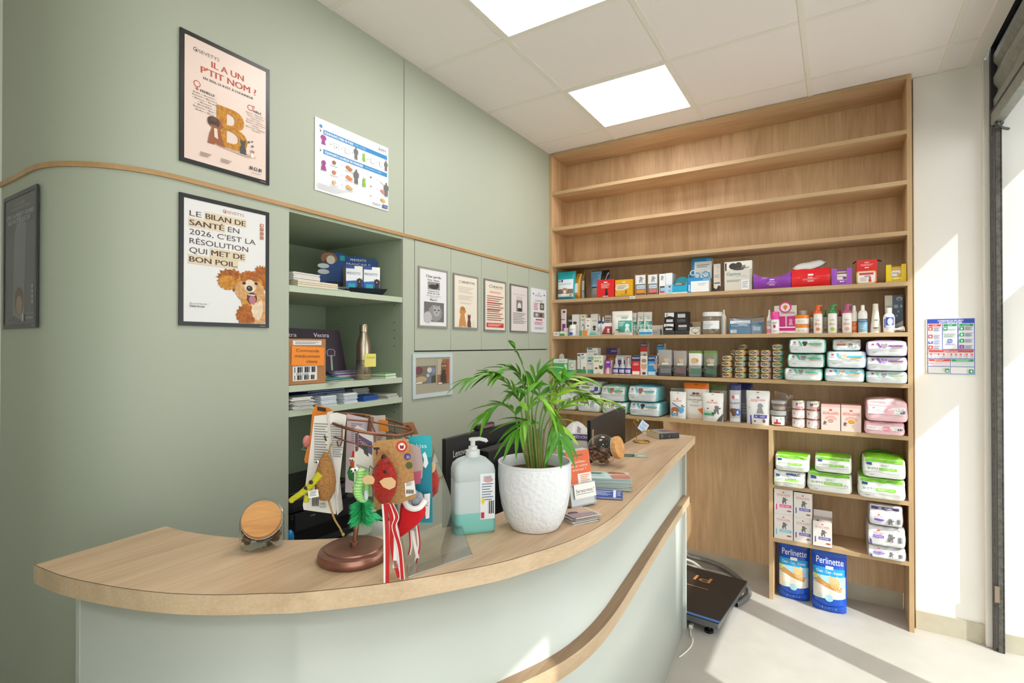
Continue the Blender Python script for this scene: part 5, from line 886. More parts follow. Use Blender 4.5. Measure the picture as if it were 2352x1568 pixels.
d += [('g', blob(.33, .15, .17, .17, 34, .12, 3), FUR3), ('g', blob(.22, .1, .12, .09, 30, .14, 13), FUR2), ('g', blob(.35, .17, .07, .11, 24, .1, 4), FURW), ('g', blob(.05, .38, .16, .085, 40, .2, 5), FUR2), ('g', blob(.0, .36, .1, .06, 30, .2, 15), FUR), ('g', blob(.40, .42, .1, .11, 40, .22, 6), FUR2), ('g', blob(.26, .33, .17, .14, 44, .09, 7), FUR), ('g', blob(.26, .41, .12, .06, 34, .14, 17), FUR2), ('g', blob(.18, .305, .095, .075, 30, .1, 8), FUR3), ('g', blob(.34, .305, .095, .085, 30, .1, 9), FUR3), ('g', blob(.26, .345, .07, .055, 26, .08, 19), FURW),
      ('e', .19, .365, .022, .012, '#2a1f1a'), ('e', .335, .372, .022, .012, '#2a1f1a'), ('e', .255, .325, .038, .024, '#2b2623'), ('e', .25, .332, .012, .006, '#8a827c'), ('e', .285, .245, .062, .05, '#4a2f2b'), ('e', .29, .232, .042, .038, '#b5737a'), ('r', .24, .325, .268, .276, '#efe6dc')]
d += [('t', 'En a-t-il besoin ?', -.3, .172, .014, '#777', .19), ('t', 'Faites le test', -.32, .152, .016, '#444', .15, 1)] + [('r', .385, .425, .86 - .035 * i, .887 - .035 * i, '#b3613a') for i in range(4)] + [('e', .405, .8735, .012, .008, '#f1ddd2'), ('t', 'f', .405, .8385, .018, '#f1ddd2'), ('t', 'J', .405, .8035, .018, '#f1ddd2'), ('t', 'in', .405, .7685, .014, '#f1ddd2')]
poster('framed_poster', 'white poster in a black frame with a laughing curly dog, below the oak strip', .866, 1.189, 1.611, 2.058, '#1b1a1a', '#e2e2e2', d)
DK = mat('#3a3d3e', rough=.25, var=.3, bscale=7)
d = [('g', [(-.2, .1), (.15, .05), (.2, .75), (.0, .85), (-.15, .7)], mat('#4d5659', rough=.25, var=.25, bscale=9)), ('e', .0, .2, .14, .1, '#6d5a4e'), ('e', .0, .17, .09, .07, '#94806f'), ('r', -.44, -.2, .28, .31, '#5f6a6d'), ('t', "CETTE ANNÉE", .0, .915, .016, '#a9a9a5', .3), ('t', "UN RENDEZ-VOUS EN MOINS", -.0, .885, .016, '#a9a9a5', .6), ('t', "C'EST LA PETITE SOURIS", .0, .835, .03, '#b9bcbb', .82, 1), ('t', 'QUI VA ÊTRE DÉÇUE', -.02, .795, .03, '#b9bcbb', .66, 1)] + [('r', .36, .42, .17 + .037 * i, .197 + .037 * i, '#8d8f8e') for i in range(4)] + [('t', 'PARTENAIRE AVEC', .27, .105, .011, '#aaa', .3), ('t', 'Virbac', .32, .075, .02, '#c9c9c6', .2), ('r', .1, .15, .05, .1, '#b9b9b6'), ('t', 'SEVETYS', -.3, .07, .02, '#8d7a6b', .24)]
xa, xb = onY(12, 630, .575).x, onY(87, 630, .575).x
poster('framed_poster', 'dark poster in a black frame seen edge on, round the corner of the green wall', 0, .322, 1.60, 2.048, '#1b1a1a', '#474a4b', d, loc=(-2.27, .571, 1.60), rz=0)
BL = '#2a86c4'; PU = '#a0418f'; GRN = '#7fbf2f'
def eqrow(z, a):
    return [('s', 'dog', -.4, z - .045, .12, PU), ('e', -.4, z + .05, .035, .04, PU), ('t', '+', -.31, z, .035, '#444'), ('r', -.27, -.21, z - .04, z + .04, '#b9bdc2'), ('r', -.265, -.215, z - .035, z + .035, '#eceef2'), ('l', -.25, -.23, z - .025, z, 1, '#555'), ('t', '=', -.17, z, .03, BL), ('r', -.13, -.07, z - .04, z + .04, '#b9bdc2'), ('r', -.125, -.075, z - .035, z + .035, '#eceef2'), ('t', '+', -.03, z, .03, '#444'), ('s', 'man', .02, z - .08, .19, '#6d6d6d'),
            ('s', 'cat', .13, z - .06, .13, GRN), ('t', '+', .19, z, .03, '#444'), ('r', .23, .28, z - .04, z + .04, '#b9bdc2'), ('r', .235, .275, z - .035, z + .035, '#eceef2'), ('t', '=', .32, z, .03, BL), ('r', .36, .41, z - .04, z + .04, '#b9bdc2'), ('r', .365, .405, z - .035, z + .035, '#eceef2'), ('s', 'man', .46, z - .08, .17, '#6d6d6d')]
d = [('r', -.48, .48, .03, .97, '#d4d6da'), ('r', -.478, .478, .033, .967, '#e9eaed'), ('e', -.43, .9, .02, .025, '#4f8fb9'), ('r', -.4, .48, .8, .865, BL), ('t', 'ÉQUIVALENCE PRISE DE POIDS', -.2, .833, .036, '#f4f8fb', .37, 1), ('t', "CHEZ L'HUMAIN", .08, .833, .03, '#a9d2ee', .16), ('r', -.4, .48, .53, .595, BL), ('t', 'ÉQUIVALENCE CALORIQUE DES FRIANDISES', -.13, .563, .036, '#f4f8fb', .5, 1), ('t', "ENTRE L'ANIMAL ET L'HUMAIN", .27, .563, .026, '#a9d2ee', .24), ('s', 'arrow', -.43, .81, .05, '#555'), ('s', 'arrow', -.43, .54, .05, '#555'), ('t', 'HPM', .41, .925, .05, '#6d7a86', .1), ('g', [(.33, .97), (.37, .92), (.34, .9), (.355, .93)], '#2f9fc9')]
d += eqrow(.70, 0)
for i, (c1, c2) in enumerate((('#9c6b45', '#b9763f'), ('#cf7a4a', '#d98252'), ('#d9b27a', '#d3ab68'))):
    z = .46 - .14 * i
    d += [('e', -.27, z, .025, .028, c1), ('t', '=', -.17, z, .03, BL), ('e', -.09, z, .03, .028, c2), ('e', -.06, z - .015, .03, .025, c2), ('e', .23, z - .02, .012, .012, c1), ('t', '=', .32, z - .03, .03, BL), ('e', .40, z - .03, .03, .02, ('#e6e6e2', '#cf8f86', '#d9a94f')[i]), ('e', .42, z - .045, .025, .025, ('#e6e6e2', '#c9857c', '#d9a94f')[i]), ('l', -.32, -.22, z - .06, z - .04, 1, '#b9bcc0'), ('l', -.13, -.02, z - .06, z - .04, 1, '#b9bcc0')]
d += [('s', 'dog', -.4, .3, .14, PU), ('s', 'man', .02, .26, .22, '#6d6d6d'), ('s', 'cat', .13, .26, .14, GRN), ('s', 'man', .46, .22, .22, '#6d6d6d'), ('r', .07, .071, .12, .5, '#b9bcc0'), ('r', .4, .48, .03, .08, '#244f94'), ('t', 'Virbac', .44, .055, .025, '#dfe8f4', .06), ('l', -.47, -.1, .04, .11, 3, '#c4c7cb'), ('l', .25, .38, .04, .07, 2, '#999')]
poster('wall_chart', 'unframed white chart of blue headed equivalence tables beside the framed pink poster', 1.397, 1.818, 2.201, 2.512, None, '#e9eaed', d, fx=.0025)
def dp(name, u0, u1, vt, vb, lab, frame, sheet, decos, border=.011):
    a, c = onX(u0, vt, XL), onX(u1, vb, XL); q0, q1 = onX(u0, vb, XL).z, onX(u0, vt, XL).z
    poster(name, lab, a.y, c.y, c.z, q1, frame, sheet, decos, border=border, fx=.0055)
d = [('t', 'Chat perdu', 0, .86, .045, '#222', .5, 1), ('t', 'Paris, 16ème', 0, .80, .03, '#222', .4, 1), ('r', -.2, .22, .64, .77, '#8f8f8f'), ('e', .0, .69, .17, .04, '#3c3c3c'), ('e', .13, .72, .05, .035, '#333'), ('t', 'Contactez nous', 0, .615, .022, '#222', .38, 1), ('t', '07 81 32 11 81', 0, .575, .028, '#222', .4, 1), ('t', "N'hésitez pas, même la", 0, .535, .018, '#333', .48), ('t', 'nuit par sms', 0, .51, .018, '#333', .26), ('t', 'Merci !', 0, .47, .035, '#222', .24, 1), ('r', -.32, .36, .1, .43, '#6a6a6a'), ('e', .06, .25, .24, .14, '#8f8f8f'), ('e', -.2, .17, .14, .1, '#b9b9b9'), ('s', 'cathead', .1, .19, .2, '#a9a9a9'), ('e', .04, .3, .03, .012, '#2c2c2c'), ('e', .17, .3, .03, .012, '#2c2c2c'), ('e', .1, .255, .02, .01, '#444'), ('r', -.2, .2, .385, .39, '#777')]
dp('notice_poster', 959, 1026, 610, 754, 'grey framed notice with two black and white cat photos, on the first cupboard door', '#8f8e8a', '#e4e4e6', d)
d = [('t', 'SEVETYS', .1, .86, .04, '#333', .5, 1), ('e', -.22, .86, .06, .022, '#444'), ('e', -.22, .86, .045, .016, '#ece6dc')] + [('l', -.3, .3, .66, .78, 4, '#c9bfb4'), ('l', -.3, .3, .53, .62, 4, '#d3b9ae'), ('l', -.25, .25, .46, .49, 2, '#c3c3bd'), ('s', 'dog', -.14, .04, .38, '#c78a52'), ('e', -.13, .37, .09, .035, '#b5743f'), ('s', 'cat', .12, .04, .26, '#6a4636'), ('s', 'cat', .3, .04, .13, '#d9d3cb')]
dp('notice_poster', 1039, 1096, 626, 757, 'grey framed cream poster of a dog and cats from behind, on the second door', '#8a8883', '#e6dfd0', d)
d = [('t', 'SEVETYS', .12, .87, .04, '#333', .44, 1), ('e', -.2, .87, .08, .03, '#444'), ('e', -.2, .87, .06, .022, '#ece6dc'), ('t', 'vétérinaires', .14, .835, .012, '#666', .4), ('r', -.28, .28, .735, .79, '#efc9bd'), ('t', 'Information', 0, .763, .022, '#c9453a', .46, 1)] + [('l', -.38, .38, .2, .7, 12, '#a86a5f'), ('l', -.38, .2, .4, .44, 1, '#b5302c'), ('l', -.38, .3, .53, .57, 1, '#b5302c'), ('r', -.4, .38, .08, .165, '#c4302f'), ('l', -.34, .32, .095, .15, 3, '#f0c9c2')]
dp('notice_poster', 1110, 1160, 639, 762, 'grey framed letter with a red bar at its foot, on the third cupboard door', '#7d7c79', '#e6e0cf', d)
d = [('t', 'Titania chienne cherche foyer', 0, .8, .02, '#555', .66), ('r', -.17, .17, .44, .76, '#7d7b78'), ('e', 0, .55, .1, .08, '#d9d6d2'), ('e', .02, .48, .12, .04, '#3a3a3a'), ('r', -.17, .17, .68, .76, '#c9c6c1')] + [('l', -.36, .36, .18, .42, 7, '#8d8783')]
dp('notice_poster', 1170, 1211, 651, 764, 'dark grey framed notice with one narrow photo, on the fourth cupboard door', '#6d6b69', '#ded6d4', d)
d = [('e', -.36, .87, .05, .02, '#5a7fb0'), ('e', .36, .87, .05, .02, '#5a7fb0'), ('e', 0, .89, .05, .015, '#8d8d8d'), ('l', -.25, .25, .82, .86, 2, '#888'), ('r', -.38, .38, .14, .76, '#e2c6cb'), ('r', -.372, .372, .146, .754, '#e3e4ea'), ('t', 'À ADOPTER', 0, .72, .035, '#555', .5, 1), ('l', -.34, -.02, .5, .68, 5, '#b9545a'), ('r', .06, .34, .52, .68, '#55534f'), ('e', .2, .6, .08, .05, '#a9a49c'), ('r', -.35, .35, .34, .46, '#7d6f6b'), ('e', -.15, .4, .1, .04, '#c9b9ae'), ('e', .12, .4, .1, .04, '#4a4340'), ('e', .28, .4, .06, .05, '#b97a70'), ('r', -.22, .22, .275, .305, '#c33c48'), ('l', -.3, .3, .17, .25, 4, '#bb6a6d'), ('l', -.3, .3, .07, .12, 2, '#999')]
dp('notice_sheet', 1218, 1253, 660, 764, 'unframed pale sheet with red text and pet photos, on the last cupboard door', None, '#e3e4ea', d)
a, c = onX(946, 814, XL), onX(1037, 905, XL); w, h = c.y - a.y, a.z - c.z + .004
t = thing('photo_board', 'small pinboard with a pale border and two pet photos below the cupboard doors', 'photo board', (XL + .004, (a.y + c.y) / 2, c.z), pi / 2)
b = B(); bd = .022; LB = mat('#c4cfd2', rough=.4)
for q in ((-w / 2, -w / 2 + bd, 0, h), (w / 2 - bd, w / 2, 0, h), (-w / 2 + bd, w / 2 - bd, 0, bd), (-w / 2 + bd, w / 2 - bd, h - bd, h)): b.box(q[0], q[1], -.004, .003, q[2], q[3], LB)
b.make('frame', t); B().box(-w / 2 + bd, w / 2 - bd, -.001, .003, bd, h - bd, '#a5a08d').make('backing', t)
PH = planeS(-.002)
B().box(-.43 * w, .06 * w, -.002, -.001, .32 * h, .72 * h, '#77705f').deco([('e', -.36, .62, .1, .09, '#7d3a44'), ('e', -.34, .6, .05, .06, '#5a5050'), ('e', -.3, .42, .14, .07, '#b59f7d'), ('g', [(-.16, .32), (-.02, .32), (-.02, .72), (-.16, .7)], '#6f7780'), ('e', -.1, .62, .06, .06, '#c9c6c0'), ('e', .0, .6, .05, .07, '#7a86a0'), ('e', -.14, .5, .04, .04, '#9fb9c6'), ('g', [(-.06, .32), (.06, .32), (.06, .5), (-.05, .48)], '#4c4a40'), ('r', -.42, -.28, .33, .36, '#e6e2da')], w, h, PH).make('photo', t)
B().box(.1 * w, .41 * w, -.002, -.001, .27 * h, .86 * h, '#8f6a50').deco([('r', .1, .22, .5, .86, '#b9a994'), ('r', .33, .41, .4, .84, '#a5533a'), ('s', 'cat', .26, .29, .5, '#4f4338'), ('s', 'cathead', .27, .6, .2, '#6d5c4a'), ('e', .24, .7, .02, .015, '#c9c08a'), ('e', .3, .7, .02, .015, '#c9c08a'), ('l', .18, .34, .35, .6, 6, '#2f2a25'), ('r', .12, .22, .28, .31, '#e6e2da')], w, h, PH).make('photo', t)

# safety sign on the white pier
a, c = onY(2129, 733, YW), onY(2239, 860, YW); w, h = c.x - a.x, a.z - c.z
BU = '#3450b8'; RD = '#d9402f'; GR = '#129a5c'
d = [('r', -.5, .5, 0, 1, BU), ('t', 'CONSIGNES DE SÉCURITÉ', 0, .968, .026, '#fff', .54, 1), ('t', 'SAFETY INSTRUCTIONS', 0, .935, .026, '#fff', .48, 1), ('r', -.485, -.18, .44, .915, '#eceaf0'), ('r', -.165, .145, .45, .915, '#eceaf0'), ('r', .165, .485, .45, .915, '#eceaf0'), ('r', -.485, .485, .285, .435, '#eceaf0'), ('r', -.485, -.01, .14, .275, '#eceaf0'), ('r', .0, .485, .14, .275, '#eceaf0'), ('r', -.485, -.01, .01, .13, '#e6e4e4'), ('r', .0, .485, .01, .13, '#e6e4e4')]
d += [('r', -.47, -.2, .865, .905, RD), ('t', 'INCENDIE', -.335, .885, .018, '#fff', .1), ('r', -.15, .13, .865, .905, GR), ('t', 'ACCIDENT', -.01, .885, .018, '#fff', .1), ('r', .18, .47, .865, .905, GR), ('t', 'ÉVACUATION', .325, .885, .018, '#fff', .14)]
for i, (z, cl) in enumerate(((.79, RD), (.65, RD), (.55, BU), (.45, RD))): d += [('r', -.47, -.38, z, z + (.065 if cl != BU else .045), cl), ('e', -.43, z + .03, .025, .018, '#f4e6e2'), ('l', -.36, -.21, z - .02, z + .065, 5, '#7d86a9')]
d += [('r', -.15, -.06, .79, .855, GR), ('e', -.11, .825, .03, .015, '#e6f4ea'), ('l', -.04, .12, .79, .82, 2, '#8d93a9'), ('r', -.15, .12, .735, .765, '#d9d7dd'), ('l', -.14, .12, .66, .72, 4, '#7fae9a'), ('r', -.06, .035, .565, .63, BU), ('t', 'H', -.012, .598, .045, '#fff', .05, 1), ('l', -.12, .1, .52, .55, 2, '#7d86a9')]
for i, z in enumerate((.79, .68, .57, .46)): d += [('r', .18, .28, z, z + .065, GR if i < 3 else '#7d57b0'), ('e', .23, z + .03, .02, .02, '#cfeeda' if i < 3 else '#d98fa5'), ('l', .3, .46, z - .005, z + .065, 5, '#6a76a0')]
d += [('r', -.47, .47, .395, .43, RD), ('t', 'CLASSES DE FEUX', .0, .412, .016, '#fff', .3)] + [('e', x, .355, .02, .018, '#d9604f') for x in (-.42, -.26, -.15, .01, .11, .21, .33, .44)] + [('l', x - .03, x + .03, .3, .33, 2, '#999') for x in (-.42, -.26, -.15, .01, .11, .21, .33, .44)] + [('r', x, x + .004, .29, .38, BU) for x in (-.35, -.07, .27)]
d += [('r', -.47, -.02, .232, .268, RD), ('l', -.35, -.14, .238, .262, 2, '#f7d9d2'), ('r', .01, .47, .232, .268, GR), ('l', .1, .4, .238, .262, 2, '#d2f0de')] + [('r', -.47, -.02, z, z + .003, RD) for z in (.15, .178, .206)] + [('r', .01, .47, z, z + .003, GR) for z in (.15, .178, .206)] + [('r', -.12, -.03, .03, .1, GR), ('s', 'crown', -.075, .045, .04, '#e6f4ea'), ('r', .37, .465, .02, .09, GR), ('e', .42, .055, .02, .02, '#e6f4ea')]
t = thing('safety_sign', 'blue bordered safety instructions sign on the white wall', 'sign', ((a.x + c.x) / 2, YW - .001, c.z))
b = B(); b.box(-w / 2 - .004, w / 2 + .004, -.004, 0, -.004, h + .004, '#e9e7ec'); b.deco(d, w, h, planeS(-.0042)); b.make('plate', t)

# ------------------------------------------------------------------ things in the niche
def nx(u, v, x): return onX(u, v, x)
def leafstack(name, lab, x, y, z, w, d_, n, th, cols, rz=0, jit=.006, cat='leaflets', cover=None, group=None):
    t = thing(name, lab, cat, (x, y, z), rz, group); b = B(); random.seed(int(x * 1000 + y * 77)); q = 0
    for i in range(n):
        jx, jy = (random.random() - .5) * jit, (random.random() - .5) * jit
        b.box(-w / 2 + jx, w / 2 + jx, -d_ / 2 + jy, d_ / 2 + jy, q, q + th * .86, cols[i % len(cols)]); q += th
    b.make('sheets', t)
    if cover:
        b = B(); b.box(-w / 2, w / 2, -d_ / 2, d_ / 2, q, q + .0006, cover[0]); b.deco(cover[1], w, d_, lambda a, c, o=0: Vector((a, c - d_ / 2, q + .0008 + o))); b.make('cover', t)
    return t
ZA, ZB_, ZC_ = 1.7876, 1.3806, 1.2806
leafstack('book', 'thick cream book lying on the top niche shelf', XL - .12, 1.42, ZA, .24, .20, 3, .009, ['#ddd2bb', '#d5c8ae'], .0, .002, 'book')
leafstack('leaflet_stack', 'stack of white leaflets on the thick cream book', XL - .13, 1.375, ZA + .0275, .20, .14, 12, .0028, ['#e9e7e3', '#cfccc6'], .1)
leafstack('leaflet_stack', 'few teal edged leaflets beside the cream book', XL - .10, 1.56, ZA, .14, .09, 4, .002, ['#9cc0bc', '#ded9cf'], .25)
NAVY = '#12284f'
p = nx(835, 670, XL - .10); t = thing('display_stand', 'dark blue counter display with white and blue tablet boxes, on the top niche shelf', 'display stand', (XL - .15, 1.752, ZA), R(62)); t.scale = (.8, .8, .74)
b = B(); b.box(-.16, .14, -.07, .09, 0, .004, '#0d1526'); b.box(-.16, .14, .086, .09, 0, .10, '#0d1526'); b.box(-.16, -.157, -.07, .09, 0, .07, '#0d1526'); b.face([(-.16, -.07, 0), (.14, -.07, 0), (.17, -.10, .045), (-.13, -.10, .045)], '#0d1526'); b.pr_text('PREVEXTO', -.10, .04, .011, '#dfe6f0', lambda a, c, o=0: Vector((a, -.07 - .03 * c / .045 - .001 - o, c))); b.make('tray', t)
b = B(); b.prism([(-.20, .1), (-.21, .17), (-.17, .2), (-.19, .25), (-.13, .3), (-.06, .305), (-.04, .285), (.05, .29), (.1, .275), (.14, .285), (.17, .26), (.15, .22), (.15, .0), (-.16, .0)], -.003, 0, '#1f4f8d')
S = lambda a, c, o=0: Vector((a, c, .001 + o)); b.pr_text('PREVEXTO', .04, .262, .016, '#fff', S, .1); b.pr_text('FRANÇAIS ?!', .04, .232, .016, '#e6eef6', S, .15)
b.pr_poly([(-.14 + .05 * cos(k * pi / 8), .26 + .04 * sin(k * pi / 8)) for k in range(16)], '#9c6a4a', S); b.pr_poly([(-.13 + .026 * cos(k * pi / 8), .25 + .03 * sin(k * pi / 8)) for k in range(16)], '#e9ddd0', S); b.pr_poly([(-.165, .25), (-.18, .21), (-.15, .22)], '#4f3a30', S)
for zc in (.205, .165): b.pr_poly([(-.175 + .035 * cos(k * pi / 8), zc + .017 * sin(k * pi / 8)) for k in range(16)], '#d9dee2', S)
b.pr_rect(-.075, -.045, .25, .285, '#3aa7b5', S); b.make('back_card', t, (0, .085, 0), rot=(R(84), 0, 0))
def prev(x, y, rz): 
    b = B(); w, h = .08, .14; b.box(-w / 2, w / 2, -.012, .012, 0, h, '#e9ecee', side=mat('#b9a277'))
    b.deco([('r', -.5, .5, 0, .46, '#2c62b5'), ('g', [(-.5, .46), (.5, .52), (.5, .46)], '#2c62b5'), ('r', -.5, .0, .9, 1, '#274a9c'), ('t', 'PREVEXTO', -.05, .74, .09, '#37507f', .8), ('r', -.36, .05, .24, .38, '#2aa9b5'), ('s', 'cat', .3, .04, .55, '#241e1c'), ('e', .3, .5, .12, .08, '#2a2422'), ('e', .3, .46, .05, .03, '#b5804f'), ('r', -.36, -.18, .06, .2, '#6cc3e0'), ('r', -.12, .04, .06, .2, '#6cc3e0'), ('r', .05, .5, 0, .08, '#a9783f')], w, h, planeS(-.0124))
    o = b.make('tablet_box', None, (x, y, ZA + .005)); return o
M_ = Matrix.Translation((XL - .15, 1.752, ZA)) @ Matrix.Rotation(R(62), 4, 'Z') @ Matrix.Scale(.8, 4)
for k, (lx, ly, lab) in enumerate(((-.02, -.03, 'front tablet box with a black dog in the dark blue display'), (.085, -.035, 'tablet box with a black dog, the one nearer the niche edge'), (-.02, .0, 'tablet box right behind the front one in the dark blue display'), (-.02, .03, 'third tablet box back in the dark blue display'), (.08, .02, 'rear tablet box nearer the niche edge'))):
    o = prev(0, 0, 0); q = M_ @ Vector((lx, ly, .0045)); o.location = q; o.rotation_euler = (0, 0, R(62)); fin(o, lab, 'box', 'tablet boxes in the blue display')
# second niche shelf
t = thing('display_card', 'tall dark purple display card with two white spoon outlines, standing in the niche', 'display card', (XL - .15, 1.492, ZB_ + .0005), R(86)); t.scale = (1, 1, .9); b = B()
b.prism([(-.20, 0), (.2, 0), (.17, .262), (-.20, .27)], -.002, 0, '#241324'); S = lambda a, c, o=0: Vector((a, c, .0004 + o))
b.pr_text('Vectra', -.10, .235, .022, '#cfc6cf', S, .09, bold=True); b.pr_text('3D', -.06, .205, .02, '#e6e0e6', S, .03, bold=True); b.pr_text('Vectra', .07, .235, .022, '#cfc6cf', S, .08, bold=True)
for x0, z1, z0, c in ((.05, .2, .09, '#bdb4bd'), (.115, .15, .05, '#6dbb6a')):
    b.pr_poly([(x0 - .02, z1 - .025), (x0 + .02, z1 - .025), (x0 + .024, z1), (x0 + .012, z1 + .012), (x0 - .012, z1 + .012), (x0 - .024, z1)], '#9c939c', S); b.pr_poly([(x0 - .017, z1 - .022), (x0 + .017, z1 - .022), (x0 + .02, z1), (x0 + .01, z1 + .009), (x0 - .01, z1 + .009), (x0 - .02, z1)], '#2f1c2f', S); b.pr_rect(x0 - .005, x0 + .005, z0, z1 - .02, '#9c939c', S); b.pr_rect(x0 - .003, x0 + .003, z0, z0 + .04, c, S)
b.pr_rect(.04, .15, .008, .024, '#6dbb6a', S); b.pr_text('5-10kg', -.02, .015, .012, '#b9aeb9', S); b.make('card', t, rot=(R(84), 0, 0))
t = thing('parcel', 'cardboard parcel with an orange handwritten note and barcode labels', 'parcel', (XL - .06, 1.375, ZB_ + .0006), pi / 2)
b = B(); w, h = .188, .19; b.box(-w / 2, w / 2, -.045, .045, 0, h, mat('#a9764a', rough=.8, var=.06, bscale=40)); b.make('box', t, bevel=.002)
b = B(); S = planeS(-.0455); b.deco([('r', -.36, .38, .86, .96, '#dcdad6'), ('l', -.3, .3, .88, .94, 2, '#777')], w, h, S); b.make('label', t); b = B(); b.deco([('r', -.36, .26, .08, .4, '#e2e0de'), ('b', -.32, .2, .1, .2, ), ('b', -.32, .22, .26, .38), ('t', 'De Lise', -.12, .23, .05, '#333', .3)], w, h, S); b.make('label', t)
b = B(); b.grid(lambda a, c: Vector((-.40 * w + .84 * w * a, -.0475 - .0015 * sin(pi * a) - .0015 * c, h * (.42 + .42 * c) - .006 * a)), 8, 6, '#ee8a1e')
S = lambda a, c, o=0: Vector((a, -.0505 - o, c)); b.pr_text('Commande', .0, h * .74, .013, '#5b3a1c', S, .11, up=-2); b.pr_text('médicament', .0, h * .62, .013, '#5b3a1c', S, .12, up=-2); b.pr_text('client', .02, h * .5, .012, '#5b3a1c', S, .055, up=-2); b.make('note', t)
leafstack('leaflet_stack', 'fanned booklets with a turquoise cover beside the parcel', XL - .07, 1.535, ZB_, .12, .15, 6, .0022, ['#dcd9d2', '#4f7a3f', '#e4e1da'], .2, .02, cover=('#4f9fae', [('r', -.5, .5, .3, 1, '#2fa3b9'), ('r', -.5, .5, 0, .3, '#8a8f5a')]))
t = thing('steel_bottle', 'brushed steel drinking bottle with a yellow sticky note', 'bottle', (XL - .06, 1.72, ZB_ + .0006), pi / 2 - .3); ST = mat('#b5a995', rough=.28, metal=.9)
b = B(); r = .034; b.lathe([(r * .93, 0), (r, .004), (r, .155), (r * .93, .175), (r * .6, .21), (r * .5, .225)], ST, n=28); b.make('body', t)
B().lathe([(r * .58, .2255), (r * .6, .23), (r * .6, .255), (r * .5, .262)], ST, n=24).make('cap', t)
B().tube([(r * 1.03 * cos(a), r * 1.03 * sin(a), .018) for a in [pi / 10 * i for i in range(20)]], .0022, '#a98f63', closed=True, n=6).tube([(r * 1.03 * cos(a), r * 1.03 * sin(a), .022) for a in [pi / 10 * i for i in range(20)]], .0022, '#9c8257', closed=True, n=6).make('cord', t)
S = lambda a, c, o=0: Vector(((r + .0006 + o) * sin(a / r), -(r + .0006 + o) * cos(a / r), c)); b = B(); b.pr_text('SEVETYS', -.03, .085, .015, '#4a463f', S, .05, bold=True); b.pr_text('vétérinaires', -.028, .07, .006, '#4a463f', S, .045); b.make('lettering', t)
b = B(); b.grid(lambda a, c: Vector((-.012 + .058 * a, -r - .004 - .003 * sin(pi * a), .06 + .062 * c)), 6, 4, '#e3d76b'); S2 = lambda a, c, o=0: Vector((a, -r - .0085 - o, c)); b.pr_text('Accueil', .018, .105, .008, '#8d8a4a', S2, .04); b.make('sticky_note', t)
leafstack('sachet_stack', 'clear wrapped purple sachets lying behind the steel bottle', XL - .16, 1.66, ZB_, .10, .16, 8, .0055, ['#b9b3bd', '#7a5f8f', '#c9c4cb'], .1, .03, 'sachets')
leafstack('booklet', 'small pile of white and green booklets beside the steel bottle', XL - .055, 1.85, ZB_, .085, .085, 6, .0042, ['#e4e6e0', '#e4e6e0', '#63b04f'], .15, .006, 'booklets')
# third niche shelf
wb = ['#e6e9ec', '#cfd8e0', '#e6e9ec', '#b9c6d3']
leafstack('leaflet_stack', 'splayed white leaflets at the left end of the lowest open shelf', XL - .065, 1.352, ZC_, .13, .09, 20, .0024, ['#ecebe8', '#d5d3ce'], -.1, .03)
leafstack('leaflet_stack', 'dark blue leaflets behind the splayed white ones', XL - .16, 1.415, ZC_, .14, .13, 16, .0032, ['#25427c', '#1d3568', '#aab6c9'], .1, .014)
leafstack('leaflet_stack', 'pale blue edged leaflets, first of two neat piles', XL - .055, 1.475, ZC_, .10, .085, 18, .0024, wb, .06, .006)
leafstack('leaflet_stack', 'pale blue edged leaflets, second of two neat piles', XL - .06, 1.595, ZC_, .10, .085, 19, .0024, wb, .12, .008)
leafstack('leaflet_stack', 'navy leaflets behind the two pale blue piles', XL - .17, 1.55, ZC_, .13, .2, 18, .0033, ['#1f3f86', '#1a3473', '#9fb0c9'], .0, .012)
leafstack('folder', 'bright blue plastic folder with rounded corners on the lowest open shelf', XL - .07, 1.715, ZC_, .11, .11, 4, .006, ['#2857a8', '#1f4a96'], .2, .004, 'folder')
leafstack('leaflet_stack', 'grey leaflets piled behind the bright blue folder', XL - .17, 1.745, ZC_, .12, .11, 16, .0033, ['#c3c4c0', '#9fa19c'], .1, .012)
leafstack('leaflet_stack', 'low stack of white brochures next to the niche edge', XL - .08, 1.85, ZC_, .14, .1, 7, .0028, ['#dcdbd5', '#a9a89f'], .25, .014)
# printer and neighbours at the bottom of the niche
t = thing('printer', 'black office printer in the bottom of the niche', 'printer', (XL - .24, 1.515, .6606), pi / 2); PB = mat('#161618', rough=.35); PG = mat('#29292c', rough=.3)
B().box(-.175, .17, -.17, .2, .0, .16, PB).make('body', t, bevel=.012); B().box(-.165, .16, -.14, .19, .161, .235, PG).make('scanner_unit', t, bevel=.02)
b = B(); b.box(-.16, .155, -.13, .18, .236, .25, PB); b.make('lid', t, bevel=.006)
B().box(-.165, .16, -.185, -.171, .10, .17, PG).pr_text('xerox', .05, .13, .014, '#8d8f92', planeS(-.1855)).pr_text('ready', -.08, .15, .008, '#b9bbbd', planeS(-.1855)).make('front_panel', t); B().box(-.13, .13, -.2, -.171, .02, .035, PG).make('paper_tray', t)
b = B(); b.ball((0, 0, .012), (.02, .045, .012), BLACK); 
for i in range(4): b.box(-.008, .008, -.02 + .012 * i, -.013 + .012 * i, .022, .0245, '#8d8f92')
fin(b.make('remote_control', None, (XL - .13, 1.60, .6606 + .2505), R(20)), 'small black handheld remote lying on the printer', 'remote')
t = thing('spray_bottle', 'bottle with a glossy bright blue rounded top, at the left edge of the niche', 'bottle', (XL - .024, 1.303, .6606))
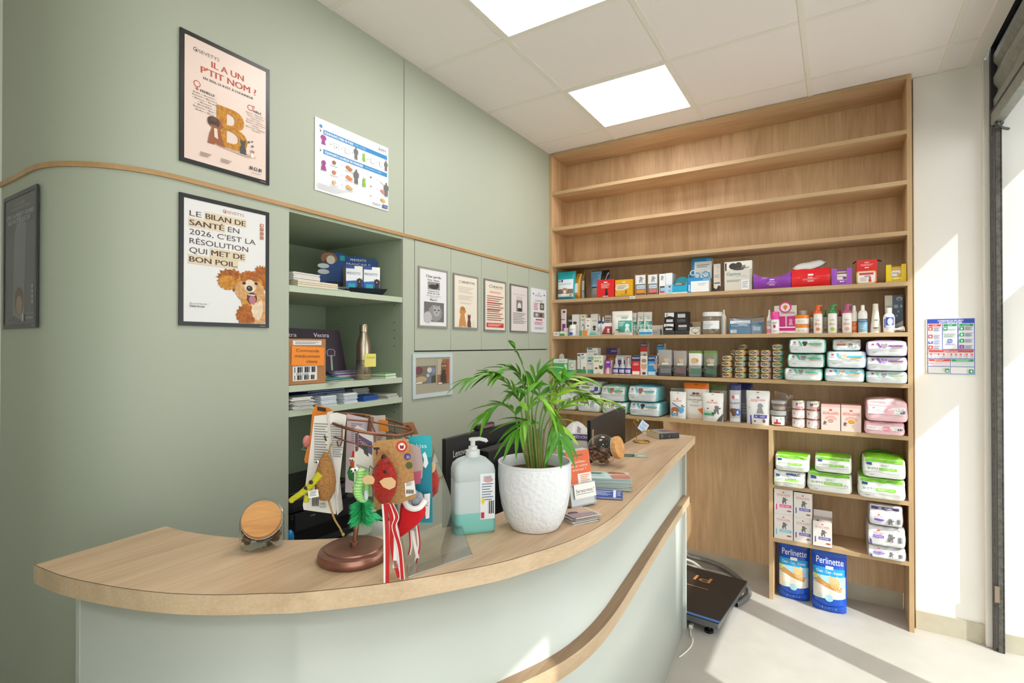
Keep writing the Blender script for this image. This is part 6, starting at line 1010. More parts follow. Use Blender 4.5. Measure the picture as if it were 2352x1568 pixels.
B().lathe([(.015, 0), (.016, .004), (.016, .07), (.012, .08)], '#dfe6ea', n=16).make('body', t); B().lathe([(.013, .08), (.0165, .09), (.0165, .105), (.013, .12), (.006, .129), (.001, .131)], mat('#1f86cf', rough=.15), n=16).make('cap', t)
# ------------------------------------------------------------------ things on the reception counter
def K(u, v, z=ZK): p = onZ(u, v, z); return Vector((p.x, p.y, z + .0006))
RIGHT = Vector((RT.x, RT.y, 0)).normalized(); FWD = Vector((FW.x, FW.y, 0)).normalized()
def jar(name, lab, foot, axis, rb, rl, full):
    """globe jar on a small flat, its neck and bamboo lid pointing along axis"""
    axis = Vector(axis).normalized(); T = axis.to_track_quat('Z', 'Y').to_matrix().to_4x4()
    t = thing(name, lab, 'jar', foot + Vector((0, 0, rb * .97))); gl_ = glass('jar_glass', (.95, .965, .955), 1.3)
    prof = [(.001, -rb)] + [(rb * cos(a), rb * sin(a)) for a in [(-80 + 10 * i) * pi / 180 for i in range(13)]]
    rn = rl * .86; prof = [p for p in prof if not (p[1] > 0 and p[0] < rn)] + [(rn, rb * .72), (rn, rb * .78), (rn * 1.08, rb * .82), (rn * 1.08, rb * .88), (rn, rb * .92), (rn, rb * 1.0)]
    b = B(); zc = -rb * .97
    def fl(q): return Vector((q.x, q.y, max(q.z, zc)))
    n = 32; k = len(prof); b.grid(lambda a, c: fl(T @ Vector((prof[round(c * (k - 1))][0] * cos(2 * pi * a), prof[round(c * (k - 1))][0] * sin(2 * pi * a), prof[round(c * (k - 1))][1]))), n, k - 1, gl_, cu=True); b.make('glass', t)
    bam = wood('bamboo', 'X', '#bb7c3d', '#dca868', k=5); b = B(); z0 = rb * .99
    b.lathe([(rl * .95, z0), (rl, z0 + .002), (rl, z0 + .016), (rl * .97, z0 + .018)], bam, n=36, T=T)
    b.make('lid', t)
    b = B(); b.lathe([(rn * 1.04, z0 - .006), (rn * 1.1, z0 - .004), (rn * 1.1, z0 - .001), (rn * 1.04, z0)], mat('#c9cdca', rough=.2), n=28, T=T); b.make('seal', t)
    random.seed(9); made = 0
    TR = mat('#6d4630', rough=.75, var=.25, bscale=90)
    pts = []
    while made < 46:
        p = Vector((random.uniform(-1, 1), random.uniform(-1, 1), random.uniform(-1, full))) * rb * .8
        if p.length > rb * .82 or p.z < -rb * .80: continue
        made += 1; pts.append(p)
    for p in pts:
        b = B(); q = Matrix.Rotation(random.random() * 6, 4, 'Z') @ Matrix.Rotation(random.random() * 6, 4, 'X')
        b.ball(p, (.012, .0085, .0065), random.choice([TR, mat('#84573a', rough=.75, var=.2, bscale=90)]), n=12, T=q, noise_a=.25); b.make('treat', t)
    return t
def slant_jar(name, lab, foot, r, hgt, rl, front):
    """squat glass jar cut by a slanted mouth that carries a bamboo lid"""
    t = thing(name, lab, 'jar', foot, math.atan2(front.x, -front.y)); gl_ = glass('jar_glass', (.95, .965, .955), 1.3); nv = Vector((0, -.80, .60)); c = Vector((0, -.004, hgt * .60)); u, v = Vector((1, 0, 0)), Vector((0, .60, .80)); n = 40
    def rim(a): x, y = cos(a), sin(a); return Vector((r * x, r * y, max(.022, min(hgt, c.z + .8 / .6 * r * y * .62))))
    def lidp(a, k, o): return c + (u * cos(a) + v * sin(a)) * rl * k + nv * o
    def fn(a, e):
        q = 2 * pi * a; k = round(e * 6)
        if k == 0: return lidp(q, .96, -.001)
        if k == 1: return lidp(q, 1.03, -.006)
        if k == 2: return lidp(q, 1.03, -.010).lerp(rim(q), .55) + Vector((cos(q), sin(q), .3)) * .002
        if k == 3: return rim(q)
        if k == 4: return Vector((r * cos(q), r * sin(q), .012))
        if k == 5: return Vector((r * .95 * cos(q), r * .95 * sin(q), .003))
        return Vector((r * .8 * cos(q), r * .8 * sin(q), .0))
    b = B(); b.grid(fn, n, 6, gl_, cu=True); b.face([fn(i / n, 1) for i in range(n)], gl_); b.make('glass', t)
    bam = wood('bamboo', 'X', '#bb7c3d', '#dca868', k=5); b = B(); T = Matrix.Translation(c) @ nv.to_track_quat('Z', 'Y').to_matrix().to_4x4()
    b.lathe([(rl * .95, -.002), (rl, 0), (rl, .010), (rl * .97, .0125)], bam, n=40, T=T); b.make('lid', t)
    b = B(); b.lathe([(rl * .97, -.006), (rl * 1.02, -.005), (rl * 1.02, -.003), (rl * .97, -.002)], mat('#c9cdca', rough=.2), n=32, T=T); b.make('seal', t)
    random.seed(9); TR = mat('#6d4630', rough=.75, var=.25, bscale=90); k = 0
    while k < 62:
        p = Vector((random.uniform(-1, 1) * r * .8, random.uniform(-1, 1) * r * .8, random.uniform(.012, .062)))
        if p.xy.length > r * .78 or (p - c).dot(nv) > -.015: continue
        k += 1; b = B(); q = Matrix.Rotation(random.random() * 6, 4, 'Z') @ Matrix.Rotation(random.random() * 6, 4, 'X'); b.ball(p, (.0115, .0085, .0065), random.choice([TR, mat('#5a3826', rough=.75, var=.2, bscale=90)]), n=12, T=q, noise_a=.25); b.make('treat', t)
f1 = K(602, 1254); slant_jar('treat_jar', 'tilted glass jar with its bamboo lid facing out, at the near end of the counter', f1, .050, .108, .0455, Vector((-f1.x, -f1.y, 0)).normalized() - RIGHT * .12)
f2 = K(1383, 1066); jar('treat_jar', 'tilted glass jar of brown treats with a bamboo lid, behind the brochure stack', f2, RIGHT * .80 - FWD * .55 + Vector((0, 0, .22)), .063, .046, .2)

# copper merchandise stand
COP = mat('#94695a', rough=.32, metal=.8, var=.12, bscale=25); COPW = mat('#8a5d4b', rough=.35, metal=.85)
ft = K(813, 1280); t = thing('toy_stand', 'copper toy stand with a round base and a tilted wire ring', 'display stand', ft)
b = B(); b.lathe([(.079, 0), (.081, .003), (.081, .012), (.078, .020), (.070, .0238), (.0665, .0243), (.0655, .0275), (.0635, .0285), (.02, .029), (.001, .029)], COP, n=48); b.make('base', t)
top_ = RIGHT * .040 + Vector((0, 0, .322)); rc_ = top_ + Vector((0, 0, -.012)) - RIGHT * .002
b = B(); b.tube([(0, 0, .026), top_ + Vector((0, 0, .004))], .0058, COP, n=12); b.make('pole', t); b = B(); b.lathe([(.0095, .029), (.0095, .037), (.006, .039)], COP, n=6); b.make('nut', t)
tl = R(12); ux = RIGHT * cos(tl) - Vector((0, 0, sin(tl))); uy = FWD; rr = .098
def rp(a, k=1): return rc_ + (ux * cos(a) + uy * sin(a)) * rr * k
b = B(); b.tube([rp(2 * pi * i / 40) for i in range(40)], .0034, COPW, closed=True); b.tube([rp(2 * pi * i / 40) + Vector((0, 0, -.028)) for i in range(40)], .0016, COPW, closed=True, n=6)
for a in (.4, 2.0, 3.5, 5.1): b.tube([rp(a), rc_ + Vector((0, 0, .006))], .0022, COPW)
b.make('ring', t)
HK = [pi * 2 * i / 16 for i in range(16)]
for a in HK[:16]:
    b = B(); p = rp(a, 1.0); o = (ux * cos(a) + uy * sin(a)); b.tube([p, p + Vector((0, 0, -.03)), p + Vector((0, 0, -.040)) + o * .004, p + Vector((0, 0, -.040)) + o * .012, p + Vector((0, 0, -.030)) + o * .015], .0018, COPW, n=6); b.make('hook', t)
# hanging toys: local x to the viewer's right, z up, -y to the viewer
def yaw_of(v): return math.atan2(v.x, -v.y)
VR = math.atan2(RIGHT.y, RIGHT.x)
def at(u, v, dd): # point at distance dd along the view from the stand centre
    p = EYE + ray(u, v) * ((ft - EYE).dot(FW) + dd); return p
def toy(name, lab, u, v, dd, cat='cat toy', yaw=0):
    t = thing(name, lab, cat, at(u, v, dd), VR + yaw, 'cat toys hanging on the copper stand'); k = 1 + dd / (ft - EYE).dot(FW); t.scale = (k, k, k); return t
PXT = pxm(ft)
def card(b, pts, m, y=0, th=.0008):
    n = len(pts); v0 = [(x * PXT, y, z * PXT) for x, z in pts]; v1 = [(x * PXT, y + th, z * PXT) for x, z in pts]
    b.face(v0, m); b.face(v1[::-1], m)
    for i in range(n): b.face([v0[i], v1[i], v1[(i + 1) % n], v0[(i + 1) % n]], m)
def Sc(y): return lambda x, z, o=0: Vector((x * PXT, y - o, z * PXT))
def rlines(b, S, x0, x1, z0, z1, n, c, sl=0):
    for i in range(n):
        z = z1 - (z1 - z0) * i / n; b.pr_poly([(x0, z), (x1 - (i * 7 % 5) * .05 * (x1 - x0), z + sl * (x1 - x0)), (x1 - (i * 7 % 5) * .05 * (x1 - x0), z + sl * (x1 - x0) - (z1 - z0) / n * .45), (x0, z - (z1 - z0) / n * .45)], c, S)
def P3(pts, y=0): return [Vector((x * PXT, y + (q[0] if q else 0), z * PXT)) for x, z, *q in pts]
PAPER = '#ddd8d2'
# a: white card back with cork mouse
t = toy('cork_toy', 'cork cat toy with yellow green felt legs on a white printed card', 760, 955, -.075)
b = B(); card(b, [(-38, 0), (-5, 4), (12, 8), (36, 2), (12, -225), (-62, -215), (-64, -205)], PAPER); S = Sc(-.0004)
rlines(b, S, -38, -6, -110, -16, 16, '#8d8985', -.05); rlines(b, S, -2, 28, -95, -18, 15, '#8d8985', -.05); b.pr_poly([(-58, -190), (-52, -176), (-46, -190)], '#333', S); b.pr_poly([(-55, -188), (-52, -181), (-49, -188)], PAPER, S)
for i in range(7): b.pr_rect(-42 + i * 2.4, -40.6 + i * 2.4, -206, -184, '#333', S)
b.pr_text('ANIMAL', -17, -200, 5, '#444', S, 14); b.pr_text('BOUTIK', -17, -207, 5, '#444', S, 14); b.make('card', t)
b = B(); card(b, [(-8, 8), (-4, 6), (20, -222), (16, -226)], '#c9c3bb', y=-.004, th=.03); b.make('side_card', t)
CORK = mat('#a5743f', rough=.9, var=.3, bscale=260, bump=.6)
b = B(); b.lathe([(.001, -.062), (.012, -.058), (.021, -.040), (.0235, -.02), (.021, .004), (.013, .03), (.004, .047), (.001, .05)], CORK, n=20, c=(-2 * PXT, -.03, -125 * PXT)); b.make('body', t)
YG = mat('#c8c324', rough=.9, bump=.6, bscale=300)
b = B()
b.tube(smooth_path(P3([(-6, -120, -.048), (-22, -140, -.054), (-44, -160, -.056), (-66, -175, -.056)]), 4), .0085, YG, n=10, r2=.006); b.tube(smooth_path(P3([(-24, -140, -.05), (-32, -160, -.05), (-38, -182, -.048)]), 4), .006, YG, n=10); b.ball(P3([(-66, -176, -.056)])[0], .0065, YG); b.make('leg', t)
b = B()
for x, z in ((-22, -136), (-33, -149)): b.ball(P3([(x, z, -.061)])[0], (.005, .002, .005), '#1d1a18', n=10)
b.make('button', t)
b = B(); b.ball(P3([(-14, -95, -.046)])[0], (.0036, .003, .0045), '#efe9df', n=10); b.ball(P3([(-14, -95, -.0495)])[0], (.002, .001, .0025), '#222', n=8); b.make('eye', t)
b = B(); card(b, [(-30, -156), (-8, -152), (-6, -168), (-28, -172)], '#ebe9e4', y=-.058); rlines(b, Sc(-.0584), -26, -10, -169, -157, 4, '#8d8985', .15); b.make('care_tag', t)
ROPE = mat('#b58f58', rough=.9, bump=.8, bscale=250)
b = B(); b.tube(smooth_path(P3([(6, -185, -.03), (16, -225, -.025), (28, -250, -.02), (36, -268, -.02)]), 4), .0026, ROPE, r2=.0018); b.ball(P3([(35, -264, -.02)])[0], .004, ROPE, n=8); b.make('tail', t); b = B(); b.tube(P3([(6, -60, -.012), (-2, -90, -.02)]), .0018, ROPE); b.make('string', t)
# b: orange cards behind
t = toy('card_toy', 'orange toy card showing behind the white printed card', 735, 935, -.02)
b = B(); card(b, [(-10, 5), (6, 2), (22, -2), (40, -20), (48, -22), (40, -130), (-34, -128), (-36, -120), (-22, -60), (-18, -10)], '#e0811f'); b.make('card', t)
b = B(); card(b, [(-6, 2), (14, -2), (14, -10), (-6, -7)], '#2a2522', y=-.001); b.make('label', t); b = B(); b.ball(P3([(-30, -78)])[0], (.009, .012, .014), '#cf7f78', n=10); b.tube(P3([(-36, -90), (-42, -96), (-30, -98)]), .001, '#9a9a8a'); b.make('pompom', t)
# c: pale lilac card
t = toy('card_toy', 'pale lilac toy card with small print, hanging behind the fish shaped toys', 815, 955, .01)
b = B(); card(b, [(-18, 5), (40, -8), (46, -100), (28, -178), (-22, -175)], '#d2c9d2'); S = Sc(-.0004); rlines(b, S, -8, 18, -60, -16, 9, '#9d94a3', -.08); b.pr_poly([(0, -80), (26, -84), (26, -118), (0, -114)], '#b8a6c0', S)
for i in range(8): b.pr_rect(-4 + i * 3, -2.4 + i * 3, -140, -118, '#6f6672', S)
b.pr_text('CE', 0, -164, 6, '#555', S, 10); b.make('card', t)
b = B(); card(b, [(8, -150), (24, -150), (26, -190), (16, -202), (4, -172)], '#dd7420', y=-.006); b.make('fin', t)
# white card with purple head
t = toy('fish_toy', 'green caterpillar cat toy with goggle eyes and a green feather tail', 835, 985, -.085)
b = B(); card(b, [(-20, 4), (-14, 8), (20, -12), (22, -20), (20, -155), (-16, -150), (-22, -140)], '#dcd7d0'); S = Sc(-.0004); b.pr_poly([(-19, -8), (20, -30), (20, -60), (-19, -36)], '#5f4d6d', S); b.pr_poly([(-6, -26), (8, -34), (12, -64), (2, -56)], '#3d3a39', S); b.pr_text('Crazy', -2, -30, 7, '#e6dfe9', S, 26, up=-28); rlines(b, S, -16, 12, -110, -80, 7, '#a29c96', -.4); b.make('card', t)
LG = mat('#8ccf72', rough=.9, bump=.5, bscale=220); GF = mat('#1fa55c', rough=.9); OG = mat('#d9552c', rough=.9, bump=.5, bscale=200)
body = smooth_path(P3([(2, -88, -.03), (4, -104, -.034), (-2, -124, -.036), (0, -142, -.034), (8, -154, -.03)]), 6); b = B()
for i, p in enumerate(body): b.ball(p, (.0105 + .0012 * (i % 2), .0105, .0056), LG if i % 2 else mat('#b9e39a', rough=.9), n=12)
b.make('body', t)
b = B()
for x, z in ((-4, -82), (-12, -84)): b.ball(P3([(x, z, -.042)])[0], .0052, '#f1efe9', n=12); b.ball(P3([(x - 1, z - 1, -.0465)])[0], .0024, '#1a1a1a', n=8)
b.make('eye', t)
b = B(); b.tube(smooth_path(P3([(14, -92, -.03), (20, -104, -.034), (18, -124, -.036), (20, -142, -.036)]), 4), .006, LG, n=8); b.ball(P3([(18, -140, -.042)])[0], (.005, .003, .012), '#c9d3dc', n=10); b.make('arm', t)
b = B(); random.seed(11)
c0 = P3([(6, -178, -.03)])[0]
for i in range(900):
    a = random.random() * 6.28; l = .019 + .015 * random.random(); q = c0 + Vector((cos(a) * .004, sin(a) * .004, (random.random() - .5) * .05)); e_ = q + Vector((cos(a) * l * .8, sin(a) * l * .8, -.006 - .008 * random.random()))
    b.face([q, q + Vector((.0008, 0, .0034)), e_], random.choice([GF, mat('#34c97b', rough=.9), mat('#25b068', rough=.9), mat('#58d795', rough=.9)]))
for sx_, dz in ((-1, -30), (1, -26), (1.6, -22), (-.6, -34)):
    tip = P3([(6 + 34 * sx_, -178 + dz, -.03)])[0]
    for j in range(10): b.face([c0 + Vector((0, 0, -.012)), c0.lerp(tip, .55) + Vector((0, 0, .009 * (1 - j / 5))), tip + Vector((0, .002 * j, .0))], mat('#3fb878', rough=.9))
b.make('feather_tail', t); t.children[-1]['kind'] = 'stuff'
t = toy('fish_toy', 'orange and dark green fish toy hanging left of the green caterpillar', 812, 1040, -.065)
b = B(); b.lathe([(.001, -.022), (.008, -.018), (.0115, -.006), (.0105, .008), (.006, .018), (.001, .022)], OG, n=16, c=(4 * PXT, 0, -18 * PXT)); b.make('head', t); b = B(); b.ball(P3([(3, 0, -.006)])[0], (.005, .004, .007), '#d2202a', n=10); b.make('crest', t)
b = B()
for x in (-3, 2): b.ball(P3([(x, -12, -.011)])[0], .0046, '#f1efe9', n=10); b.ball(P3([(x, -13, -.0155)])[0], .002, '#1a1a1a', n=8)
b.make('eye', t)
b = B(); b.lathe([(.001, -.022), (.010, -.016), (.013, 0), (.009, .014), (.003, .02)], mat('#2e7d3f', rough=.9, bump=.6, bscale=200), n=16, c=(2 * PXT, 0, -44 * PXT), sx=1.25); b.make('body', t)
b = B(); b.tube(P3([(-4, -86, .02), (-6, -98, .02)]), .003, ROPE); b.make('knot', t)
# red glitter mouse
t = toy('mouse_toy', 'red glitter mouse toy with beige ears and striped ribbons on a brown kraft card', 910, 1010, -.10)
KR = mat('#b58a56', rough=.85, var=.2, bscale=140)
b = B(); card(b, [(-52, -8), (-44, -2), (20, 4), (32, -10), (46, -128), (42, -134), (-46, -162), (-52, -155)], KR); S = Sc(-.0004)
b.pr_rect(-52, -38, -22, -17, '#241f1c', S); b.pr_text('JOYEUX', -32, -30, 8, '#b8432f', S, 30, up=14); b.pr_text('NOËL !', -24, -43, 8, '#b8432f', S, 28, up=14)
E_ = lambda x, z, r, c: b.pr_poly([(x + r * cos(k * pi / 8), z + r * sin(k * pi / 8)) for k in range(16)], c, S)
E_(13, -15, 13, '#cf2a2a'); E_(13, -15, 8.5, '#efe6de'); b.pr_poly([(9, -20), (17, -20), (18, -10), (15, -13), (11, -13), (8, -10)], '#7d2222', S); E_(26, -38, 8, '#3f3a80'); b.pr_text(')))', 27, -38, 6, '#e9e6f2', S, 7); E_(30, -58, 8, '#4a5a2c')
b.make('card', t)
b = B(); card(b, [(20, -98), (42, -92), (46, -122), (22, -130)], '#e8e6e2', y=-.003); S = Sc(-.0034); rlines(b, S, 24, 38, -106, -97, 3, '#8d8985', .1)
for i in range(9): b.pr_rect(24 + i * 2, 25.2 + i * 2, -122, -113, '#333', S)
b.make('price_tag', t)
GLIT = mat('#c2281c', rough=.28, var=.55, bscale=420, bump=.9); 
b = B(); b.lathe([(.001, -.056), (.012, -.052), (.024, -.034), (.029, -.012), (.027, .012), (.019, .034), (.008, .047), (.001, .05)], GLIT, n=26, c=(-18 * PXT, -.036, -80 * PXT)); b.make('body', t)
b = B(); b.ball(P3([(-19, -31, -.038)])[0], .0062, '#16120f', n=12); b.make('nose', t)
b = B(); b.ball(P3([(-10, -58, -.061)])[0], .0036, '#2a0f0c', n=8); b.make('eye', t)
EAR = mat('#d9b184', rough=.9)
for pts in ([(-62, -74), (-52, -66), (-40, -68), (-32, -78), (-38, -86), (-56, -86)], [(-22, -78), (-12, -71), (4, -69), (14, -78), (12, -90), (0, -96), (-14, -90)]):
    b = B(); card(b, pts, EAR, y=-.066 if pts[0][0] > -40 else -.058, th=.0022); b.make('ear', t)
b = B()
for p in ([(-26, -44, -.055), (-38, -52, -.058), (-46, -48, -.05), (-50, -62, -.045)], [(-14, -42, -.056), (-8, -40, -.05), (-2, -46, -.045)]): b.tube(smooth_path(P3(p), 4), .0008, '#2a1c16', n=5)
b.make('whisker', t)
def ribbon(b, pts, w_, mats):
    n = len(mats); Q = smooth_path(P3(pts), 6)
    for k, m in enumerate(mats):
        for i in range(len(Q) - 1):
            o0, o1 = (k / n - .5) * w_ * PXT, ((k + 1) / n - .5) * w_ * PXT
            b.face([Q[i] + Vector((o0, 0, 0)), Q[i] + Vector((o1, 0, 0)), Q[i + 1] + Vector((o1, 0, 0)), Q[i + 1] + Vector((o0, 0, 0))], m)
RR, RW = mat('#c01019', rough=.6), mat('#ece8e4', rough=.6)
for p, w_, m in (([(-18, -136, -.036), (-16, -190, -.03), (-15, -260, -.03), (-15, -314, -.03)], 13, [RW, RW, RR, RR, RR, RR]), ([(-10, -136, -.036), (-2, -170, -.03), (-4, -230, -.02), (2, -268, -.02), (12, -306, -.02)], 11, [RR, RR, RR, RR, RW]), ([(-4, -134, -.036), (8, -166, -.03), (2, -190, -.03), (14, -240, -.026), (20, -308, -.026)], 11, [RW, RR, RR, RR, RR, RW]), ([(-14, -136, -.03), (-2, -180, -.02), (6, -220, -.02), (4, -285, -.02)], 14, [RW])):
    b = B(); ribbon(b, p, w_, m); b.make('ribbon', t)
# teal card and stocking
t = toy('stocking_toy', 'red felt stocking toy with a grey mouse, hanging on a teal card', 962, 1003, -.02)
b = B(); card(b, [(-24, 0), (26, 4), (29, -4), (32, -190), (28, -198), (-12, -196)], '#23aab5'); S = Sc(-.0004); b.pr_poly([(-22, -50), (30, -46), (32, -196), (-12, -195)], '#0f7f93', S); b.pr_text('kiss', 6, -20, 10, '#dff1ee', S, 24); b.pr_poly([(8, -40), (14, -34), (18, -42), (22, -60), (16, -72), (10, -66), (12, -52)], '#e6f1ee', S); b.make('card', t)
b = B(); card(b, [(-40, -12), (-12, -14), (6, -24), (12, -60), (10, -90), (-4, -106), (-30, -90)], '#bda5a3', y=-.012); b.pr_poly([(-20, -80), (8, -74), (6, -104), (-14, -104)], '#c25a78', Sc(-.0124)); b.make('pink_card', t)
b = B(); card(b, [(14, -128), (28, -126), (26, -182), (18, -184)], '#ece9e4', y=-.012); b.pr_text('C', 21, -150, 8, '#444', Sc(-.0128)); b.make('care_tag', t)
FELT = mat('#c4121c', rough=.95)
def slab(b, pts, m, y0, y1):
    n = len(pts); cx = sum(p[0] for p in pts) / n; cz = sum(p[1] for p in pts) / n; lay = [(y0, .72), (y0 + (y1 - y0) * .18, .95), ((y0 + y1) / 2, 1), (y1 - (y1 - y0) * .18, .95), (y1, .72)]
    b.grid(lambda a, c: Vector(((cx + (pts[round(a * n) % n][0] - cx) * lay[round(c * 4)][1]) * PXT, lay[round(c * 4)][0], (cz + (pts[round(a * n) % n][1] - cz) * lay[round(c * 4)][1]) * PXT)), n, 4, m, cu=True)
    b.face([((cx + (p[0] - cx) * .72) * PXT, y0, (cz + (p[1] - cz) * .72) * PXT) for p in pts], m)
b = B(); slab(b, [(-28, -132), (-16, -146), (-4, -152), (10, -152), (20, -146), (22, -158), (18, -172), (4, -188), (-14, -202), (-30, -214), (-44, -216), (-46, -208), (-36, -170), (-34, -145)], FELT, -.05, -.02); b.make('stocking', t)
b = B(); b.tube(smooth_path(P3([(-28, -130, -.035), (-18, -143, -.047), (-4, -149, -.05), (10, -147, -.047), (20, -136, -.035)]), 4), .0065, mat('#e9e7e4', rough=.95), n=8); b.make('cuff', t)
b = B(); GREY = mat('#9297a0', rough=.95)
for x, z, r in ((-12, -128, .009), (-4, -122, .011), (6, -126, .010), (0, -136, .012), (12, -134, .008)): b.ball(P3([(x, z, -.035)])[0], (r, r * .8, r), GREY, n=10)
b.make('mouse', t); b = B(); card(b, [(-12, -120), (-22, -108), (-16, -98), (-6, -112)], GREY, y=-.04, th=.002); b.make('ear', t)
for p, m in (([(-16, -208, -.02), (-14, -240, -.02), (-18, -262, -.02)], [RR, RW]), ([(0, -196, -.02), (4, -240, -.02), (-4, -280, -.02)], [RW, RR]), ([(-10, -206, -.024), (-4, -240, -.024), (2, -268, -.024)], [RW])):
    b = B(); ribbon(b, p, 7, m); b.make('ribbon', t)
t = toy('mouse_toy', 'second red glitter mouse half hidden behind the teal card, one beige ear showing', 992, 1060, .01)
b = B(); b.lathe([(.001, -.05), (.02, -.03), (.024, 0), (.014, .03), (.001, .042)], GLIT, n=18, c=(-6 * PXT, 0, -40 * PXT)); b.make('body', t); b = B(); card(b, [(0, 0), (8, 4), (12, -2), (10, -16), (2, -22), (-4, -14)], EAR, y=-.022, th=.002); b.make('ear', t)
t = toy('card_toy', 'brown headed toy card at the back of the copper ring', 905, 965, .075)
b = B(); card(b, [(-55, 10), (-20, 12), (-16, -120), (-56, -110)], '#c9bdb5'); card(b, [(-35, 2), (-14, 0), (-12, -26), (-34, -22)], '#e08a2a', y=-.002); rlines(b, Sc(-.0004), -50, -24, -70, -34, 8, '#8d8489'); b.make('card', t)
b = B(); card(b, [(24, -4), (46, -2), (58, -30), (20, -34)], '#a06a46', y=-.01); b.make('header', t)
t = toy('plush_toy', 'dark green and white leaf shaped toy below the kraft card', 872, 1165, .0)
b = B(); slab(b, [(-14, 0), (8, 8), (30, 2), (34, -18), (20, -32), (-2, -28), (-16, -14)], mat('#173a2c', rough=.95), -.012, .008); b.make('body', t); b = B(); slab(b, [(-34, 6), (-10, 14), (6, 10), (-4, -4), (-24, -6)], mat('#e2ddd4', rough=.95), -.02, -.01); b.make('leaf', t)

# acrylic sign holder
B0, B1 = K(938, 1328), K(1086, 1277); tr = None
for i in range(200):
    p = onZ(985, 1000, ZK + .15 + .001 * i)
    if (p - B1).length > .31: tr = p; break
LEAN = tr - B1; t = thing('sign_holder', 'empty clear acrylic sign holder leaning back beside the copper stand', 'sign holder', (B0 + B1) / 2)
O = (B0 + B1) / 2; AC_ = glass('acrylic', (.90, .915, .915), 2.0); ed = glass('acrylic_edge', (.72, .76, .76), 2.0, alpha=.6); nrm = (B1 - B0).cross(LEAN).normalized() * .0034
b = B(); q = [B0 - O, B1 - O, B1 - O + LEAN, B0 - O + LEAN]
for k in (0, 1): b.face([p + nrm * k * -1 for p in q], AC_)
for i in range(4): b.face([q[i], q[(i + 1) % 4], q[(i + 1) % 4] - nrm, q[i] - nrm], ed)
b.make('panel', t); bk = Vector((LEAN.x, LEAN.y, 0))  .normalized() * .05; BASE = glass('acrylic_base', (.97, .975, .975), .3); b = B(); q = [B0 - O, B1 - O, B1 - O + bk, B0 - O + bk]
b.face([p + Vector((0, 0, .001)) for p in q], BASE); b.face([p + Vector((0, 0, .0034)) for p in q], BASE)
for i in range(4): b.face([q[i] + Vector((0, 0, .001)), q[(i + 1) % 4] + Vector((0, 0, .001)), q[(i + 1) % 4] + Vector((0, 0, .0034)), q[i] + Vector((0, 0, .0034))], ed)
b.make('base', t)
# hand gel
p = K(1086, 1215); t = thing('gel_bottle', 'pump bottle of turquoise hand gel between the sign holder and the white plant pot', 'bottle', p, VR + .28)
HD = mat('#bdd2d6', rough=.35); k = pxm(p); hw, hd = 47 * k, 34 * k
def rr_(w_, d_, n=8, r=.35):
    o = []
    for sx_, sy_, a0 in ((1, 1, 0), (-1, 1, pi / 2), (-1, -1, pi), (1, -1, 1.5 * pi)):
        for q in range(n): a = a0 + q * pi / 2 / (n - 1); rd = r * min(w_, d_); o.append((sx_ * (w_ - rd) + rd * cos(a), sy_ * (d_ - rd) + rd * sin(a)))
    return o
b = B(); lay = [(0, .9), (.004, .97), (.01, 1), (.055, 1), (.0551, 1), (.135, 1), (.137, .975), (.139, 1), (.162, 1), (.176, .93), (.187, .72), (.194, .45), (.197, .30)]
LIQ = mat('#7fc6bf', rough=.3); SHL = glass('frosted', (.80, .88, .90), .6, rough=.25, alpha=.72)
R0 = rr_(hw, hd); n = len(R0)
b.grid(lambda a, c: (R0[round(a * n) % n][0] * lay[round(c * (len(lay) - 1))][1], R0[round(a * n) % n][1] * lay[round(c * (len(lay) - 1))][1], lay[round(c * (len(lay) - 1))][0]), n, len(lay) - 1, lambda a, c: LIQ if c * (len(lay) - 1) < 4 else SHL, cu=True)
b.face([(x * .9, y * .9, 0) for x, y in R0], LIQ); b.make('bottle', t)
b = B(); b.face([(x * .97, y * .97, .0552) for x, y in R0], mat('#8fd0c9', rough=.2)); b.make('gel', t)
b = B(); b.deco([('r', .1, .46, .22, .92, '#e6eaee'), ('e', .3, .82, .12, .04, '#c9a0a8'), ('l', .14, .42, .5, .78, 7, '#7d8a9c'), ('b', .3, .44, .3, .5), ('g', [(.12, .5), (.17, .56), (.22, .5), (.17, .44)], '#e6cf2a'), ('r', .12, .2, .24, .33, '#b5303c'), ('t', 'ANIOS', .28, .87, .035, '#5f6b86', .2)], 2 * hw, .17, planeS(-hd - .0008)); b.make('label', t)
b = B(); b.lathe([(.018, .195), (.019, .197), (.019, .212), (.012, .214), (.012, .222), (.0065, .224), (.0065, .236), (.011, .238), (.011, .243), (.006, .245)], '#e2e6e6', n=20); b.tube([(0, 0, .241), (.018, -.004, .242), (.034, -.008, .238), (.036, -.008, .234)], .0052, '#e2e6e6', n=10); b.make('pump', t)
# potted palm
p = K(1228, 1207); k = pxm(p); RP = 84 * k; HP = 150 * k
t = thing('potted_palm', 'green parlour palm in a white dimpled pot on the counter', 'plant', p)
m, N, L, bs = newmat('dimpled_white'); bs.inputs['Base Color'].default_value = lin('#e6e9ee'); bs.inputs['Roughness'].default_value = .4
tc = N.new('ShaderNodeTexCoord'); vo = N.new('ShaderNodeTexVoronoi'); vo.feature = 'SMOOTH_F1'; vo.inputs['Scale'].default_value = 95; bp = N.new('ShaderNodeBump'); bp.inputs['Strength'].default_value = .55; bp.inputs['Distance'].default_value = .004
L.new(tc.outputs['Object'], vo.inputs['Vector']); L.new(vo.outputs['Distance'], bp.inputs['Height']); L.new(bp.outputs['Normal'], bs.inputs['Normal'])
PW = mat('#e6e9ee', rough=.4)
pr = [(.001, 0), (.60, 0), (.66, .006), (.80, .14), (.91, .34), (.97, .55), (1.0, .78), (.995, .92), (.99, .96)]
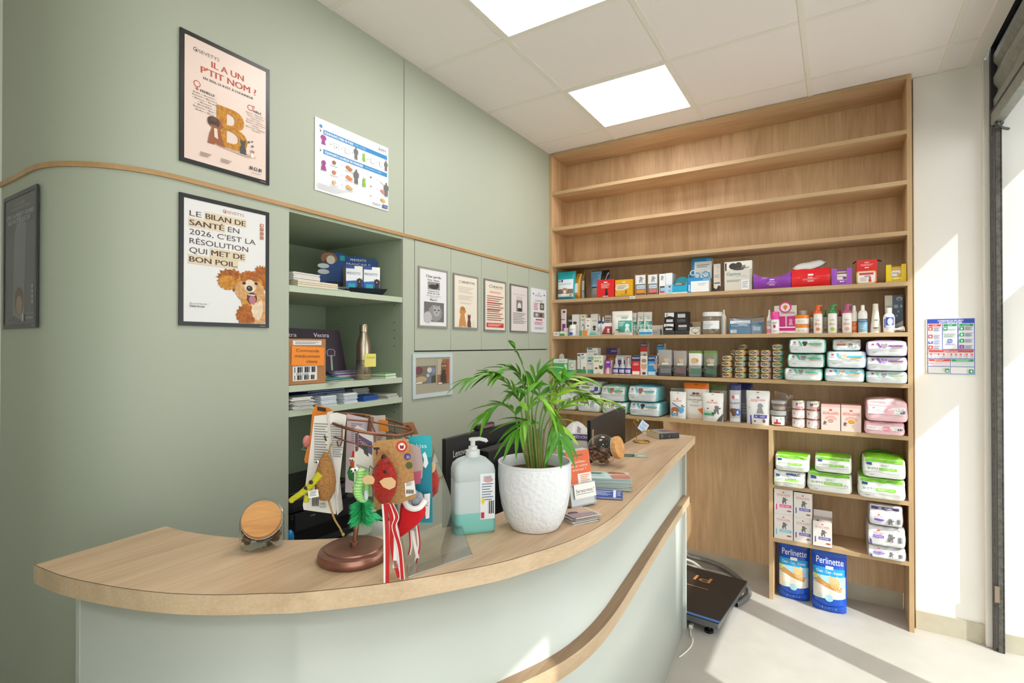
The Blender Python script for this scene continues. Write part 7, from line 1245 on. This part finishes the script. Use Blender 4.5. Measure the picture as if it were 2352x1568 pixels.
b = B(); b.lathe([(RP * a, HP * c) for a, c in pr], m, n=64, cap=False); b.lathe([(RP * .99, HP * .96), (RP * 1.0, HP * .97), (RP * 1.0, HP * .995), (RP * .985, HP), (RP * .955, HP), (RP * .945, HP * .985), (RP * .93, HP * .78)], PW, n=64, cap=False); b.make('pot', t)
b = B(); b.lathe([(.0, HP * .80), (RP * .75, HP * .81), (RP * .8, HP * .84), (RP * .8, HP * .79), (RP * .93, HP * .775)], mat('#6d3d2a', rough=.9, var=.2, bscale=80), n=32, cap=False); b.grid(lambda a, c: Vector((RP * .76 * c * cos(2 * pi * a), RP * .76 * c * sin(2 * pi * a), HP * .825 + .004 * noise.noise(Vector((cos(6.28 * a) * c * 9, sin(6.28 * a) * c * 9, 0))))), 24, 8, mat('#4a3524', rough=1, var=.4, bscale=120), cu=True); b.make('soil', t)
LEAF = [mat('#6dab2a', rough=.42, var=.22, bscale=30), mat('#4d9122', rough=.42, var=.22, bscale=30), mat('#8cc238', rough=.42, var=.18, bscale=30), mat('#a6cf3d', rough=.42)]
STEM = mat('#6f9a34', rough=.5); STEMB = mat('#9a8a52', rough=.7, var=.2, bscale=60)
def W3(u, v, dd): q = EYE + ray(u, v) * ((p - EYE).dot(FW) + dd); return q - p
random.seed(21)
def leaflet(b, base, d, up_, L_, wd, mt, droop):
    side = d.cross(up_).normalized(); n = 7; rows = []
    for i in range(n + 1):
        s = i / n; c = base + d * L_ * s + Vector((0, 0, -droop * L_ * s * s)); w_ = wd * (sin(pi * min(1, s * .92 + .06)) ** .8) * (1 - .25 * s) + .0003; ct = up_ * (-.25 * w_)
        rows.append((c - side * w_ + up_ * w_ * .35, c, c + side * w_ + up_ * w_ * .35))
    b.grid(lambda a, e: rows[round(e * n)][round(a * 2)], 2, n, mt)
def frond(path, k_, L_, wd=.0078, mts=(0, 1), nk='frond', spread=1., start=.42, droop=.35, tipup=False):
    Q = smooth_path(path, 8); b = B(); n = len(Q)
    b.tube(Q, .0030, STEM, n=6, r2=.0009); up0 = Vector((0, 0, 1))
    for i in range(k_):
        s = start + (1 - start) * (i + .5) / k_; j = min(n - 2, int(s * (n - 1))); tg = (Q[j + 1] - Q[j]).normalized(); sd_ = tg.cross(up0)
        if sd_.length < .2: sd_ = tg.cross(Vector((.7, -.7, 0)))
        sd_.normalize(); nu = sd_.cross(tg).normalized(); l = 1.28 * L_ * (1 - .45 * abs(i / k_ - .35)) * random.uniform(.85, 1.1)
        for sg in (-1, 1):
            d = (tg * random.uniform(.75, 1.1) + sd_ * sg * spread * random.uniform(.55, .85) + nu * .1).normalized()
            leaflet(b, Q[j], d, nu, l, wd * random.uniform(.8, 1.15), LEAF[random.choice(mts)], droop * random.uniform(.6, 1.4))
    tg = (Q[-1] - Q[-2]).normalized(); leaflet(b, Q[-1], tg, tg.cross(Vector((1, 0, 0))).normalized(), L_ * .9, wd, LEAF[mts[0]], droop)
    b.make(nk, t)
b0 = lambda x, y: Vector((RIGHT.x * x + FWD.x * y, RIGHT.y * x + FWD.y * y, HP * .82))
FR = [ # base(x, y), pixel path, leaflets, length
 ((-.012, .0), [(1200, 960, 0), (1186, 905, -.01), (1140, 862, -.03), (1090, 868, -.05)], 10, .085, (1, 0), .38),
 ((-.004, .01), [(1208, 950, 0), (1204, 890, .0), (1180, 850, -.01), (1135, 858, -.03)], 9, .075, (1, 0), .40),
 ((.004, .0), [(1214, 950, 0), (1212, 880, .0), (1200, 838, .0), (1182, 800, .0)], 3, .045, (1, 0), .72),
 ((.006, .012), [(1222, 950, .01), (1226, 890, .02), (1240, 852, .03), (1268, 858, .04)], 8, .075, (0, 1), .45),
 ((-.016, .006), [(1190, 985, 0), (1180, 945, -.01), (1150, 930, -.03), (1120, 948, -.05)], 6, .07, (1, 0), .40),
 ((.018, -.004), [(1244, 985, 0), (1262, 930, .01), (1296, 895, .03), (1340, 905, .05)], 9, .09, (2, 3, 0), .40),
 ((.022, .004), [(1252, 985, .01), (1286, 940, .03), (1330, 915, .06), (1390, 918, .09)], 8, .085, (2, 3), .45),
 ((.014, .012), [(1240, 970, .02), (1262, 900, .03), (1290, 870, .05), (1330, 868, .07)], 5, .08, (2, 0, 3), .5),
 ((.008, -.012), [(1228, 1000, -.02), (1222, 975, -.04), (1205, 968, -.06), (1188, 990, -.08)], 5, .075, (1, 0), .45),
 ((.024, -.010), [(1262, 1000, -.02), (1276, 965, -.03), (1284, 985, -.05), (1286, 1010, -.06)], 4, .06, (1, 2), .45),
 ((-.006, -.008), [(1212, 980, -.02), (1216, 935, -.03), (1236, 915, -.04), (1262, 940, -.05)], 6, .07, (0, 2), .42),
 ((.010, .020), [(1230, 960, .04), (1240, 905, .06), (1222, 880, .08), (1196, 890, .09)], 6, .075, (1, 0), .45),
 ((.030, .002), [(1268, 985, .0), (1282, 940, .01), (1288, 905, .01), (1292, 872, .01)], 1, .06, (1,), .9)]
for (bx, by), pth, k_, L_, mts, st in FR:
    frond([b0(bx, by)] + [W3(*q) for q in pth], k_, L_, mts=mts, start=st)
b = B()
for bx, by, u, v in ((-.012, 0, 1196, 965), (.0, .0, 1214, 960), (.008, .01, 1224, 955), (.02, 0, 1250, 985), (-.006, .006, 1206, 960), (.026, .004, 1262, 990), (.014, -.006, 1234, 985)):
    b.tube([b0(bx, by), b0(bx, by).lerp(W3(u, v, 0), .5), W3(u, v, 0)], .0042, STEMB, n=7, r2=.0026)
for i in range(14):
    x, y = random.uniform(-.02, .034), random.uniform(-.014, .014); b.face([b0(x, y), b0(x + .006, y), b0(x + random.uniform(-.012, .015), y) + Vector((0, 0, random.uniform(.02, .05)))], STEMB)
b.make('stem', t)

# leaflet holder and papers beside the pot
p = K(1332, 1160); k = pxm(p); t = thing('leaflet_holder', 'clear leaflet holder with orange headed leaflets and a small handwritten sign, right behind the pot', 'leaflet holder', p, VR + R(38), rot=(R(-10), 0, VR + R(34)))
w, h = .10, .165; b = B(); b.box(-w / 2, w / 2, -.022, -.020, 0, h * .42, AC_); b.box(-w / 2, w / 2, .02, .022, 0, h * .95, AC_); b.box(-w / 2, w / 2, -.022, .022, 0, .002, AC_); b.box(-w / 2, -w / 2 + .002, -.022, .022, 0, h * .4, AC_); b.box(w / 2 - .002, w / 2, -.022, .022, 0, h * .4, AC_); b.make('holder', t)
for i in range(4):
    b = B(); y = -.016 + .008 * i; hh = h * (1 + .01 * i); b.box(-w * .47, w * .47, y, y + .005, .003, hh, '#e2ded8', side=mat('#b3a59b'))
    if i == 0: b.deco([('r', -.47, .47, .55, 1, '#e0622c'), ('r', -.47, -.1, .35, .56, '#e0622c'), ('r', -.2, .2, .9, .93, '#8a4a36'), ('t', 'Confiez-', .0, .8, .05, '#f4ded2', .6), ('t', 'nous votre', .0, .73, .05, '#f4ded2', .7), ('t', 'animal ?', .0, .66, .05, '#f4ded2', .55), ('r', -.1, .44, .38, .58, '#ece8e2'), ('l', .0, .4, .4, .56, 5, '#d98a66')], w, hh, planeS(y - .0004))
    b.make('leaflet', t)
b = B(); b.box(-w * .36, w * .5, -.0245, -.023, h * .14, h * .4, '#efedea'); b.pr_text('Servez-vous !', .007, h * .28, .011, '#2b2b2b', planeS(-.0247), w * .74); b.pr_rect(-w * .3, w * .42, h * .215, h * .222, '#2b2b2b', planeS(-.0247)); b.make('sign', t)
leafstack('photo_card', 'fanned small photo cards at the foot of the plant pot', *K(1327, 1190), .085, .075, 9, .0018, ['#e2dfda', '#8f8a88', '#c9c4be'], VR + .5, .016, 'cards', cover=('#b79a86', [('e', -.2, .5, .2, .15, '#3f3a3a'), ('g', [(-.5, 0), (.5, 0), (.5, .3), (-.5, .5)], '#8f7d86')]))
leafstack('brochure_stack', 'thick stack of pale blue brochures with a puppy cover', *K(1395, 1118), .15, .095, 26, .00155, ['#c3d6d3', '#a9c2c0', '#e6e4df'], VR + R(-8), .008, 'brochures', cover=('#bcd3d0', [('g', [(.0, .55), (.5, .5), (.5, 1), (.05, 1)], '#cfc0b4'), ('e', .22, .8, .2, .16, '#8f5a40'), ('e', .3, .62, .2, .12, '#c79a78'), ('e', .1, .9, .12, .06, '#6d4330'), ('g', [(.1, .0), (.5, .0), (.5, .5), (.05, .45)], '#b5776a'), ('l', -.42, -.05, .55, .9, 5, '#5f7f7d'), ('t', 'Bien grandir', -.25, .35, .1, '#3f5f62', .4)]))
leafstack('leaflet_stack', 'dark blue price leaflets lying under the edge of the brochure stack', *K(1388, 1138), .115, .085, 4, .0016, ['#233f92', '#cfd6e6'], VR + R(-12), .004, cover=('#24439c', [('l', -.42, .25, .2, .9, 5, '#b9c6e6'), ('r', .25, .33, .0, 1, '#dfe5f2'), ('r', -.5, -.38, .88, 1, '#c9343a'), ('l', .36, .48, .2, .9, 4, '#b9c6e6')]))
p = K(1456, 1047); b = B(); w, h = .125, .058; b.prism([(x, y) for x, y in rr_(w / 2, h / 2, 4, .2)], 0, .0012, '#8fa39a'); S = lambda a, c, o=0: Vector((a, c - h / 2, .0014 + o)); b.deco([('r', -.48, .02, .02, .98, '#1f4238'), ('t', 'Merci', -.22, .6, .2, '#b9cdbf', .3), ('l', -.42, -.05, .2, .45, 2, '#7fa08f'), ('r', .1, .44, .12, .88, '#9fb0a3'), ('l', .14, .4, .25, .75, 3, '#dfe6dd')], w, h, S)
fin(b.make('loyalty_card', None, p, VR + R(-14)), 'dark green card lying flat on the counter beside the treat jar', 'card')
p = K(1473, 1015); GOLD = mat('#c29a45', rough=.25, metal=.9); t = thing('card_stand', 'small gold wire stand holding a pale blue card near the counter end', 'card stand', p, VR + R(10))
k = pxm(p); b = B(); b.tube([(18 * k * cos(a), 18 * k * sin(a), .003) for a in [pi / 12 * i for i in range(24)]], .0028, GOLD, closed=True); b.make('base', t)
b = B(); b.tube([(-8 * k, 10 * k, .003), (-8 * k, 8 * k, .05), (-6 * k, 0, .06)], .0016, GOLD, n=6)
b.tube([(14 * k, -8 * k, .055), (-2 * k, -4 * k, .052), (-18 * k, 4 * k, .105), (-16 * k, 6 * k, .112), (-12 * k, 4 * k, .106)], .0018, GOLD, n=6); b.tube([(-10 * k, 4 * k, .106), (-7 * k, 4 * k, .112), (-5 * k, 2 * k, .104)], .0018, GOLD, n=6); b.tube([(-2 * k, -4 * k, .052), (4 * k, -2 * k, .058), (24 * k, -12 * k, .062)], .0018, GOLD, n=6); b.make('wire', t)
b = B(); T = Matrix.Translation((-2 * k, -3 * k, .058)) @ Matrix.Rotation(R(38), 4, 'Y') @ Matrix.Rotation(R(-14), 4, 'X'); q = lambda a, c, o=0: T @ Vector((a, -o - .001, c)); w, h = .048, .052
b.box(-w / 2, w / 2, -.0005, .0008, 0, h, '#b9cbe6', T=T); b.deco([('t', 'Carte de', 0, .82, .1, '#3f4a66', .7), ('t', 'fidélité', 0, .66, .1, '#3f4a66', .6), ('l', -.4, .3, .15, .5, 3, '#7f90b5')], w, h, q); b.make('card', t)
p = K(1522, 1003); t = thing('box_file', 'black spined flat box file with a grey and pink cover at the counter end', 'box file', p, VR + R(18)); w, h, hz = .125, .12, .030
B().box(-w / 2, w / 2, -h / 2, h / 2, 0, hz, '#d3c6a6', front=BLACK).deco([('e', -.36, .5, .05, .3, '#8d8d8d'), ('e', -.36, .5, .035, .2, '#1a1a1a'), ('e', .0, .4, .02, .12, '#8d8d8d')], w, hz, planeS(-h / 2 - .0003)).make('case', t, bevel=.002)
b = B(); b.box(-w / 2, w / 2, -h / 2, h / 2, hz, hz + .002, '#8b8d86'); S = lambda a, c, o=0: Vector((a, c - h / 2, hz + .0022 + o)); b.deco([('r', .05, .48, .05, .95, '#a8696b'), ('r', -.2, .25, .3, .6, '#5d5a58'), ('t', 'Registre', .25, .8, .08, '#cfc3bf', .36), ('r', -.4, -.3, .8, .92, '#3a3a3a')], w, h, S); b.make('cover', t)

# ------------------------------------------------------------------ behind the counter
def monitor(name, lab, y0, y1, x0, x1, z0, z1, logo_, sticker):
    c = Vector(((x0 + x1) / 2, (y0 + y1) / 2, .7506)); d = Vector((x1 - x0, y1 - y0, 0)); w = d.length; rz = math.atan2(d.y, d.x)
    t = thing(name, lab, 'monitor', c, rz); h0, h1 = z0 - c.z, z1 - c.z; BK = mat('#1b1a1b', rough=.42)
    b = B(); b.box(-w / 2, w / 2, -.014, .006, h0, h1, BK); b.make('back_shell', t, bevel=.003)
    B().box(-w / 2 + .008, w / 2 - .008, .006, .0075, h0 + .015, h1 - .008, mat('#0b0c0f', rough=.15)).make('screen', t)
    b = B(); b.box(-.03, .03, -.035, -.014, .0, h0 + .12, BK); b.make('stand', t); B().box(-.11, .11, -.10, .09, 0, .012, BK).make('foot', t, bevel=.003)
    b = B(); S = planeS(-.0144)
    if logo_: b.pr_text('Lenovo', -w / 2 + .085, h1 - .062, .026, '#d9d9d9', S, .085)
    if sticker: b.box(-w / 2 + .014, -w / 2 + .034, -.0148, -.014, h1 - .112, h1 - .045, '#b59a86'); b.pr_text('Lenovo', -w / 2 + .024, h1 - .078, .011, '#3a2f2a', planeS(-.0152), .056, up=90); b.pr_rect(w / 2 - .06, w / 2 - .03, h1 - .075, h1 - .06, '#4a4848', S)
    b.make('lettering', t); return t, w, h0, h1
t, w, h0, h1 = monitor('computer_monitor', 'large black monitor seen from behind, its white maker name beside the gel bottle', 1.472, 2.03, -1.227, -1.24, .86, 1.20, True, False)
tm = t
t = thing('mini_computer', 'black ribbed mini computer mounted behind the large monitor', 'computer', (-1.172, 1.735, .79), tm.rotation_euler.z); b = B(); b.box(-.11, .16, -.04, .015, 0, .345, mat('#151516', rough=.5)); b.make('case', t, bevel=.003)
b = B()
for i in range(24): b.box(-.108 + .0108 * i, -.102 + .0108 * i, -.0425, -.04, .01, .30, '#0c0c0d')
b.make('grille', t); b = B(); b.box(-.11, .16, -.04, .015, .345, .347, mat('#2e2b29', rough=.8)); b.make('top_cover', t)
t = thing('webcam', 'small dark webcam clipped on the top edge of the large monitor', 'webcam', (-1.232, 1.73, 1.2008), tm.rotation_euler.z)
B().box(-.055, .07, -.014, .012, 0, .022, mat('#241c1d', rough=.3)).make('body', t, bevel=.005); b = B(); b.lathe([(.009, 0), (.010, .004), (.008, .006)], mat('#0c0c0d', rough=.1), n=16, T=Matrix.Translation((-.05, -.013, .011)) @ Matrix.Rotation(R(90), 4, 'X')); b.make('lens', t)
B().box(-.02, .06, -.0148, -.014, .004, .016, '#7d5f62').make('strip', t)
monitor('computer_monitor', 'black monitor edge on with a tan maker sticker, farther along the counter', 2.187, 2.79, -.965, -1.02, .87, 1.20, False, True)
t = thing('food_sack', 'big white food sack with a dark violet banner, behind the palm', 'food bag', (-1.34, 2.86, .7506), R(30))
w, d_, h = .235, .16, .33; WS = mat('#d6d3d1', rough=.3); b = B()
def sk(a, c):
    th = 2 * pi * a; cx, cy = cos(th), sin(th); e = 5; n_ = (abs(cx) ** e + abs(cy) ** e) ** (1 / e); z = c
    tp = 1 if z < .62 else 1 - .9 * ((z - .62) / .38) ** 1.7
    return Vector((cx / n_ * w / 2 * (1 + .06 * sin(pi * z)) * (.55 + .45 * tp if z > .62 else 1), cy / n_ * d_ / 2 * tp, z * h * (1 - .16 * (cx / n_) ** 2 * z ** 3))) * (1 + .02 * noise.noise(Vector((cx * 3, cy * 3, z * 6))))
b.grid(sk, 40, 20, lambda a, c: mat('#5b4fa5', rough=.35) if (c < .32 and .9 < a) else WS, cu=True); b.face([sk(i / 40, 1) for i in range(40)], WS); b.make('sack', t)
def SS(x, z, o=0):
    a = .75 + math.asin(max(-.98, min(.98, x / (w / 2)))) / (2 * pi) * .72; q = sk(a, z / h); return Vector((x * (1 if z < .62 * h else .9), q.y - .003 - o, q.z))
b = B(); b.cv = .015; b.pr_rect(-w * .42, w * .4, h * .70, h * .80, '#41315f', SS, 6); b.pr_text('NEUTERED ADULT', 0, h * .75, .014, '#e6e0ee', SS, w * .7); b.deco([('s', 'dog', .0, .36, .2, '#8d8986'), ('t', '3.5 kg', .3, .45, .04, '#8d8986', .16), ('b', .2, .36, .22, .28), ('s', 'dog', -.2, .1, .14, '#8d8986'), ('s', 'mascot', .05, .82, .12, '#8d8490')], w, h, SS); b.make('print', t)
p = Vector((-1.20, 2.42, .7506)); carton('paper_box', 'white box with an orange disc, between the palm and the dog food sack', 'box', 'G', 0, 1, 0, '#e0dfdc', [('e', 0, .62, .2, .12, '#e07a3a'), ('l', -.36, .36, .78, .92, 3, '#b9a6a0'), ('e', .0, .25, .4, .2, '#c9b6ad')], w=.09, h=.27, d=.05)
o = bpy.data.objects['paper_box']; o.location = p; o.rotation_euler = (0, 0, R(35))
leafstack('paper_stack', 'loose white papers on the desk beyond the farther monitor', -1.09, 3.02, .7506, .16, .24, 16, .009, ['#dcd8d0', '#c3bdb2'], .2, .02, 'papers')
t = thing('oil_bottle', 'white bottle with a green plant label on the desk, seen below the red mouse toy', 'bottle', (-1.27, 1.21, .7506), R(35))
b = B(); r = .031; b.lathe([(r * .95, 0), (r, .004), (r, .19), (r * .8, .215), (r * .45, .225)], '#e1e1dd', n=24); S = lambda a, c, o=0: Vector(((r + .0006 + o) * sin(a / r), -(r + .0006 + o) * cos(a / r), c)); b.deco([('t', 'PRANARÔM', 0, .84, .06, '#3a3d3a', .9), ('g', [(-.5, .45), (-.3, .72), (-.2, .5), (0, .68), (.1, .48), (.4, .6), (.5, .42)], '#4f8f3a'), ('e', .22, .64, .16, .06, '#a9833a'), ('e', .1, .42, .4, .12, '#6dae35')], 2 * r, .2, S, n=4); b.make('body', t)
B().lathe([(r * .5, .225), (r * .5, .25), (r * .4, .252)], '#2f3a33', n=18).make('cap', t)

# ------------------------------------------------------------------ floor: scale and hose
q1, q2 = onZ(1715, 1334, .085), onZ(1650, 1430, .085); ax = (q2 - q1); ax.z = 0; wl = ax.length; rz = math.atan2(-ax.y, -ax.x)
ex = Vector((cos(rz), sin(rz), 0)); ey = Vector((-sin(rz), cos(rz), 0)); LEN = .78; c0 = (q1 + q2) / 2 + ey * (LEN / 2)
t = thing('floor_scale', 'black floor scale with orange letters and a blue edge behind the counter end', 'scale', (c0.x, c0.y, 0), rz)
RUB = mat('#2b2624', rough=.55, bump=.3, bscale=300)
B().box(-wl / 2, wl / 2, -LEN / 2, LEN / 2, .045, .078, mat('#7d8084', rough=.35, metal=.7)).make('platform', t, bevel=.004)
b = B(); b.box(-wl / 2 - .003, wl / 2 + .003, -LEN / 2 - .003, LEN / 2 + .003, .078, .086, RUB); b.make('mat', t, bevel=.003)
b = B(); b.box(-wl / 2 - .004, -wl / 2 + .018, -LEN / 2 - .004, LEN / 2 + .004, .0862, .0868, '#4d7bc0'); b.make('edge_strip', t)
b = B(); q0 = onZ(1637, 1330, .0868); dv = q0 - Vector((c0.x, c0.y, .0868)); lx, ly = dv.dot(ex), dv.dot(ey)
b.pr_text('PI', 0, 0, .075, '#c98a52', lambda a, c, o=0: Vector((lx - .035 - c, ly + a, .0866 + o)), .10, al='l'); b.pr_rect(-.02, .14, -.11, -.104, '#c98a52', lambda a, c, o=0: Vector((lx - .05 + c, ly + a, .0866 + o))); b.make('lettering', t)
for sx_ in (-1, 1):
    for sy_ in (-1, 1):
        b = B(); b.lathe([(.022, .0005), (.024, .003), (.024, .014), (.018, .017), (.009, .018), (.009, .045)], BLACK, n=16, c=(sx_ * (wl / 2 - .04), sy_ * (LEN / 2 - .06), 0)); b.make('foot', t)
hz = .016; P = [onY(u, v, 3.745) for u, v in ((1562, 1268), (1588, 1278), (1625, 1288), (1660, 1302))] + [onZ(u, v, hz) for u, v in ((1695, 1326), (1716, 1348), (1720, 1364), (1706, 1378), (1690, 1388))]
o = P[2]; t = thing('hose', 'grey ribbed hose curving round the floor scale', 'hose', (o.x, o.y, 0)); pts = smooth_path([q - Vector((o.x, o.y, 0)) for q in P], 14); b = B()
n = len(pts); k_ = 10; HM = mat('#6f6f6d', rough=.5)
def hs(a, c):
    i = min(n - 2, int(c * (n - 1))); tg = (pts[i + 1] - pts[i]).normalized(); s1 = tg.cross(Vector((0, 0, 1))).normalized(); s2 = Vector((0, 0, 1)); q = pts[round(c * (n - 1))]; r = .0155 if i % 2 else .0135
    return q + (s1 * cos(2 * pi * a) + s2 * sin(2 * pi * a)) * r
b.grid(hs, k_, n - 1, HM, cu=True); b.make('tube', t)
P = [onY(u, v, 3.71) for u, v in ((1566, 1281), (1592, 1291))] + [onZ(u, v, .02) for u, v in ((1612, 1306), (1630, 1318), (1640, 1332))]; t = thing('cable', 'thin pale cable loop beside the grey ribbed hose', 'cable', (P[1].x, P[1].y, 0)); B().tube(smooth_path([q - Vector((P[1].x, P[1].y, 0)) for q in P], 8), .009, '#c9c7c2', n=8).make('tube', t)
# ------------------------------------------------------------------ pieces that belong to a part
SUB = {'cork_toy': {'eye': 'body', 'button': 'leg', 'care_tag': 'leg', 'tail': 'body'}, 'mouse_toy': {'eye': 'body', 'nose': 'body', 'ear': 'body', 'whisker': 'body', 'price_tag': 'card', 'ribbon': 'body'},
       'fish_toy': {'eye': 'head', 'crest': 'head', 'arm': 'body', 'feather_tail': 'body'}, 'stocking_toy': {'cuff': 'stocking', 'care_tag': 'card'}, 'treat_jar': {'seal': 'lid'}, 'steel_bottle': {'sticky_note': 'body', 'lettering': 'body', 'cord': 'body'},
       'gel_bottle': {'label': 'bottle', 'gel': 'bottle'}, 'parcel': {'label': 'box', 'note': 'box'}, 'toy_stand': {'hook': 'ring', 'nut': 'pole'}, 'computer_monitor': {'lettering': 'back_shell'}, 'mini_computer': {'grille': 'case'},
       'storage_bin': {'price_card': 'bin'}, 'pipette_pouch': {'zip': 'film'}, 'printer': {'lid': 'scanner_unit', 'paper_tray': 'body'}, 'floor_scale': {'edge_strip': 'mat', 'lettering': 'mat'}, 'food_sack': {'print': 'sack'}, 'guide_rail': {'bracket': 'channel'}, 'card_toy': {'label': 'card', 'pompom': 'card'}}
stem = lambda o: o.name.split('.')[0]
for o in [x for x in bpy.data.objects if x.parent is None]:
    for c in list(o.children):
        want = SUB.get(stem(o), {}).get(stem(c))
        if want is None: continue
        to = next((p for p in o.children if stem(p) == want and p.location.length < 1e-6), None) or next((p for p in o.children if stem(p) == 'body' and p.location.length < 1e-6 and p is not c), None)
        if to: c.parent = to
